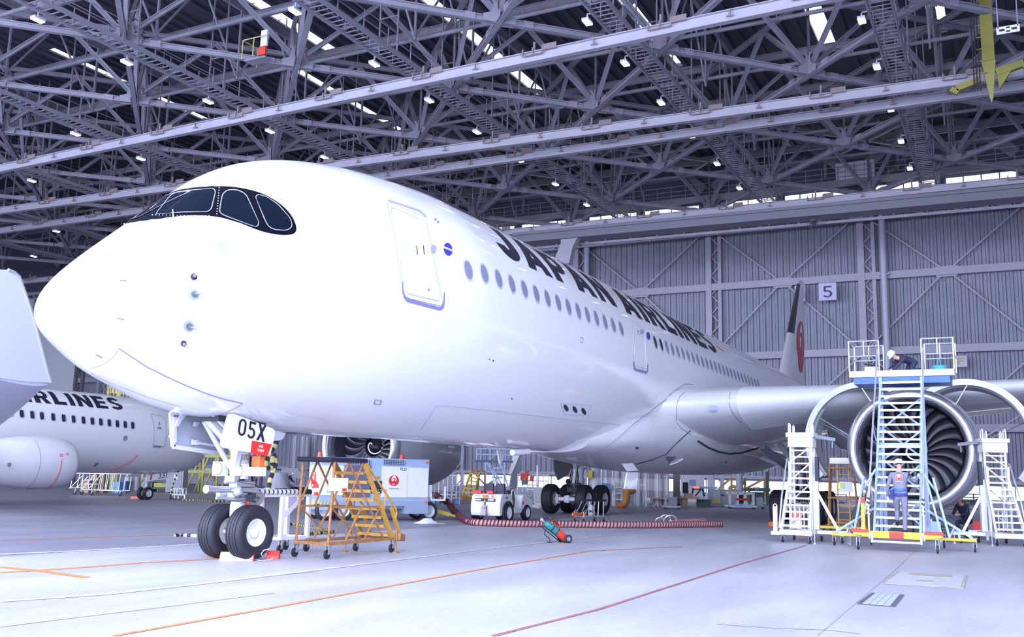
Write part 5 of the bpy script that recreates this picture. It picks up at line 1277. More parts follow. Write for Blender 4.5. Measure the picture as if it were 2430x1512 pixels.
# ================================================================== people
M_skin = mat('skin_tone', (.50,.30,.22), .55); M_suit = mat('grey_overall', (.20,.205,.28), .75, vary=.18, scale=6); M_navy = mat('navy_overall', (.03,.035,.08), .8, vary=.2, scale=6)
M_boot = mat('boot_black', (.015,.015,.02), .5); M_helm = mat('helmet_white', (.80,.80,.80), .3, coat=.3); M_hair = mat('hair_dark', (.02,.018,.018), .7); M_glove = mat('work_glove', (.68,.68,.70), .8)
def person(label, loc, rz, J, suit, glove=False, belt=False, logo=False, helmet=True, group=None):
    """one continuous skinned body from a jointed pose; x forward, y left"""
    T = thing('person', label, 'person', loc, rz, group)
    V, E_, Rr, Mt = [], [], [], []
    def v(p, r, m): V.append(Vector(p)); Rr.append(r); Mt.append(m); return len(V)-1
    def chain(a, pts): 
        for (p, r, m) in pts: k = v(p, r, m); E_.append((a, k)); a = k
        return a
    j = {k: Vector(p) for k, p in J.items()}
    pel = v(j['pelvis'], (.155,.125), 0)
    mid = chain(pel, [(j['pelvis'].lerp(j['chest'], .45), (.15,.115), 0)]); ch = chain(mid, [(j['chest'], (.20,.135), 0)])
    nb = chain(ch, [(j['chest'].lerp(j['neck'], .75), (.10,.085), 0)]); nk = chain(nb, [(j['neck'], (.058,.06), 1)])
    hu = (j['head']-j['neck']).normalized(); hf = j.get('face', Vector((1,0,0))); hf = (hf-hu*hf.dot(hu)).normalized()
    hd = chain(nk, [(j['head']-hu*.05+hf*.015, (.068,.078), 1), (j['head']+hu*.035, (.078,.092), 1), (j['head']+hu*.10-hf*.01, (.055,.068), 3)])
    for s in 'lr':
        sg = 1 if s == 'l' else -1
        sh, el, wr = j[s+'sh'], j[s+'el'], j[s+'wr']
        w_ = chain(ch, [(sh, .072, 0), (sh.lerp(el, .5), .058, 0), (el, .048, 0), (el.lerp(wr, .5), .044, 0), (wr, .036, 0)])
        hd_ = (wr-el).normalized(); hn = j.get(s+'palm', Vector((0,-sg,0))); sd = hd_.cross(hn).normalized(); hm = 2 if glove else 1
        pm = chain(w_, [(wr+hd_*.045, (.034,.018), hm), (wr+hd_*.085, (.040,.016), hm)])
        curl = .55
        for q, (off, ln) in enumerate(((-.030,.062),(-.010,.074),(.011,.069),(.031,.053))):
            b = wr+hd_*.095+sd*off; d1 = (hd_*cos(curl*.5)+hn*sin(curl*.5)); d2 = (hd_*cos(curl*1.5)+hn*sin(curl*1.5)); d3 = (hd_*cos(curl*2.6)+hn*sin(curl*2.6))
            chain(pm, [(b, .0095, hm), (b+d1*ln*.45, .009, hm), (b+d1*ln*.45+d2*ln*.33, .0085, hm), (b+d1*ln*.45+d2*ln*.33+d3*ln*.26, .0075, hm)])
        th = wr+hd_*.035-sd*.030; chain(w_, [(th+hn*.01, .012, hm), (th-sd*.028+hd_*.030+hn*.02, .0105, hm), (th-sd*.03+hd_*.058+hn*.03, .009, hm)])
        hp, kn, an = j[s+'hip'], j[s+'kn'], j[s+'an']; tf = j.get(s+'toe', an+Vector((.15,0,-.05)))
        chain(pel, [(hp, .098, 0), (hp.lerp(kn, .5), .085, 0), (kn, .066, 0), (kn.lerp(an, .4), .062, 0), (kn.lerp(an, .85), .056, 0), (an, .052, 4), (an+(tf-an)*.45+Vector((0,0,-.035)), (.042,.036), 4), (tf+Vector((0,0,-.02)), (.038,.026), 4)])
    me = bpy.data.meshes.new('person'); me.from_pydata([tuple(p) for p in V], E_, [])
    o = bpy.data.objects.new('body', me); COL.objects.link(o)
    sk = o.modifiers.new('skin', 'SKIN'); sk.use_smooth_shade = True
    for i, d in enumerate(me.skin_vertices[0].data): d.radius = Rr[i] if isinstance(Rr[i], tuple) else (Rr[i], Rr[i]); d.use_root = (i == 0)
    sb = o.modifiers.new('s', 'SUBSURF'); sb.levels = sb.render_levels = 2
    dg = bpy.context.evaluated_depsgraph_get(); m2 = bpy.data.meshes.new_from_object(o.evaluated_get(dg)); bpy.data.objects.remove(o, do_unlink=True)
    m2.materials.clear()
    for m in (suit, M_skin, M_glove, M_hair, M_boot): m2.materials.append(m)
    segs = [(V[a], V[b], Mt[b]) for a, b in E_]
    for p in m2.polygons:
        c = p.center; best = 9; bi = 0
        for a, b, m in segs:
            ab = b-a; t = max(0, min(1, (c-a).dot(ab)/max(ab.length_squared, 1e-9))); d = (c-a-ab*t).length
            if d < best: best = d; bi = m
        p.material_index = bi; p.use_smooth = True
    bo = bpy.data.objects.new('body', m2); COL.objects.link(bo); bo.parent = T
    # face and ears
    hc = j['head']+hu*.03; g = MB(); s = hf.cross(hu)
    g.ball(hc+hf*.095-hu*.01, .014, 8).ball(hc+hf*.092-hu*.02, .018, 8); 
    for k in (-1, 1): g.ball(hc+s*.078*k-hu*.01, .026, 8, (.5,.8,1.1))
    build('face', g, M_skin, T)
    g = MB()
    for k in (-1, 1): g.ball(hc+hf*.084+s*.032*k+hu*.015, .010, 8)
    g.box(hc+hf*.088-hu*.062, (.012,.045,.008)); build('eyes_and_mouth', g, M_hair, T)
    if helmet:
        g = MB(); hq = hc+hu*.045; prof = [(-.03,.118),(.0,.122),(.04,.116),(.08,.094),(.105,.06),(.115,.0)]; g.lathe(prof, hq, hu, 24).lathe([(-.03,.118),(-.035,.134),(-.028,.134)], hq, hu, 24)
        g.prism([hq+hf*a+s*b-hu*.034 for a, b in ((.10,-.09),(.16,-.05),(.175,0),(.16,.05),(.10,.09))], hu*.012); g.tube(hq+hf*.1+hu*.06, hq-hf*.1+hu*.06, .012, 6); h = build('helmet', g, M_helm, T)
    if belt:
        pc = j['pelvis'].lerp(j['chest'], .28); up = (j['chest']-j['pelvis']).normalized(); g = MB()
        ring = [pc+Vector((.150*cos(a), .178*sin(a), 0)) for a in [2*pi*i/24 for i in range(24)]]
        for i in range(24): a, b = ring[i], ring[(i+1) % 24]; g.add([a-up*.03, b-up*.03, b+up*.03, a+up*.03], [(0,1,2,3)])
        build('safety_belt', g, mat('belt_blue', (.03,.12,.42), .5), T)
        build('tool_pouch', MB().box(pc+Vector((-.06,.19,-.12)), (.13,.09,.22)), mat('pouch_navy', (.02,.03,.20), .7), T, 0)
        pw = j['pelvis']+up*.02; g = MB(); ring = [pw+Vector((.152*cos(a), .185*sin(a), -.02)) for a in [2*pi*i/24 for i in range(24)]]
        for i in range(24): a, b = ring[i], ring[(i+1) % 24]; g.add([a-up*.045, b-up*.045, b+up*.03, a+up*.03], [(0,1,2,3)])
        build('jacket_hem', g, mat('hem_navy', (.03,.04,.22), .7), T)
    if logo:
        c = j['chest']+Vector((-.134,0,.02)); Mf = frame_M(c, (0,-1,0), (.06,0,1))
        g = MB().lathe([(0,.085),(.004,.085),(.004,0)], c, (-1,0,0), 24); build('back_patch', g, mat('patch_white', (.75,.72,.74), .6), T)
        crane_emblem(Mf @ Matrix.Translation((0,0,.006)), .078, T, 'patch_emblem', txt=False, d=.002); build('back_lettering', MB().box(c+Vector((-.004,0,-.11)), (.003,.2,.014)), M_wpaint, T, 0)
    return T
STAND = dict(pelvis=(0,0,.98), chest=(.0,0,1.36), neck=(.0,0,1.56), head=(.02,0,1.68), lsh=(0,.19,1.45), lel=(-.03,.27,1.16), lwr=(.05,.27,.92), rsh=(0,-.19,1.45), rel=(-.03,-.27,1.16), rwr=(.05,-.27,.92),
             lhip=(0,.095,.90), lkn=(.03,.10,.50), lan=(-.02,.11,.09), rhip=(0,-.095,.90), rkn=(.03,-.10,.50), ran=(-.02,-.11,.09))
# ================================================================== blue stair tower at the engine
bl, br = at_z(2036,1305), at_z(2226,1314); cx, cy = (bl.x+br.x)/2, (bl.y+br.y)/2
T = thing('stair_tower', 'tall pale blue stair tower on a yellow base in front of the open engine', 'stairs', (cx, cy, 0)); HB = (bl.y-br.y)/2
HT, XT_, SW = 4.78, 2.95, .56
M_step = mat('step_alu', (.66,.66,.70), .35, metal=.3)
ni = 21
for i in range(ni):
    t = (i+.4)/ni; x = .15+(XT_-.15)*t; z = .34+(HT-.36)*t; build('step', MB().box((x,0,z), (.16,2*SW-.05,.035)).box((x-.07,0,z-.012), (.025,2*SW-.05,.055)), M_step, T, 0)
for y in (-SW, SW):
    build('stringer', MB().bar((.08,y,.28), (XT_,y,HT), .06, .13).bar((.35,y*.92,.28), (XT_,y*.92,HT-.3), .05, .05), M_lblue, T, 0)
    s = 1 if y > 0 else -1
    build('handrail', MB().path([(-.05,y+s*.10,.30),(-.05,y+s*.10,1.15),(1.35,y+s*.09,3.2),(XT_-.05,y+s*.06,HT+.85),(XT_-.05,y+s*.06,HT)], .025, 8).tube((.6,y+s*.05,1.25), (.35,y+s*.1,1.78), .018, 6).tube((1.7,y+s*.05,2.9), (1.4,y+s*.1,3.3), .018, 6), M_alum, T)
    build('rear_post', MB().bar((XT_-.1,y,.3), (XT_-.1,y,HT), .09, .09).bar((1.75,y,.3), (1.75,y,2.75), .07, .07).bar((1.75,y,.35), (XT_-.1,y,2.3), .05).bar((1.75,y,2.6), (XT_-.1,y,.5), .05), M_lblue, T, 0)
    build('outrigger', MB().bar((.9,y+s*.3,1.9), (1.0,y+s*.62,.36), .055).bar((.95,y,2.1), (1.0,y+s*.35,1.55), .05).bar((1.1,y+s*.1,1.05), (1.3,y+s*1.15,.36), .06).bar((1.25,y+s*.75,.62), (1.3,y+s*.6,.34), .05).bar((1.28,y+s*.78,.62), (1.3,y+s*.85,.34), .05).bar((1.0,y+s*.1,2.0), (1.0,y+s*.45,.36), .05), M_lblue, T, 0)
    build('base_arm', MB().bar((1.3,0,.31), (1.3,y+s*1.25,.31), .14, .07), M_wyel if False else mat('base_yellow', (.70,.50,.03), .45), T, 0)
    build('hazard_sleeve', MB().bar((-.02,y+s*.10,.9), (-.02,y+s*.10,1.35), .07), M_rblk, T, 0)
    g = MB()
    for k in range(4): g.bar((-.058,y+s*.10-.036,.92+k*.11), (-.058,y+s*.10+.036,.96+k*.11), .01, .045)
    build('hazard_stripe', g, MATS['hazard_yellow'], T, 0)
zs = [.4,1.4,2.4,3.3,4.2]
for i in range(4):
    x = XT_-.1; build('cross_brace', MB().bar((x,-SW,zs[i]), (x,SW,zs[i+1]), .05).bar((x+.02,SW,zs[i]), (x+.02,-SW,zs[i+1]), .05), M_lblue, T, 0)
build('landing_bar', MB().bar((1.9,-SW,2.78), (1.9,SW,2.78), .08, .12), M_lblue, T, 0)
build('base_bumper', MB().bb((-.08,-SW-.06,.33), (.10,SW+.06,.50)).prism([(-.05,SW,.50),(-.05,HB+.12,.47),(-.05,HB+.1,.40),(-.05,SW,.33)], (.14,0,0)).prism([(-.05,-SW,.50),(-.05,-HB-.12,.47),(-.05,-HB-.1,.40),(-.05,-SW,.33)], (.14,0,0)), MATS['base_yellow'], T, 0)
build('bumper_red', MB().bb((-.10,-.17,.335), (-.075,.17,.495)).bb((-.09,SW+.1,.46), (.14,HB+.15,.53)).bb((-.09,-HB-.15,.46), (.14,-SW-.1,.53)), M_red, T, 0)
build('toe_bar', MB().tube((-.15,-SW,.24), (-.15,SW,.24), .03, 8).bar((-.12,-SW-.03,.2), (-.05,-SW-.03,.45), .05, .1).bar((-.12,SW+.03,.2), (-.05,SW+.03,.45), .05, .1), M_step, T)
build('red_handle_post', MB().bar((-.02,SW+.24,.4), (.0,SW+.24,1.2), .09, .09), MATS['base_yellow'], T, 0); build('red_cap', MB().bar((.0,SW+.24,1.2), (.0,SW+.24,1.36), .1, .1), M_red, T, 0)
casters(T, [(0,-HB,0),(0,HB,0),(1.35,-SW-1.2,0),(1.35,SW+1.2,0),(2.6,-HB,0),(2.6,HB,0)], .10, .36)
PX0, PX1, PW = XT_-.1, XT_+1.15, 1.42
build('platform', MB().bb((PX0-.05,-PW,HT+.02), (PX1,PW,HT+.20)), mat('platform_edge', (.60,.66,.72), .4), T, 0)
build('platform_beam', MB().bb((PX0,-PW+.12,HT-.18), (PX1,PW-.12,HT+.02)), mat('deep_blue', (.02,.10,.34), .4), T, 0)
for s in (-1, 1):
    g = MB(); y0, y1 = s*(SW+.02), s*PW
    for x in (PX0, PX1-.05):
        for y in (y0, y1): g.tube((x,y,HT+.2), (x,y,HT+1.1), .022, 8)
        for z in (HT+.65, HT+1.1): g.tube((x,y0,z), (x,y1,z), .022, 8)
        g.tube((x,(y0+y1)/2,HT+.65), (x,(y0+y1)/2,HT+1.1), .018, 8)
    for z in (HT+.65, HT+1.1): g.tube((PX0,y1,z), (PX1-.05,y1,z), .022, 8)
    build('guard_rail', g, M_alum, T)
tz = HT+.2; TX = cx+PX0
tag(build('carton', MB().box((0,0,.07), (.3,.38,.14)), mat('carton_cream', (.66,.60,.48), .7), None, 0, origin=None), 'cream carton on the deck of the blue stair tower, under the black tray', 'box').location = (TX+.25, cy+SW+.25, tz)
tag(build('tray', MB().prism([(-.15,-.22,.0),(.15,-.22,0),(.18,.26,.10),(-.18,.26,.10)], (0,0,.03)), M_pad, None, 0), 'black tray tilted on top of the cream carton on the blue stair tower', 'tray').location = (TX+.25, cy+SW+.22, tz+.142)
b = MB().lathe([(0,.0),(0,.19),(.13,.23),(.13,.215),(.01,.18)], (0,0,0), (0,0,1), 20); Bk = thing('basin', 'blue plastic basin on the deck of the blue stair tower', 'basin', (TX+.35, cy-SW-.45, tz)); build('bowl', b, mat('basin_blue', (.05,.36,.70), .35), Bk)
build('handle', MB().path([(0,-.05,.12),(0,-.02,.3),(0,0,.34),(0,.03,.3),(0,.06,.12)], .012, 6), MATS['basin_blue'], Bk)
P = dict(STAND)
P.update(pelvis=(-.02,0,1.05), chest=(.02,0,1.46), neck=(.05,0,1.66), head=(.08,.01,1.78), lsh=(.01,.20,1.55), lel=(-.05,.29,1.25), lwr=(.02,.30,.99), rsh=(.02,-.20,1.55), rel=(.06,-.36,1.38), rwr=(.22,-.38,1.52), rpalm=(.3,.6,-.2),
         lhip=(-.02,.10,.97), lkn=(.16,.10,.62), lan=(.05,.11,.34), rhip=(-.02,-.10,.97), rkn=(.02,-.09,.52), ran=(.0,-.08,.09))
P.update(rwr=(.20,-.42,1.50))
person('worker in a grey overall and white helmet climbing the blue stair tower, seen from behind', (cx+.03, cy-.12, .40), 0, P, M_suit, glove=True, belt=True, logo=True)
P = dict(pelvis=(-.1,.0,.35), chest=(.22,0,.42), neck=(.40,0,.43), head=(.50,0,.50), face=(1,0,-.6), lsh=(.28,.19,.40), lel=(.46,.24,.18), lwr=(.62,.16,.06), rsh=(.28,-.19,.40), rel=(.46,-.24,.18), rwr=(.62,-.16,.06),
         lhip=(-.1,.1,.30), lkn=(.05,.14,.08), lan=(-.36,.14,.07), ltoe=(-.48,.14,.05), rhip=(-.1,-.1,.30), rkn=(.05,-.14,.08), ran=(-.36,-.14,.07), rtoe=(-.48,-.14,.05))
person('worker in navy kneeling low on the deck of the blue stair tower, white helmet showing', (cx+PX0+.75, cy-.20, tz), radians(120), P, M_navy)
# ================================================================== white telescopic stair towers
def white_tower(px, py, rz, label, flip, w0=.40, H=3.05):
    o = at_z(px, py); T = thing('white_stair_tower', label, 'stairs', o, rz, 'white stair towers beside the engine'); f = flip
    h1 = .30
    base = MB().bb((-.05,-w0-.05,.22), (.08,w0+.05,.36)).bb((0,-w0,.24), (1.6,-w0+.08,.34)).bb((0,w0-.08,.24), (1.6,w0,.34)).bb((1.5,-w0,.24), (1.6,w0,.34)).bar((.9,f*w0,.29), (1.2,f*(w0+.85),.29), .1, .1).bar((1.2,f*(w0+.8),.29), (.7,f*(w0+.95),.29), .08, .08); build('base_frame', base, M_wpaint, T, 0)
    for y in (-1, 1):
        build('stringer', MB().bar((0,y*w0,.36), (.95,y*h1,2.15), .055, .12).bar((.7,y*h1,.36), (.75,y*h1,2.3), .07, .07), M_wpaint, T, 0)
        build('mast_rail', MB().bar((.9,y*h1,1.1), (.9,y*h1,H), .06, .06).bar((1.25,y*h1,.4), (1.25,y*h1,H-.1), .06, .06), M_wpaint, T, 0)
        build('hoop_rail', MB().path([(.85,y*(h1+.03),H-.2),(.85,y*(h1+.03),H+.30),(.9,y*(h1+.03),H+.37),(1.0,y*(h1+.03),H+.37),(1.05,y*(h1+.03),H+.30),(1.05,y*(h1+.03),H-.2)], .025, 8).path([(.88,y*(h1-.09),H),(.88,y*(h1-.09),H+.27),(.95,y*(h1-.09),H+.32),(1.02,y*(h1-.09),H+.27),(1.02,y*(h1-.09),H)], .02, 8), M_wpaint, T)
    build('handrail', MB().path([(-.02,-f*(w0+.06),.4),(.25,-f*(w0+.04),1.25),(.9,-f*(h1+.12),2.35),(.98,-f*(h1+.12),2.4),(1.02,-f*(h1+.1),2.3),(1.0,-f*(h1+.08),1.9)], .025, 8), M_alum, T)
    n = 9
    for i in range(n): t = (i+.3)/n; y = w0+(h1-w0)*t; build('step', MB().box((.95*t,0,.42+1.72*t), (.16,2*y,.05)), M_wpaint, T, 0)
    for i in range(4): build('step', MB().box((.9,0,2.25+i*.19), (.10,2*h1,.04)), M_wpaint, T, 0)
    g = MB()
    for z in (.5, 1.15, 1.75): g.bar((.78,-h1*f,z), (.78,h1*f,z+.52), .10, .03)
    g.bar((.92,-h1*f,2.3), (.92,h1*f,2.75), .08, .03)
    for k in range(5): g.bar((.55,-.24+k*.12,.4), (.55,-.24+k*.12,1.0), .03)
    build('diagonal_brace', g, M_wpaint, T, 0)
    build('head_box', MB().bb((.82,-h1-.06,H-.32), (1.3,h1+.06,H-.02)).bb((.75,-h1-.1,H-.02), (1.35,h1+.1,H+.10)), M_wpaint, T, 0)
    build('buffer_arm', MB().bar((1.1,f*(h1+.05),H-.0), (1.5,f*(h1+.55),H-.08), .12, .10).bar((1.45,f*(h1+.5),H-.08), (1.45,f*(h1+.5),H-.32), .03), mat('buffer_grey', (.25,.25,.3), .5), T, 0)
    build('counterweight', MB().bar((.95,f*(h1+.14),1.75), (.95,f*(h1+.14),2.45), .10, .14), M_pad, T, 0); build('lift_column', MB().bar((1.0,f*(h1+.08),.36), (1.0,f*(h1+.08),1.9), .16, .14).bar((1.0,f*(h1+.1),1.45), (1.15,f*(w0+.55),.34), .08), M_wpaint, T, 0)
    build('winch_post', MB().bar((.05,-f*(w0+.18),.22), (.05,-f*(w0+.18),1.0), .11, .11).path([(.05,-f*(w0+.18)+.05*cos(a),1.0+.07*sin(a)) for a in [pi*i/8 for i in range(9)]], .014, 6).bb((0,-f*(w0+.18)-.12,.2), (.14,-f*(w0+.18)+.12,.3)), M_wpaint, T, 0)
    g = MB()
    for (x, y) in ((.0,f*(w0+.12)),(.7,f*(w0+.95)),(1.2,f*(w0+.8))): g.tube((x,y,.02), (x,y,.42), .014, 6).lathe([(0,.05),(.02,.05)], (x,y,0), (0,0,1), 12, cap=True)
    build('screw_jack', g, M_alum, T)
    casters(T, [(.02,-w0+.02,0),(.02,w0-.02,0),(1.5,-w0,0),(1.5,w0,0),(.9,f*(w0+.7),0)], .08, .22)
white_tower(1889, 1289, radians(-2), 'white telescopic stair tower left of the open engine, next to the big wheels', -1)
white_tower(2400, 1297, radians(20), 'white telescopic stair tower right of the open engine, cut by the frame', 1 if False else 1)
# red and white case behind the left tower, red box by the right one
o = at_z(1873, 1262); T = thing('site_case', 'red and white case standing behind the white stair tower by the big wheels', 'case', (o.x+1.2, o.y-.0, 0)); build('red_top', MB().bb((0,-.22,.35), (.25,.22,.72)), mat('faded_red', (.62,.12,.14), .5), T, 0); build('white_base', MB().bb((0,-.2,0), (.25,.2,.35)), M_wpaint, T, 0)
o = at_z(2322, 1283); T = thing('red_case', 'red box with black feet on a white step by the right white stair tower', 'case', (o.x+.8, o.y, 0)); build('step_base', MB().bb((-.25,-.3,.12), (.25,.3,.30)).bar((-.2,-.25,0), (-.2,-.25,.2), .06).bar((-.2,.25,0), (-.2,.25,.2), .06).bar((.2,.25,0), (.2,.25,.2), .06).bar((.2,-.25,0), (.2,-.25,.2), .06), M_wpaint, T, 0); build('box', MB().bb((-.12,-.14,.30), (.14,.16,.58)), M_red, T, 0)
P = dict(pelvis=(-.05,0,.62), chest=(.16,0,.98), neck=(.30,0,1.14), head=(.38,0,1.24), face=(1,0,-.5), lsh=(.2,.19,1.04), lel=(.36,.22,.80), lwr=(.58,.14,.78), rsh=(.2,-.19,1.04), rel=(.36,-.22,.80), rwr=(.58,-.14,.78),
         lhip=(-.05,.1,.56), lkn=(.34,.14,.52), lan=(.12,.13,.10), rhip=(-.05,-.1,.56), rkn=(.34,-.14,.52), ran=(.12,-.13,.10))
person('worker in dark navy crouching behind the engine beside the right white stair tower', (o.x+.85, o.y+.35, .0), radians(150), P, M_navy)
# ================================================================== rusty yellow ladder stand with paper, worker behind
o = at_z(1978, 1272); T = thing('ladder_stand', 'rusty yellow ladder stand with a paper sheet between the white tower and the engine', 'stand', (o.x+2.0, o.y, 0)); hw = .62; Hs = 2.35
hwi = .42
for (x, y) in ((0,-hwi*1.0),(0,hwi*.9),(.9,-hwi*1.2),(.9,hwi*1.1)): build('post', MB().tube((x,y*1.25,.2), (x,y,Hs), .035, 8), M_rusty, T)
for z in (.35, 1.2, Hs-.12):
    g = MB(); g.bar((0,-hwi*1.15,z), (0,hwi*1.1,z), .05).bar((.9,-hwi*1.3,z), (.9,hwi*1.2,z), .05).bar((0,-hwi*1.15,z), (.9,-hwi*1.3,z), .05).bar((0,hwi*1.1,z), (.9,hwi*1.2,z), .05); build('frame_rail', g, M_rusty, T, 0)
for i in range(7): build('rung', MB().tube((.1,-.22,.45+i*.26), (.1,.12,.45+i*.26), .02, 8), M_ysteel, T)
build('ladder_rail', MB().bar((.1,-.24,.2), (.1,-.24,Hs), .04, .06).bar((.1,.14,.2), (.1,.14,Hs), .04, .06), M_ysteel, T, 0)
build('paper_sheet', MB().box((-.06,-.16,1.58), (.01,.42,.36)), mat('paper', (.70,.74,.76), .6), T, 0); build('green_note', MB().box((-.07,-.04,1.62), (.01,.18,.18)), mat('note_green', (.55,.68,.20), .6), T, 0)
build('top_rail', MB().box((.4,0,Hs+.06), (.6,.8,.06)).box((.1,0,Hs+.16), (.05,.76,.14)), M_wpaint, T, 0)
build('base_board', MB().box((.5,-.05,.2), (1.6,1.5,.08)), MATS['base_yellow'], T, 0); casters(T, [(-.2,-.6,0),(-.2,.6,0),(1.2,-.6,0),(1.2,.6,0)], .07, .18)
P2 = dict(P); person('worker in grey with a white helmet squatting behind the rusty yellow ladder stand', (o.x+3.6, o.y-.2, .0), radians(-75), P2, M_suit)
# dolly and pump under the engine
o = at_z(2265, 1285); T = thing('engine_dolly', 'dark steel tube dolly standing under the right side of the engine', 'dolly', (o.x+2.2, o.y+.3, 0)); g = MB()
for z in (.3, .5, .68):
    for y in (-.55, .65): g.tube((0,y,z), (1.3,y,z), .022, 6)
    g.tube((0,-.55,z), (0,.65,z), .022, 6).tube((1.3,-.55,z), (1.3,.65,z), .022, 6)
for x in (0, .65, 1.3):
    for y in (-.55, .05, .65): g.tube((x,y,.18), (x,y,.72), .022, 6)
g.tube((0,-.55,.3), (0,.05,.68), .018, 6).tube((0,.65,.3), (0,.05,.68), .018, 6); build('tube_frame', g, mat('tube_slate', (.16,.19,.25), .45, metal=.4), T)
build('crate', MB().box((.5,-.2,.60), (.4,.5,.2)), mat('crate_teal', (.18,.30,.34), .5), T, 0); casters(T, [(0,-.55,0),(0,.65,0),(1.3,-.55,0),(1.3,.65,0)], .08, .2)
o = at_z(2208, 1288); T = thing('oil_pump', 'small brass oil pump can in a blue tray at the foot of the stair tower', 'pump', (o.x+.6, o.y, 0)); build('tray', MB().bb((-.2,-.28,.30), (.2,.28,.34)).bb((-.2,-.28,.34), (-.17,.28,.62)).bar((-.18,-.26,0), (-.18,-.26,.32), .04).bar((-.18,.26,0), (-.18,.26,.32), .04).bar((.18,-.26,0), (.18,-.26,.32), .04).bar((.18,.26,0), (.18,.26,.32), .04), M_lblue, T, 0); build('can', MB().lathe([(0,0),(0,.15),(.2,.15),(.24,.06),(.34,.05),(.34,0)], (0,0,.34), (0,0,1), 18), mat('brass', (.42,.36,.2), .3, metal=.8), T)
o = at_z(2206, 1276); tag(build('stool', MB().lathe([(0,.16),(.03,.17),(.03,0)], (0,0,.4), (0,0,1), 16).lathe([(0,.16),(0,0)], (0,0,.4), (0,0,1), 16).bar((.1,.1,0), (.08,.08,.4), .04).bar((-.1,.1,0), (-.08,.08,.4), .04).bar((.1,-.1,0), (.08,-.08,.4), .04).bar((-.1,-.1,0), (-.08,-.08,.4), .04), M_dark, None, 0), 'small dark round stool behind the foot of the blue stair tower', 'stool').location = (o.x+2.4, o.y+.6, 0)
# ================================================================== narrow-body jet behind, nose to the back wall
NGP = at_z(343, 1186); YN = NGP.y; NX = NGP.x+4.0
J = thing('small_jet', 'white narrow-body jet behind the airliner nose, numbered 331, facing the back wall', 'aeroplane', (NX, YN, 0))
_js = [0,.15,.5,1.2,2,3,4,5.5,7.5]; _jt = [2.62,2.95,3.30,3.78,4.35,4.92,5.18,5.34,5.40]; _jb = [2.58,2.25,1.95,1.64,1.48,1.40,1.37,1.36,1.36]; _jw = [.02,.33,.62,1.02,1.35,1.6,1.75,1.85,1.88]
def jsec(s):
    if s < 7.5: return tuple(pch([sqrt(q) for q in _js], A, sqrt(max(s,0))) for A in (_jt,_jb,_jw))
    if s < 26: return 5.40, 1.36, 1.88
    t = (s-26)/13; return 5.40-.3*t*t, 1.36+2.9*t**1.4, 1.88*(1-.85*t**1.5)
def jskin(s, th):
    t, b, w = jsec(s); c = (t+b)/2; return Vector((-s, w*cos(th), c+(t-b)/2*sin(th)))
xs = [.0,.04,.1,.2,.35]+[.5+i*.35 for i in range(21)]+[8+i for i in range(32)]
mb = MB().grid([[jskin(s, 2*pi*k/64) for k in range(64)] for s in xs], close=True); mb.f.append(tuple(len(mb.v)-64+k for k in range(64))); build('fuselage', mb, M_white, J, 60)
def jfilm(poly, off=.006, ml=.25):                    # outline in (s, height) on the side facing the photographer
    vs, fs = tri2d(poly, ml); out = []
    for s, z in vs:
        t, b, w = jsec(s); c = (t+b)/2; q = max(-.999, min(.999, (z-c)/((t-b)/2))); y = -w*sqrt(1-q*q); out.append((-s, y-off, z+off*q))
    return MB().add(out, fs)
def jpx(px, py, y=-1.86):                              # photo pixel -> (s, z) on the side plane
    p = at_y(px, py, YN+y); return NX-p.x, p.z
M_cabw = mat('cabin_dark', (.03,.03,.07), .15)
for i, px in enumerate((29,54.6,79.4,102,128.6,153.4,176.6,200,221,241,261,280,298.6,316.5)):
    s, z = jpx(px, 982+(px-54.6)*.106); o = build('cabin_window', jfilm([(s+a, z+b) for a, b in rounded([(-.145,-.21),(.145,-.21),(.145,.21),(-.145,.21)], .12)]), M_rimw, J, 60)
    build('pane', jfilm([(s+.02+a, z+b) for a, b in rounded([(-.10,-.17),(.10,-.17),(.10,.17),(-.10,.17)], .09)], .012), M_cabw, o, 60)
s1, _ = jpx(297, 975, -1.6); s0, _ = jpx(88, 950, -1.6); g = MB(); h = .62; zb = 4.56
ps, wd = word('IRLINES', 1.0, 1.0, .2); L0 = s0-s1
kx = L0/(wd-GL['I'][0]-.2); 
ps, wd = word('JAPAN AIRLINES', 1.0, 1.0, .2); _, wl_ = word('AIRLINES', 1.0, 1.0, .2)
for i, p in enumerate(ps):
    if i and g.v and min(a for a, b in p) > wd-wl_-.01 and not split_: build('title_lettering', g, M_ink, J, 60); g = MB(); split_ = True
    if i == 0: split_ = False
    d = jfilm([(s1+(wd-a)*kx, zb+b*h) for a, b in p], .006+.0008*(i % 5)); g.add(d.v, d.f)
build('title_lettering', g, M_ink, J, 60)
a, b = jpx(362, 982, -1.7), jpx(388, 1060, -1.7)
poly = rounded([(a[0],a[1]),(b[0],a[1]-.1),(b[0],b[1]),(a[0]-.1,b[1])], .12); D = build('cabin_door', jfilm(poly, .012, .12), M_white, J, 60)
pd = []
for i in range(len(poly)):
    a_, b_ = Vector(poly[i]), Vector(poly[(i+1) % len(poly)]); n_ = max(1, int((b_-a_).length/.12)); pd += [tuple(a_.lerp(b_, q/n_)) for q in range(n_)]
pts = [Vector(v) for v in jfilm(pd, .016, 99).v[:len(pd)]]; build('door_gap', MB().path(pts+[pts[0]], .014, 5), M_line, D)
c = jpx(375, 1016, -1.7); build('door_handle', jfilm([(c[0]+.17*cos(t), c[1]+.06*sin(t)) for t in [2*pi*i/16 for i in range(16)]], .016), M_line, D, 60); c = jpx(377, 1006, -1.7); build('door_window', jfilm([(c[0]+.06*cos(t), c[1]+.1*sin(t)) for t in [2*pi*i/16 for i in range(16)]], .016), M_line, D, 60)
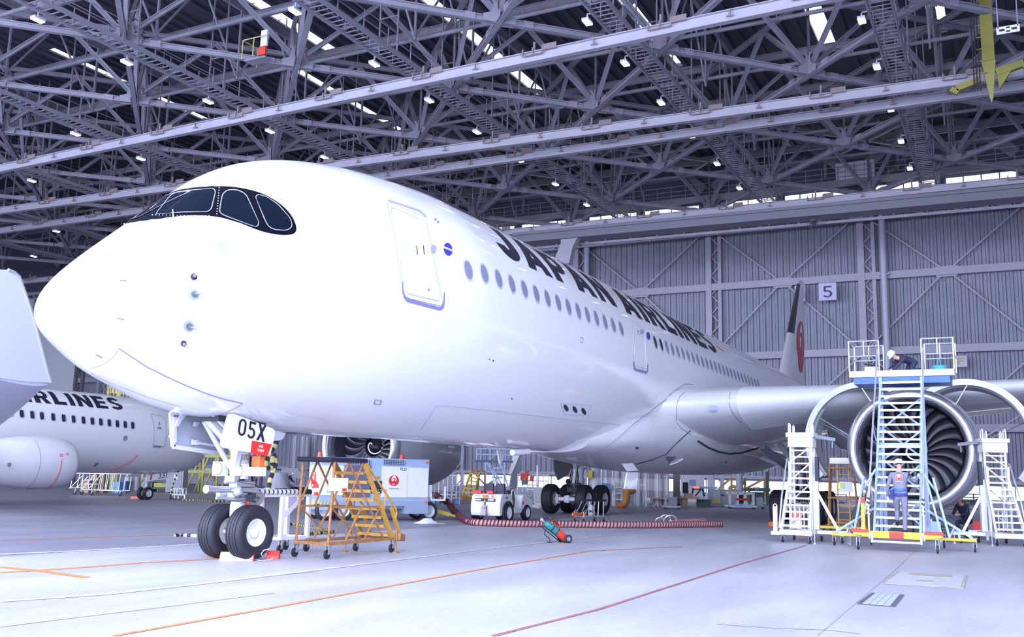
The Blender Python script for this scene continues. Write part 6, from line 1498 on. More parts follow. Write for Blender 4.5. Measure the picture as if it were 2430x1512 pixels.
c = jpx(370, 1059.5, -1.7); build('sill_strip', jfilm([(c[0]-.28,c[1]-.05),(c[0]+.28,c[1]-.05),(c[0]+.28,c[1]+.05),(c[0]-.28,c[1]+.05)], .018), M_line, D, 60)
for px, py, r in ((297,1040,.13),(251,1103,.10)):
    c = jpx(px, py); build('service_plate', jfilm([(c[0]+r*cos(t), c[1]+r*1.1*sin(t)) for t in [2*pi*i/16 for i in range(16)]], .012), mat('plate_grey', (.28,.28,.38), .5), J, 60)
c = jpx(200, 1114); build('belly_slot', jfilm([(c[0]-.45,c[1]-.03),(c[0]+.55,c[1]-.03),(c[0]+.55,c[1]+.03),(c[0]-.45,c[1]+.03)], .014), M_dark, J, 60)
q = [jpx(x, y) for x, y in ((335,1080),(326,1096),(312,1110),(300,1119))]; g = MB().path([Vector(jfilm([(s,z),(s+.01,z),(s,z+.01)], .012).v[0]) for s, z in q], .02, 5); build('red_line', g, M_red, J)
# engine
ex = at_y(152, 1100, YN-4.83); eo = Vector((ex.x-NX, -4.83, 1.80)); EN = part_empty('engine', J)
build('nacelle', MB().lathe([(0,.92),(-.04,.98),(-.2,1.04),(-.7,1.10),(-1.4,1.12),(-2.2,1.08),(-3.0,.96),(-3.7,.78)], eo, (1,0,0), 44), mat('nacelle_white', (.74,.74,.80), .3, coat=.4), EN, 60)
build('inlet_lip', MB().lathe([(-.5,.78),(-.1,.82),(0,.92),(-.03,.975)], eo, (1,0,0), 40), M_alu, EN, 60); build('fan_face', MB().lathe([(-.5,.78),(-.5,0)], eo, (1,0,0), 32), M_fan, EN, 0)
g = MB().path([eo+Vector((-1.0, -1.115*cos(radians(t)), 1.115*sin(radians(t)))) for t in range(8, -75, -6)], .014, 5).path([eo+Vector((-1.02+.06*cos(t), -1.118*cos(radians(16)), .34+.06*sin(t))) for t in [2*pi*i/12 for i in range(12)]], .012, 5, closed=True).path([eo+Vector((-.75+.05*cos(t), -1.1, .40+.05*sin(t))) for t in [2*pi*i/12 for i in range(12)]], .01, 5, closed=True); build('red_mark', g, M_red, EN)
c = at_y(22, 1103, YN-4.83-1.12); build('round_port', MB().lathe([(0,.09),(.01,.09),(.01,0)], (c.x-NX, -4.83-1.115, c.z), (0,-1,0), 16), MATS['plate_grey'], EN)
g = MB().path([eo+Vector((-2.0, -1.10*cos(radians(t)), 1.10*sin(radians(t)))) for t in range(60, -80, -7)], .008, 5); build('cowl_seam', g, M_line, EN)
# wing and upturned tip
tip = at_y(113, 911, YN-16.6); tl = Vector((tip.x-NX, -16.6, tip.z)); rl = Vector((-15.6, -1.7, 2.3))
JW = [(1.7,rl.x,rl.z,rl.x-6.0,2.0,.14),(5.5,rl.x-1.9,2.65,rl.x-6.4,2.5,.12),(11,rl.x+(tl.x-rl.x)*.62,3.25,rl.x+(tl.x-rl.x)*.62-2.6,3.2,.11),(16.6,tl.x,tl.z,tl.x-1.7,tl.z-.02,.10)]
JW.sort()
rows = [wing_ring(tuple(v if i == 0 else v for i, v in enumerate(interp_st(JW, 1.7+14.9*i/24))), -1) for i in range(25)]
mb = MB().grid(rows, close=True); n = len(AF); mb.f.append(tuple(range(n))); mb.f.append(tuple(len(mb.v)-n+k for k in range(n))); build('wing', mb, mat('wing_silver', (.74,.76,.84), .35, vary=.08, scale=1.5), J, 60)
wl = [(117,908),(104,872),(88,822),(72,772),(58,734),(40,690),(27,659),(14,648),(0,643),(-30,641),(-60,646),(-80,680),(-110,760),(-140,850),(-150,880),(-60,893),(0,898),(60,906)]
o3 = [at_y(a, b, YN-16.75) for a, b in wl]; zz0 = min(p.z for p in o3)
mb = MB(); fr_, bk_ = [], []
for p in o3:
    y = -16.75-(p.z-zz0)*.10; fr_.append((p.x-NX, y-.05, p.z)); bk_.append((p.x-NX, y+.07, p.z))
N_ = len(fr_); mb.add(fr_+bk_, [tuple(range(N_)), tuple(range(2*N_-1, N_-1, -1))]+[(i, i+N_, (i+1) % N_+N_, (i+1) % N_) for i in range(N_)]); build('winglet', mb, mat('winglet_lilac', (.50,.53,.74), .35), J, 0)
edge = [Vector((p.x-NX, -16.80-(p.z-zz0)*.10, p.z)) for p in o3[:9]]; build('winglet_edge', MB().path(edge, .05, 6), mat('edge_silver', (.58,.58,.63), .3, metal=.5), J)
# nose leg
G = part_empty('nose_landing_gear', J)
for y in (-.2, .2): wheel(G, (-4.0, y, .34), .34, .2, .17, -1 if y < 0 else 1, hubm=MATS['hub_grey'])
build('strut', MB().tube((-4,-.2,.34), (-4,.2,.34), .04, 8).tube((-4,0,.34), (-3.9,0,1.5), .06, 10).tube((-3.95,0,.9), (-3.2,0,1.5), .035, 8).prism([(-3.95,-.05,.45),(-4.3,-.05,.8),(-3.95,-.05,1.1),(-4.2,-.05,.8)], (0,.1,0)), M_gear, G)
yd = -.42
q = [at_y(a, b, YN+yd) for a, b in ((348,1129),(409,1117),(411,1121),(409,1132),(403,1136),(347,1143))]; build('number_door', MB().prism([(p.x-NX, yd, p.z) for p in q], (0,.03,0)), M_white, G, 0)
c = at_y(386, 1130.5, YN+yd); ps, tw = word('331', .30, 1.0, .2); build('number', glyph_mb(ps, frame_M((c.x-NX-tw/2, yd-.004, c.z-.15), (1,0,0), (0,0,1)) @ Matrix(((1,0,0,0),(.16,1,0,0),(0,0,1,0),(0,0,0,1))), .004), M_ink, G, 0)
q = [at_y(a, b, YN+yd-.01) for a, b in ((358,1126),(362,1126),(359,1139),(356,1140))]; build('red_strip', MB().prism([(p.x-NX, yd-.01, p.z) for p in q], (0,.008,0)), M_red, G, 0)
T = thing('wheel_chock', 'orange-red chocks at the nose wheels of the small jet numbered 331', 'chock', at_z(311, 1184), radians(-63), 'chocks at the airliner wheels'); build('body', MB().prism([(0,-.1,0),(0,.1,0),(0,.06,.14),(0,-.06,.14)], (.5,0,0)), mat('chock_coral', (.75,.20,.14), .5), T, 0)
# ================================================================== far side of the hangar
RZ = YAW-pi/2
class Bill:
    """a thing standing square to the lens: local x to the right, y away, z up; sizes may be given in photo pixels"""
    def __init__(s, name, label, cat, px, py, group=None, rz=0.0):
        s.o = at_z(px, py); s.k = (s.o-CAM).dot(FW)/FPX; s.px = px; s.py = py; s.t = thing(name, label, cat, s.o, RZ+rz, group)
    def x(s, px): return (px-s.px)*s.k
    def z(s, py): return (s.py-py)*s.k
    def bb(s, x0, y0, x1, y1, d0, d1, mb=None):
        return (mb or MB()).bb((s.x(x0), d0, s.z(y1)), (s.x(x1), d1, s.z(y0)))
    def p(s, px, py, d=0.0): return Vector((s.x(px), d, s.z(py)))
    def part(s, name, mb, m, sm=0): return build(name, mb, m, s.t, sm)
M_card = mat('cardboard', (.42,.30,.20), .8); M_bluebox = mat('blue_crate', (.08,.22,.55), .5); M_dkgrn = mat('dark_green', (.06,.11,.10), .6); M_tar = mat('tarp_film', (.40,.40,.47), .3, alpha=.96); M_dkb = mat('dark_blue_steel', (.06,.09,.16), .5); M_cab = mat('cabinet_grey', (.36,.36,.40), .5); M_dk = mat('dock_yellow', (.46,.42,.10), .55, vary=.2)
# pale sliding door leaf and ribbed pipes far on the left
a, b = at_x(66, 770, 75.2), at_x(182, 925, 75.2)
struct('door_1', MB().bb((74.9, b.y, 0), (75.3, a.y+14, a.z)), mat('door_pale', (.74,.74,.80), .5)); 
g = MB()
for px in (60, 66, 72, 78): p = at_x(px, 720, 74.4); g.tube((74.4,p.y,a.z-2), (74.4,p.y,p.z+.5), .28, 8)
struct('trim_30', g, mat('pipe_paint', (.5,.51,.62)), smooth=40)
p = at_x(188, 900, 68); T = thing('steel_column', 'dark braced steel column standing behind the small jet roof', 'column', (68, p.y, 0)); g = MB().bar((0,-.6,0), (0,-.6,16), .35).bar((0,.6,0), (0,.6,16), .35); z = .5
while z < 15: g.bar((0,-.6,z), (0,.6,z+1.4), .15).bar((0,.6,z+1.4), (0,-.6,z+2.8), .15); z += 2.8
build('column_frame', g, mat('column_dark', (.14,.13,.17), .6), T, 0); T['kind'] = 'structure'
# yellow docking scaffold
B = Bill('docking_scaffold', 'large dull yellow docking scaffold behind the small jet and the nose leg', 'scaffold', 370, 1166)
g = MB()
for px in (236, 262, 300, 336, 372, 440, 478, 512, 545): g.bar(B.p(px,1166,0), B.p(px,925 if px < 350 else 985,0), .16); g.bar(B.p(px,1166,3), B.p(px,950,3), .16)
for py in (960, 1010, 1080, 1118): g.bar(B.p(230,py,0), B.p(560,py,0), .2); g.bar(B.p(230,py,3), B.p(560,py,3), .2)
for i in range(6): g.bar(B.p(440+i*20,1166,0), B.p(470+i*20,1080,0), .10)
B.part('frame', g, M_dk)
g = MB()
for py in (910, 922, 934): g.bar(B.p(232,py,-.05), B.p(340,py+8,-.05), .07)
for i in range(14): g.bar(B.p(234+i*8,906,-.05), B.p(234+i*8,950,-.05), .06)
for i in range(16): g.bar(B.p(345+i*9,950+i*3.2,-.05), B.p(345+i*9,1000,-.05), .07)
g.bar(B.p(340,948,-.05), B.p(500,1000,-.05), .07); B.part('railing', g, M_dk); B.part('deck_panel', B.bb(233,920,300,936,0,.05), mat('dock_mesh', (.45,.44,.22), .6))
# silver caster stand under the small jet
B = Bill('tube_stand', 'silver tube stand on casters under the small jet, stacked with boxes behind', 'stand', 226, 1176); g = MB()
for a_, b_ in (((165,1160),(170,1125)),((193,1163),(193,1123)),((216,1163),(222,1123)),((236,1163),(240,1123)),((248,1163),(250,1123)),((266,1163),(268,1123)),((292,1164),(294,1130)),((165,1160),(190,1132)),((193,1163),(222,1125)),((193,1163),(292,1164)),((163,1160),(188,1159)),((197,1140),(216,1140)),((197,1150),(216,1150)),((170,1125),(294,1124))): g.tube(B.p(*a_, 0), B.p(*b_, 0), .03, 6).tube(B.p(*a_, .9), B.p(*b_, .9), .03, 6)
B.part('tube_frame', g, M_alum, 30); casters(B.t, [(B.x(217),0,0),(B.x(284),0,0),(B.x(166),.6,0),(B.x(178),.9,0)], .12, .35)
for (x0, x1, y0, y1, m, lb) in ((170,190,1142,1158,M_card,'brown carton with flaps under the small jet, next to the silver stand steps'),(193,208,1130,1157,M_card,'tall brown carton leaning behind the silver tube stand'),(214,226,1128,1156,M_card,'narrow upright brown carton behind the silver tube stand'),(248,264,1146,1163,mat('crate_sky', (.30,.55,.80), .5),'sky blue crate under the small jet belly'),(267,280,1145,1163,M_bluebox,'deep blue crate beside the sky blue one under the small jet')):
    B = Bill('carton' if m == M_card else 'crate', lb, 'box', (x0+x1)/2, 1170); B.o; bx = MB().bb((B.x(x0), 1.2, 0), (B.x(x1), 2.0, (1172-y0)*B.k)); B.part('box', bx, m); B.part('lid', MB().bb((B.x(x0)-.02, 1.18, (1172-y0)*B.k-.1), (B.x(x1)+.02, 2.02, (1172-y0)*B.k)), m)
for x0, c, lb in ((282,M_orange,'film-wrapped orange drum under the small jet'),(303,M_orange,'second film-wrapped orange drum beside the jet nose wheel'),(326,M_bluebox,'blue drum behind the small jet nose wheel')):
    B = Bill('drum', lb, 'drum', x0+7, 1166); B.part('barrel', MB().lathe([(0,0),(0,.21),(.3,.22),(.31,.235),(.34,.22),(.7,.22),(.9,.21),(.9,0)], (0,1,0), (0,0,1), 18), c, 30); B.part('film_wrap', MB().lathe([(.05,.24),(.5,.25),(.97,.23),(1.05,.1)], (0,1,0), (0,0,1), 12), M_tar, 40)
B = Bill('cabinet', 'grey steel cabinet behind the hanging yellow cable at the small jet nose', 'cabinet', 412, 1170); B.part('body', B.bb(392,1108,432,1168,0,.9), M_cab); B.part('door', B.bb(396,1112,428,1164,-.04,0), mat('door_mid', (.30,.30,.35), .5)); B.part('notice', B.bb(411,1128,419,1138,-.06,-.04), M_wpaint)
B = Bill('dark_rack', 'dark storage rack behind the small jet nose wheels', 'rack', 375, 1168); g = MB(); B.bb(350,1142,394,1145,.5,1.5,g); B.bb(350,1158,394,1161,.5,1.5,g); B.bb(350,1125,354,1168,.5,1.5,g); B.bb(390,1125,394,1168,.5,1.5,g); B.part('shelf', g, M_dkgrn); B.part('contents', B.bb(356,1147,388,1157,.6,1.3), M_dk)
B = Bill('low_step', 'low white metal step standing on the floor below the small jet nose', 'step', 422, 1184); g = MB(); B.bb(403,1159,433,1162,0,.6,g)
for x in (403, 417, 431): B.bb(x,1159,x+3,1175,0,.06,g); B.bb(x,1159,x+3,1175,.55,.6,g)
B.bb(403,1173,438,1176,0,.6,g); B.bb(418,1175,421,1184,.2,.3,g); B.bb(436,1175,439,1184,0,.06,g); B.bb(405,1175,408,1184,.5,.6,g); B.part('frame', g, M_wpaint)
B = Bill('perforated_box', 'pale perforated metal box behind the nose leg', 'box', 490, 1168); B.part('box', B.bb(475,1111,505,1166,0,.8), mat('perf_pale', (.50,.50,.58), .4)); g = MB()
for i in range(5):
    for k in range(9): q = B.p(478+i*6, 1115+k*6, -.01); g.box(q, (.05,.02,.05))
B.part('hole', g, M_dk if False else M_line)
B = Bill('parts_trolley', 'dark trolley loaded with round black ends beside the navy worker', 'trolley', 706, 1172); B.part('tray', B.bb(685,1151,722,1156,0,1.0), M_cab); g = MB()
for x in (694, 710): g.lathe([(0,.17),(.9,.17)], B.p(x,1160,.02), (0,1,0), 14, cap=True)
B.part('roller', g, M_dark, 30); B.part('blue_box', B.bb(703,1143,713,1150,.1,.5), M_bluebox); casters(B.t, [(B.x(688),.1,0),(B.x(720),.1,0)], .1, .3)
B = Bill('covered_part', 'aircraft part wrapped in clear film behind the white stand top', 'wrapped part', 648, 1172); rows = []
for i in range(9):
    z = (1172-1172+i*6.2)*B.k; w_ = (30-1.2*i)*B.k*(1+.06*((i*7) % 3)); rows.append([(B.x(652)+w_*cos(t)*(1+.08*cos(5*t+i)), .8+.6*sin(t), z) for t in [2*pi*q/20 for q in range(20)]])
mb = MB().grid(rows, close=True); mb.f.append(tuple(len(mb.v)-20+q for q in range(20))); B.part('film', mb, M_tar, 40); B.part('core', B.bb(634,1128,668,1168,.5,1.1), M_cab)
B = Bill('flap_panel', 'grey wing flap panel lying tilted above the navy worker', 'panel', 690, 1168); B.part('skin', MB().prism([B.p(654,1112,1.5),B.p(694,1112,1.5),B.p(712,1138,1.5),B.p(672,1132,1.5),B.p(655,1124,1.5)], (0,.3,0)), mat('flap_grey', (.40,.41,.47), .4)); B.part('trestle', MB().bar(B.p(662,1124,1.6), B.p(662,1168,1.6), .08).bar(B.p(700,1130,1.6), B.p(700,1168,1.6), .08), M_dark)
P3 = dict(pelvis=(-.1,0,.92), chest=(.12,0,1.24), neck=(.24,0,1.38), head=(.33,0,1.46), face=(1,0,-.7), lsh=(.16,.19,1.28), lel=(.3,.24,1.0), lwr=(.5,.18,.86), rsh=(.16,-.19,1.28), rel=(.3,-.24,1.0), rwr=(.5,-.18,.86),
          lhip=(-.1,.1,.86), lkn=(.0,.12,.48), lan=(-.05,.12,.09), rhip=(-.1,-.1,.86), rkn=(-.06,-.12,.48), ran=(-.2,-.12,.09))
person('worker in navy and white helmet bending beside the dark parts trolley behind the white trailer', at_z(681, 1170), radians(-62), P3, M_navy)
def curtain(name, label, px, py, x0, y0, x1, y1, d, wv=5, m=None, cat='curtain', posts=True):
    B = Bill(name, label, cat, px, py); rows = []; n = int((x1-x0)*B.k/.10)+2
    for z in (B.z(y0), (B.z(y0)+B.z(y1))/2, B.z(y1)): rows.append([(B.x(x0)+(B.x(x1)-B.x(x0))*i/n, d+.09*sin(i*.9)+.05*sin(i*2.3+z), z) for i in range(n+1)])
    B.part('film', MB().grid(rows), m or M_tar, 60)
    if posts:
        g = MB()
        for x in (x0, (x0+x1)/2, x1): g.tube(B.p(x,y0,d-.05), B.p(x,py,d-.05), .04, 6)
        g.tube(B.p(x0,y0,d-.05), B.p(x1,y0,d-.05), .04, 6); B.part('post', g, M_cab, 30)
    return B
curtain('film_curtain', 'tall hanging plastic film curtain behind the number door of the nose leg', 678, 1168, 655, 1030, 700, 1120, 4, posts=True)
curtain('film_curtain', 'bluish plastic film curtain hanging behind the amber stairs and the far engine lip', 722, 1168, 700, 1030, 716, 1110, 5)
# yellow stairs, blue dock, grey rudder slab, red suits in the gap behind the tow tractor
B = Bill('yellow_steps', 'yellow ladder stairs with a platform behind the tow tractor', 'stairs', 1112, 1186); g = MB(); g.bar(B.p(1096,1180,0), B.p(1116,1118,.8), .12).bar(B.p(1122,1182,0), B.p(1136,1122,.8), .12)
for i in range(7): g.bar(B.p(1098+i*2.6,1176-i*8.6,.1*i), B.p(1122+i*2.1,1178-i*8.4,.1*i), .1)
B.part('ladder', g, mat('stair_yellow', (.62,.42,.06), .5)); g = MB().bar(B.p(1114,1118,.8), B.p(1148,1118,.8), .12); 
for x in (1116, 1132, 1148): g.bar(B.p(x,1118,.9), B.p(x,1182,.9), .1)
g.bar(B.p(1116,1118,1.6), B.p(1148,1150,1.6), .1).bar(B.p(1094,1180,0), B.p(1130,1184,.2), .3); B.part('platform_frame', g, M_rusty); B.part('base', B.bb(1092,1180,1134,1186,0,1.0), mat('stair_yellow', (.62,.42,.06)))
B = Bill('blue_dock', 'pale blue stair dock with a dark deck behind the tow tractor', 'dock', 1180, 1180); g = MB()
for a_, b_ in (((1150,1094),(1200,1180)),((1182,1094),(1215,1180)),((1158,1100),(1196,1160)),((1150,1094),(1150,1180)),((1196,1094),(1196,1180)),((1166,1150),(1200,1178)),((1200,1150),(1168,1178)),((1165,1134),(1192,1134)),((1160,1112),(1188,1112))): g.bar(B.p(*a_), B.p(*b_), .13); g.bar(B.p(*a_, 1.2), B.p(*b_, 1.2), .13)
B.part('frame', g, M_lblue); B.part('deck', B.bb(1124,1094,1216,1098,-.1,1.6), M_dkb); g = MB()
for x in (1128, 1138, 1160, 1180, 1198, 1213): g.bar(B.p(x,1066,0), B.p(x,1094,0), .06); g.bar(B.p(x,1066,1.4), B.p(x,1094,1.4), .06)
for y in (1066, 1080): g.bar(B.p(1128,y,0), B.p(1213,y,0), .06); g.bar(B.p(1128,y,1.4), B.p(1213,y,1.4), .06)
g.bar(B.p(1160,1092,0), B.p(1184,1068,0), .06); B.part('railing', g, M_lblue); g = MB()
for i in range(9): g.bar(B.p(1186+i*3.2,1100+i*8,.3), B.p(1198+i*2.2,1100+i*8,.3), .2, .06)
B.part('step', g, M_wpaint)
B = Bill('rudder_slab', 'dark grey tapered rudder slab with a white edge leaning behind the blue dock', 'panel', 1225, 1178); B.part('slab', MB().prism([B.p(1232,1074,2.2),B.p(1240,1074,2.2),B.p(1226,1160,2.2),B.p(1205,1170,2.2),B.p(1212,1125,2.2)], (0,.3,0)), mat('slab_grey', (.18,.19,.24), .5)); B.part('white_edge', MB().prism([B.p(1218,1070,2.1),B.p(1234,1074,2.1),B.p(1214,1125,2.1),B.p(1206,1128,2.1)], (0,.3,0)), M_wpaint); B.part('foot', B.bb(1200,1165,1224,1178,2.0,2.8), M_dark)
B = Bill('striped_board', 'white board with green and red stripes leaning behind the tow tractor seats', 'board', 1166, 1182); B.part('board', MB().prism([B.p(1155,1156,.4),B.p(1170,1136,.4),B.p(1178,1142,.4),B.p(1163,1168,.4)], (0,.06,0)), M_wpaint); B.part('green_stripe', MB().prism([B.p(1151,1153,.34),B.p(1166,1141,.34),B.p(1168,1145,.34),B.p(1154,1157,.34)], (0,.06,0)), mat('stripe_green', (.03,.35,.16), .5)); B.part('prop', MB().bar(B.p(1160,1160,.5), B.p(1160,1182,.5), .1), M_cab)
B = Bill('tool_rack', 'white tube rack with red bundles hanging behind the far main wheels', 'rack', 1262, 1186); g = MB()
for x in (1228, 1240, 1252, 1264, 1278, 1290, 1302): g.tube(B.p(x,1126,1), B.p(x,1184,1), .035, 6)
for y in (1128, 1142, 1158): g.tube(B.p(1228,y,1), B.p(1302,y,1), .035, 6)
for y in (1152, 1162): g.bar(B.p(1248,y,.4), B.p(1274,y,.4), .1)
g.bar(B.p(1274,1105,.6), B.p(1275,1184,.6), .12); B.part('tube_frame', g, M_wpaint, 30); g = MB()
for x, y0, y1 in ((1240,1125,1141),(1250,1118,1142),(1263,1130,1142)): g.bar(B.p(x,y0,.8), B.p(x-2,y1,.8), .24, .3)
B.part('red_bundle', g, mat('bundle_red', (.55,.06,.05), .7)); B.part('green_box', B.bb(1237,1143,1253,1152,.8,1.3), mat('box_green', (.05,.22,.14), .6)); B.part('base_tray', B.bb(1232,1170,1300,1176,.5,1.6), M_cab)
B = Bill('grating_ladder', 'white box ladder frame next to the far main wheel', 'ladder', 1278, 1206); g = MB(); 
for x in (1268, 1285): g.bar(B.p(x,1162,0), B.p(x,1195,0), .09); g.bar(B.p(x,1162,.5), B.p(x,1195,.5), .09)
for y in (1164, 1172, 1180, 1188, 1195): g.bar(B.p(1268,y,0), B.p(1285,y,0), .07, .2)
g.bar(B.p(1244,1201,-.2), B.p(1293,1202,-.2), .16).bar(B.p(1276,1202,-.2), B.p(1279,1225,-1.0), .16).bar(B.p(1290,1195,.2), B.p(1290,1206,.2), .1); B.part('frame', g, M_wpaint)
# plastic tent and workshop corner
B = curtain('film_tent', 'long clear plastic film tent on posts behind the far main wheels', 1500, 1203, 1402, 1108, 1600, 1200, 2.2, cat='tent')
g = MB()
for x in (1435, 1462, 1545, 1574): g.tube(B.p(x,1108,2.1), B.p(x,1203,2.1), .04, 6)
B.part('post', g, M_wpaint, 30); B.part('tube_light', MB().tube(B.p(1450,1150,2.6), B.p(1546,1152,2.6), .04, 6), mat('tube_lit', (.9,.95,1.0), .3, emit=5))
B = Bill('shelf_unit', 'white tube shelf unit standing before the plastic tent', 'shelf', 1474, 1201); g = MB()
for x in (1459, 1476, 1516): g.tube(B.p(x,1143,0), B.p(x,1201,0), .03, 6); g.tube(B.p(x,1143,.7), B.p(x,1201,.7), .03, 6)
for y in (1145, 1158, 1172, 1186): B.bb(1459,y,1477,y+1.5,0,.7,g)
B.part('frame', g, M_wpaint, 30); B.part('box', B.bb(1461,1162,1474,1171,.1,.5), M_cab)
B = Bill('flexible_duct', 'orange flexible duct elbow hanging from the tent to the floor', 'duct', 1480, 1206); pts = [B.p(1506,1164,.4), B.p(1494,1166,.3), B.p(1488,1172,.2), B.p(1487,1184,.1), B.p(1484,1194,.1), B.p(1474,1200,.1), B.p(1464,1201,.1)]; q = dense(pts, .06); B.part('duct', MB().path(q, [.20+.022*(i % 2) for i in range(len(q))], 12), mat('duct_orange', (.55,.24,.06), .6), 50); B.part('collar', MB().ball(B.p(1495,1166,.4), .33, 10, (1.3,.8,.6)), mat('collar_coral', (.60,.20,.10), .6), 50)
B = Bill('sign_box', 'small dark blue box sign by the tent pole behind the far wheels', 'box', 1438, 1200); B.part('box', B.bb(1428,1148,1449,1160,0,.3), M_bluebox); B.part('pole', MB().bar(B.p(1438,1160,.15), B.p(1438,1200,.15), .06), M_cab); B.part('yellow_bag', B.bb(1396,1118,1406,1136,.3,.6), mat('bag_yellow', (.6,.42,.06), .6))
B = Bill('folding_chair', 'pale folding chair standing before the plastic tent', 'chair', 1540, 1206); g = MB()
for x in (1530, 1548): g.tube(B.p(x,1181,0), B.p(x+4 if x > 1540 else x,1206,-.1), .02, 6); g.tube(B.p(x,1190,0), B.p(x,1206,.45), .02, 6)
B.part('frame', g, M_alum, 30); B.part('seat', B.bb(1531,1191,1547,1193,-.1,.4), M_wpaint); B.part('backrest', B.bb(1531,1182,1546,1190,.42,.46), M_wpaint)
B = Bill('work_table', 'long table with a clutter of gear at the tent corner', 'table', 1562, 1203); B.part('top', B.bb(1545,1182,1592,1185,.2,1.0), M_card); g = MB()
for x in (1547, 1589): B.bb(x,1185,x+2,1203,.2,.3,g); B.bb(x,1185,x+2,1203,.9,1.0,g)
B.part('leg', g, M_cab)
B = Bill('hand_trolley', 'white tube hand trolley with a pallet deck by the tent corner', 'trolley', 1592, 1208); B.part('deck', B.bb(1574,1201,1612,1204,-.4,.5), M_wpaint); g = MB()
for x in (1576, 1580, 1584): g.tube(B.p(x,1203,-.3+.1*(x-1576)), B.p(x,1180,-.3+.1*(x-1576)), .025, 6)
g.tube(B.p(1576,1180,-.3), B.p(1590,1176,.3), .025, 6).tube(B.p(1604,1203,-.3), B.p(1604,1178,-.3), .025, 6); B.part('handle', g, M_alum, 30); B.part('clear_box', B.bb(1588,1180,1603,1200,-.2,.3), M_tar); casters(B.t, [(B.x(1577),-.3,0),(B.x(1609),-.3,0)], .08, .2)
B = Bill('cardboard_partition', 'tall brown cardboard sheet standing at the end of the plastic tent', 'partition', 1610, 1200); B.part('sheet', B.bb(1602,1126,1618,1198,.6,.75), mat('card_dark', (.20,.17,.16), .8)); B.part('foot', B.bb(1600,1196,1622,1200,.3,1.0), M_dark)
B = Bill('white_partition', 'white partition with a small blue-grey poster above the cluttered bench', 'partition', 1650, 1196); B.part('panel', B.bb(1624,1129,1682,1176,1.5,1.6), mat('partition_white', (.62,.62,.70), .5)); B.part('poster', B.bb(1645,1139,1659,1154,1.44,1.5), mat('poster_grey', (.30,.32,.46), .6)); B.part('post', MB().bar(B.p(1626,1128,1.6), B.p(1626,1196,1.6), .08).bar(B.p(1680,1128,1.6), B.p(1680,1196,1.6), .08), M_cab)
B = Bill('bench', 'wooden bench cluttered with dark gear and a red lamp under the fairing', 'bench', 1640, 1203); B.part('top', B.bb(1616,1180,1664,1184,.2,1.4), M_card); B.part('leg', B.bb(1622,1184,1635,1203,.4,1.2), M_card); B.part('carton', B.bb(1628,1172,1648,1180,.3,.8), M_card); g = MB(); B.bb(1628,1146,1640,1172,.9,1.2,g); B.bb(1650,1160,1672,1163,.5,1.2,g); g.bar(B.p(1650,1160,.6), B.p(1646,1178,.6), .1).bar(B.p(1672,1160,.6), B.p(1676,1178,.6), .1).bar(B.p(1654,1178,.6), B.p(1668,1162,.6), .08); B.part('dark_gear', g, M_dark); B.part('red_lamp', MB().ball(B.p(1658,1158,.7), .14, 10, (1.6,1,.6)), mat('lamp_red_lit', (1.0,.12,.10), .4, emit=2), 40); g = MB(); B.bb(1664,1186,1694,1202,.8,1.6,g); B.part('dark_crate', g, M_dkgrn)
B = Bill('control_cabinet', 'low grey cabinet with a yellow label behind the blue lift table', 'cabinet', 1712, 1202); B.part('body', B.bb(1693,1163,1766,1199,.6,1.8), M_cab); B.part('door', B.bb(1696,1166,1714,1196,.55,.6), mat('door_pale2', (.46,.46,.50), .5)); B.part('label', B.bb(1696,1187,1714,1196,.52,.55), mat('label_lime', (.60,.62,.12), .5)); B.part('handle', B.bb(1716,1174,1722,1177,.5,.6), M_dark); B.part('table_top', B.bb(1670,1157,1714,1162,1.4,2.2), M_lblue)
B = Bill('lift_table', 'white frame lift with a pale blue front plate behind the hose end', 'lift', 1761, 1208); g = MB()
for x0, x1 in ((1731,1735),(1750,1754),(1766,1771),(1786,1791)): B.bb(x0,1170,x1,1203,0,.2,g)
B.bb(1731,1169,1792,1174,0,.9,g); B.bb(1729,1200,1794,1204,-.2,1.2,g); B.part('frame', g, M_wpaint); B.part('front_plate', B.bb(1740,1197,1782,1204,-.25,-.2), mat('plate_sky', (.42,.60,.85), .4)); g = MB(); B.bb(1748,1183,1776,1188,-.1,.2,g); B.part('red_bar', g, M_red); B.part('hydraulics', B.bb(1754,1176,1768,1196,.2,.6), M_dark); casters(B.t, [(B.x(1731),-.1,0),(B.x(1788),-.1,0),(B.x(1812),.2,0)], .1, .26); B.part('grey_side_unit', B.bb(1796,1180,1812,1202,.1,.9), M_cab)
B = Bill('engine_hoist', 'amber A-frame hoist with a wound hose against the bright low windows', 'hoist', 1790, 1196); g = MB()
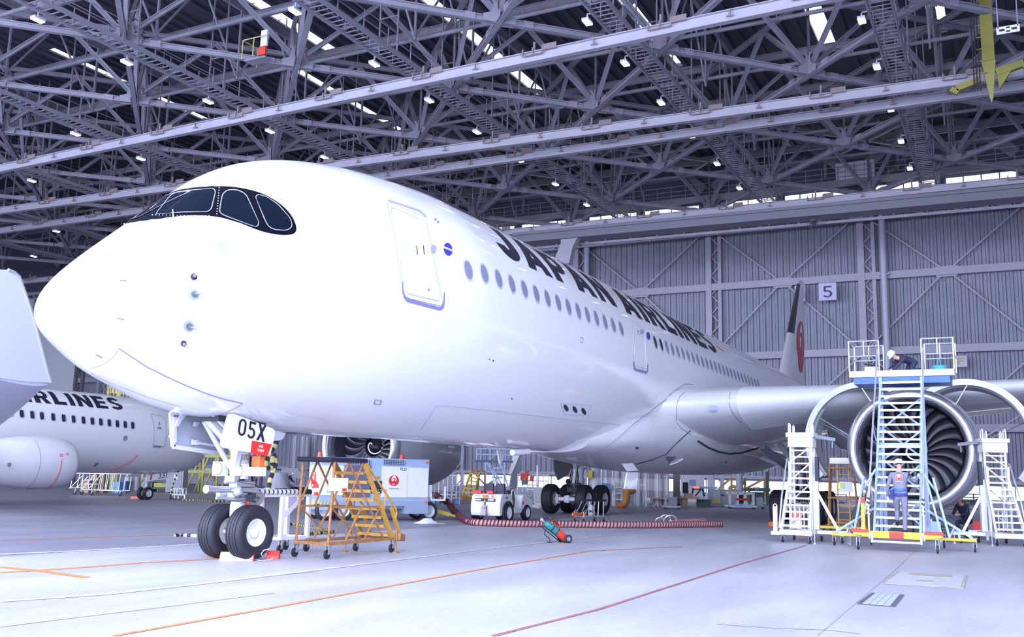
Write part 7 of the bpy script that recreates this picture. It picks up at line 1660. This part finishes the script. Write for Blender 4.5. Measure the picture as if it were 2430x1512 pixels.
for a_, b_ in (((1726,1163),(1758,1136)),((1758,1136),(1756,1190)),((1790,1163),(1840,1136)),((1791,1135),(1791,1192)),((1840,1136),(1838,1192)),((1780,1160),(1791,1140))): g.bar(B.p(*a_, 3), B.p(*b_, 3), .16)
B.part('frame', g, mat('hoist_amber', (.55,.36,.12), .5)); B.part('grey_column', MB().tube(B.p(1771,1115,2.2), B.p(1771,1192,2.2), .28, 10), mat('hose_grey', (.45,.46,.54), .5)); B.part('coil', MB().path([B.p(1757+8*cos(t),1162+5*sin(t),2.4) for t in [2*pi*i/16 for i in range(16)]], .14, 6, closed=True), mat('hoist_amber', (.55,.36,.12)))
B = Bill('green_bench', 'dark green bench with machines under the low windows behind the port wheels', 'bench', 1815, 1200); B.part('top', B.bb(1795,1160,1850,1168,2.4,4), M_dkgrn); g = MB(); B.bb(1797,1168,1801,1200,2.5,2.7,g); B.bb(1842,1120,1848,1200,2.5,2.8,g); B.bb(1800,1170,1840,1196,3,3.4,g); B.part('leg', g, M_dkgrn); B.part('machine', B.bb(1812,1158,1824,1166,2.4,3), mat('crate_teal', (.18,.3,.34)))
# long low wall cabinets that close the view to the back wall
for i, (x0, x1, y0, lb, m) in enumerate(((1010,1090,1150,'grey cupboard row along the back wall behind the trailer',M_cab),(1040,1082,1128,'white ladder rack behind the power trailer tow bar',M_wpaint),(1300,1400,1160,'dark storage shelves along the back wall behind the far main wheels',M_dkgrn),(1895,2010,1172,'grey crates along the back wall between the towers',M_cab),(2230,2340,1172,'dark machines along the back wall behind the engine dolly',M_dkb))):
    B = Bill('storage_rack', lb, 'rack', (x0+x1)/2, 1196 if x0 != 1040 else 1191) if x0 < 1890 else Bill('storage_rack', lb, 'rack', (x0+x1)/2, 1207); g = MB()
    for k in range(5): x = x0+(x1-x0)*k/4; B.bb(x-1,y0,x+1,1196,0,.1,g)
    for k in range(3): y = y0+(1196-y0)*k/3; B.bb(x0,y,x1,y+2,0,.9,g)
    B.part('frame', g, m); g = MB(); random.seed(i)
    for k in range(7): x = x0+(x1-x0)*(k+.1)/7; h = random.uniform(4, 12); B.bb(x,1195-h,x+(x1-x0)/9,1195,.2,.7,g)
    B.part('stored_box', g, random.choice((M_card, M_bluebox, M_cab)))
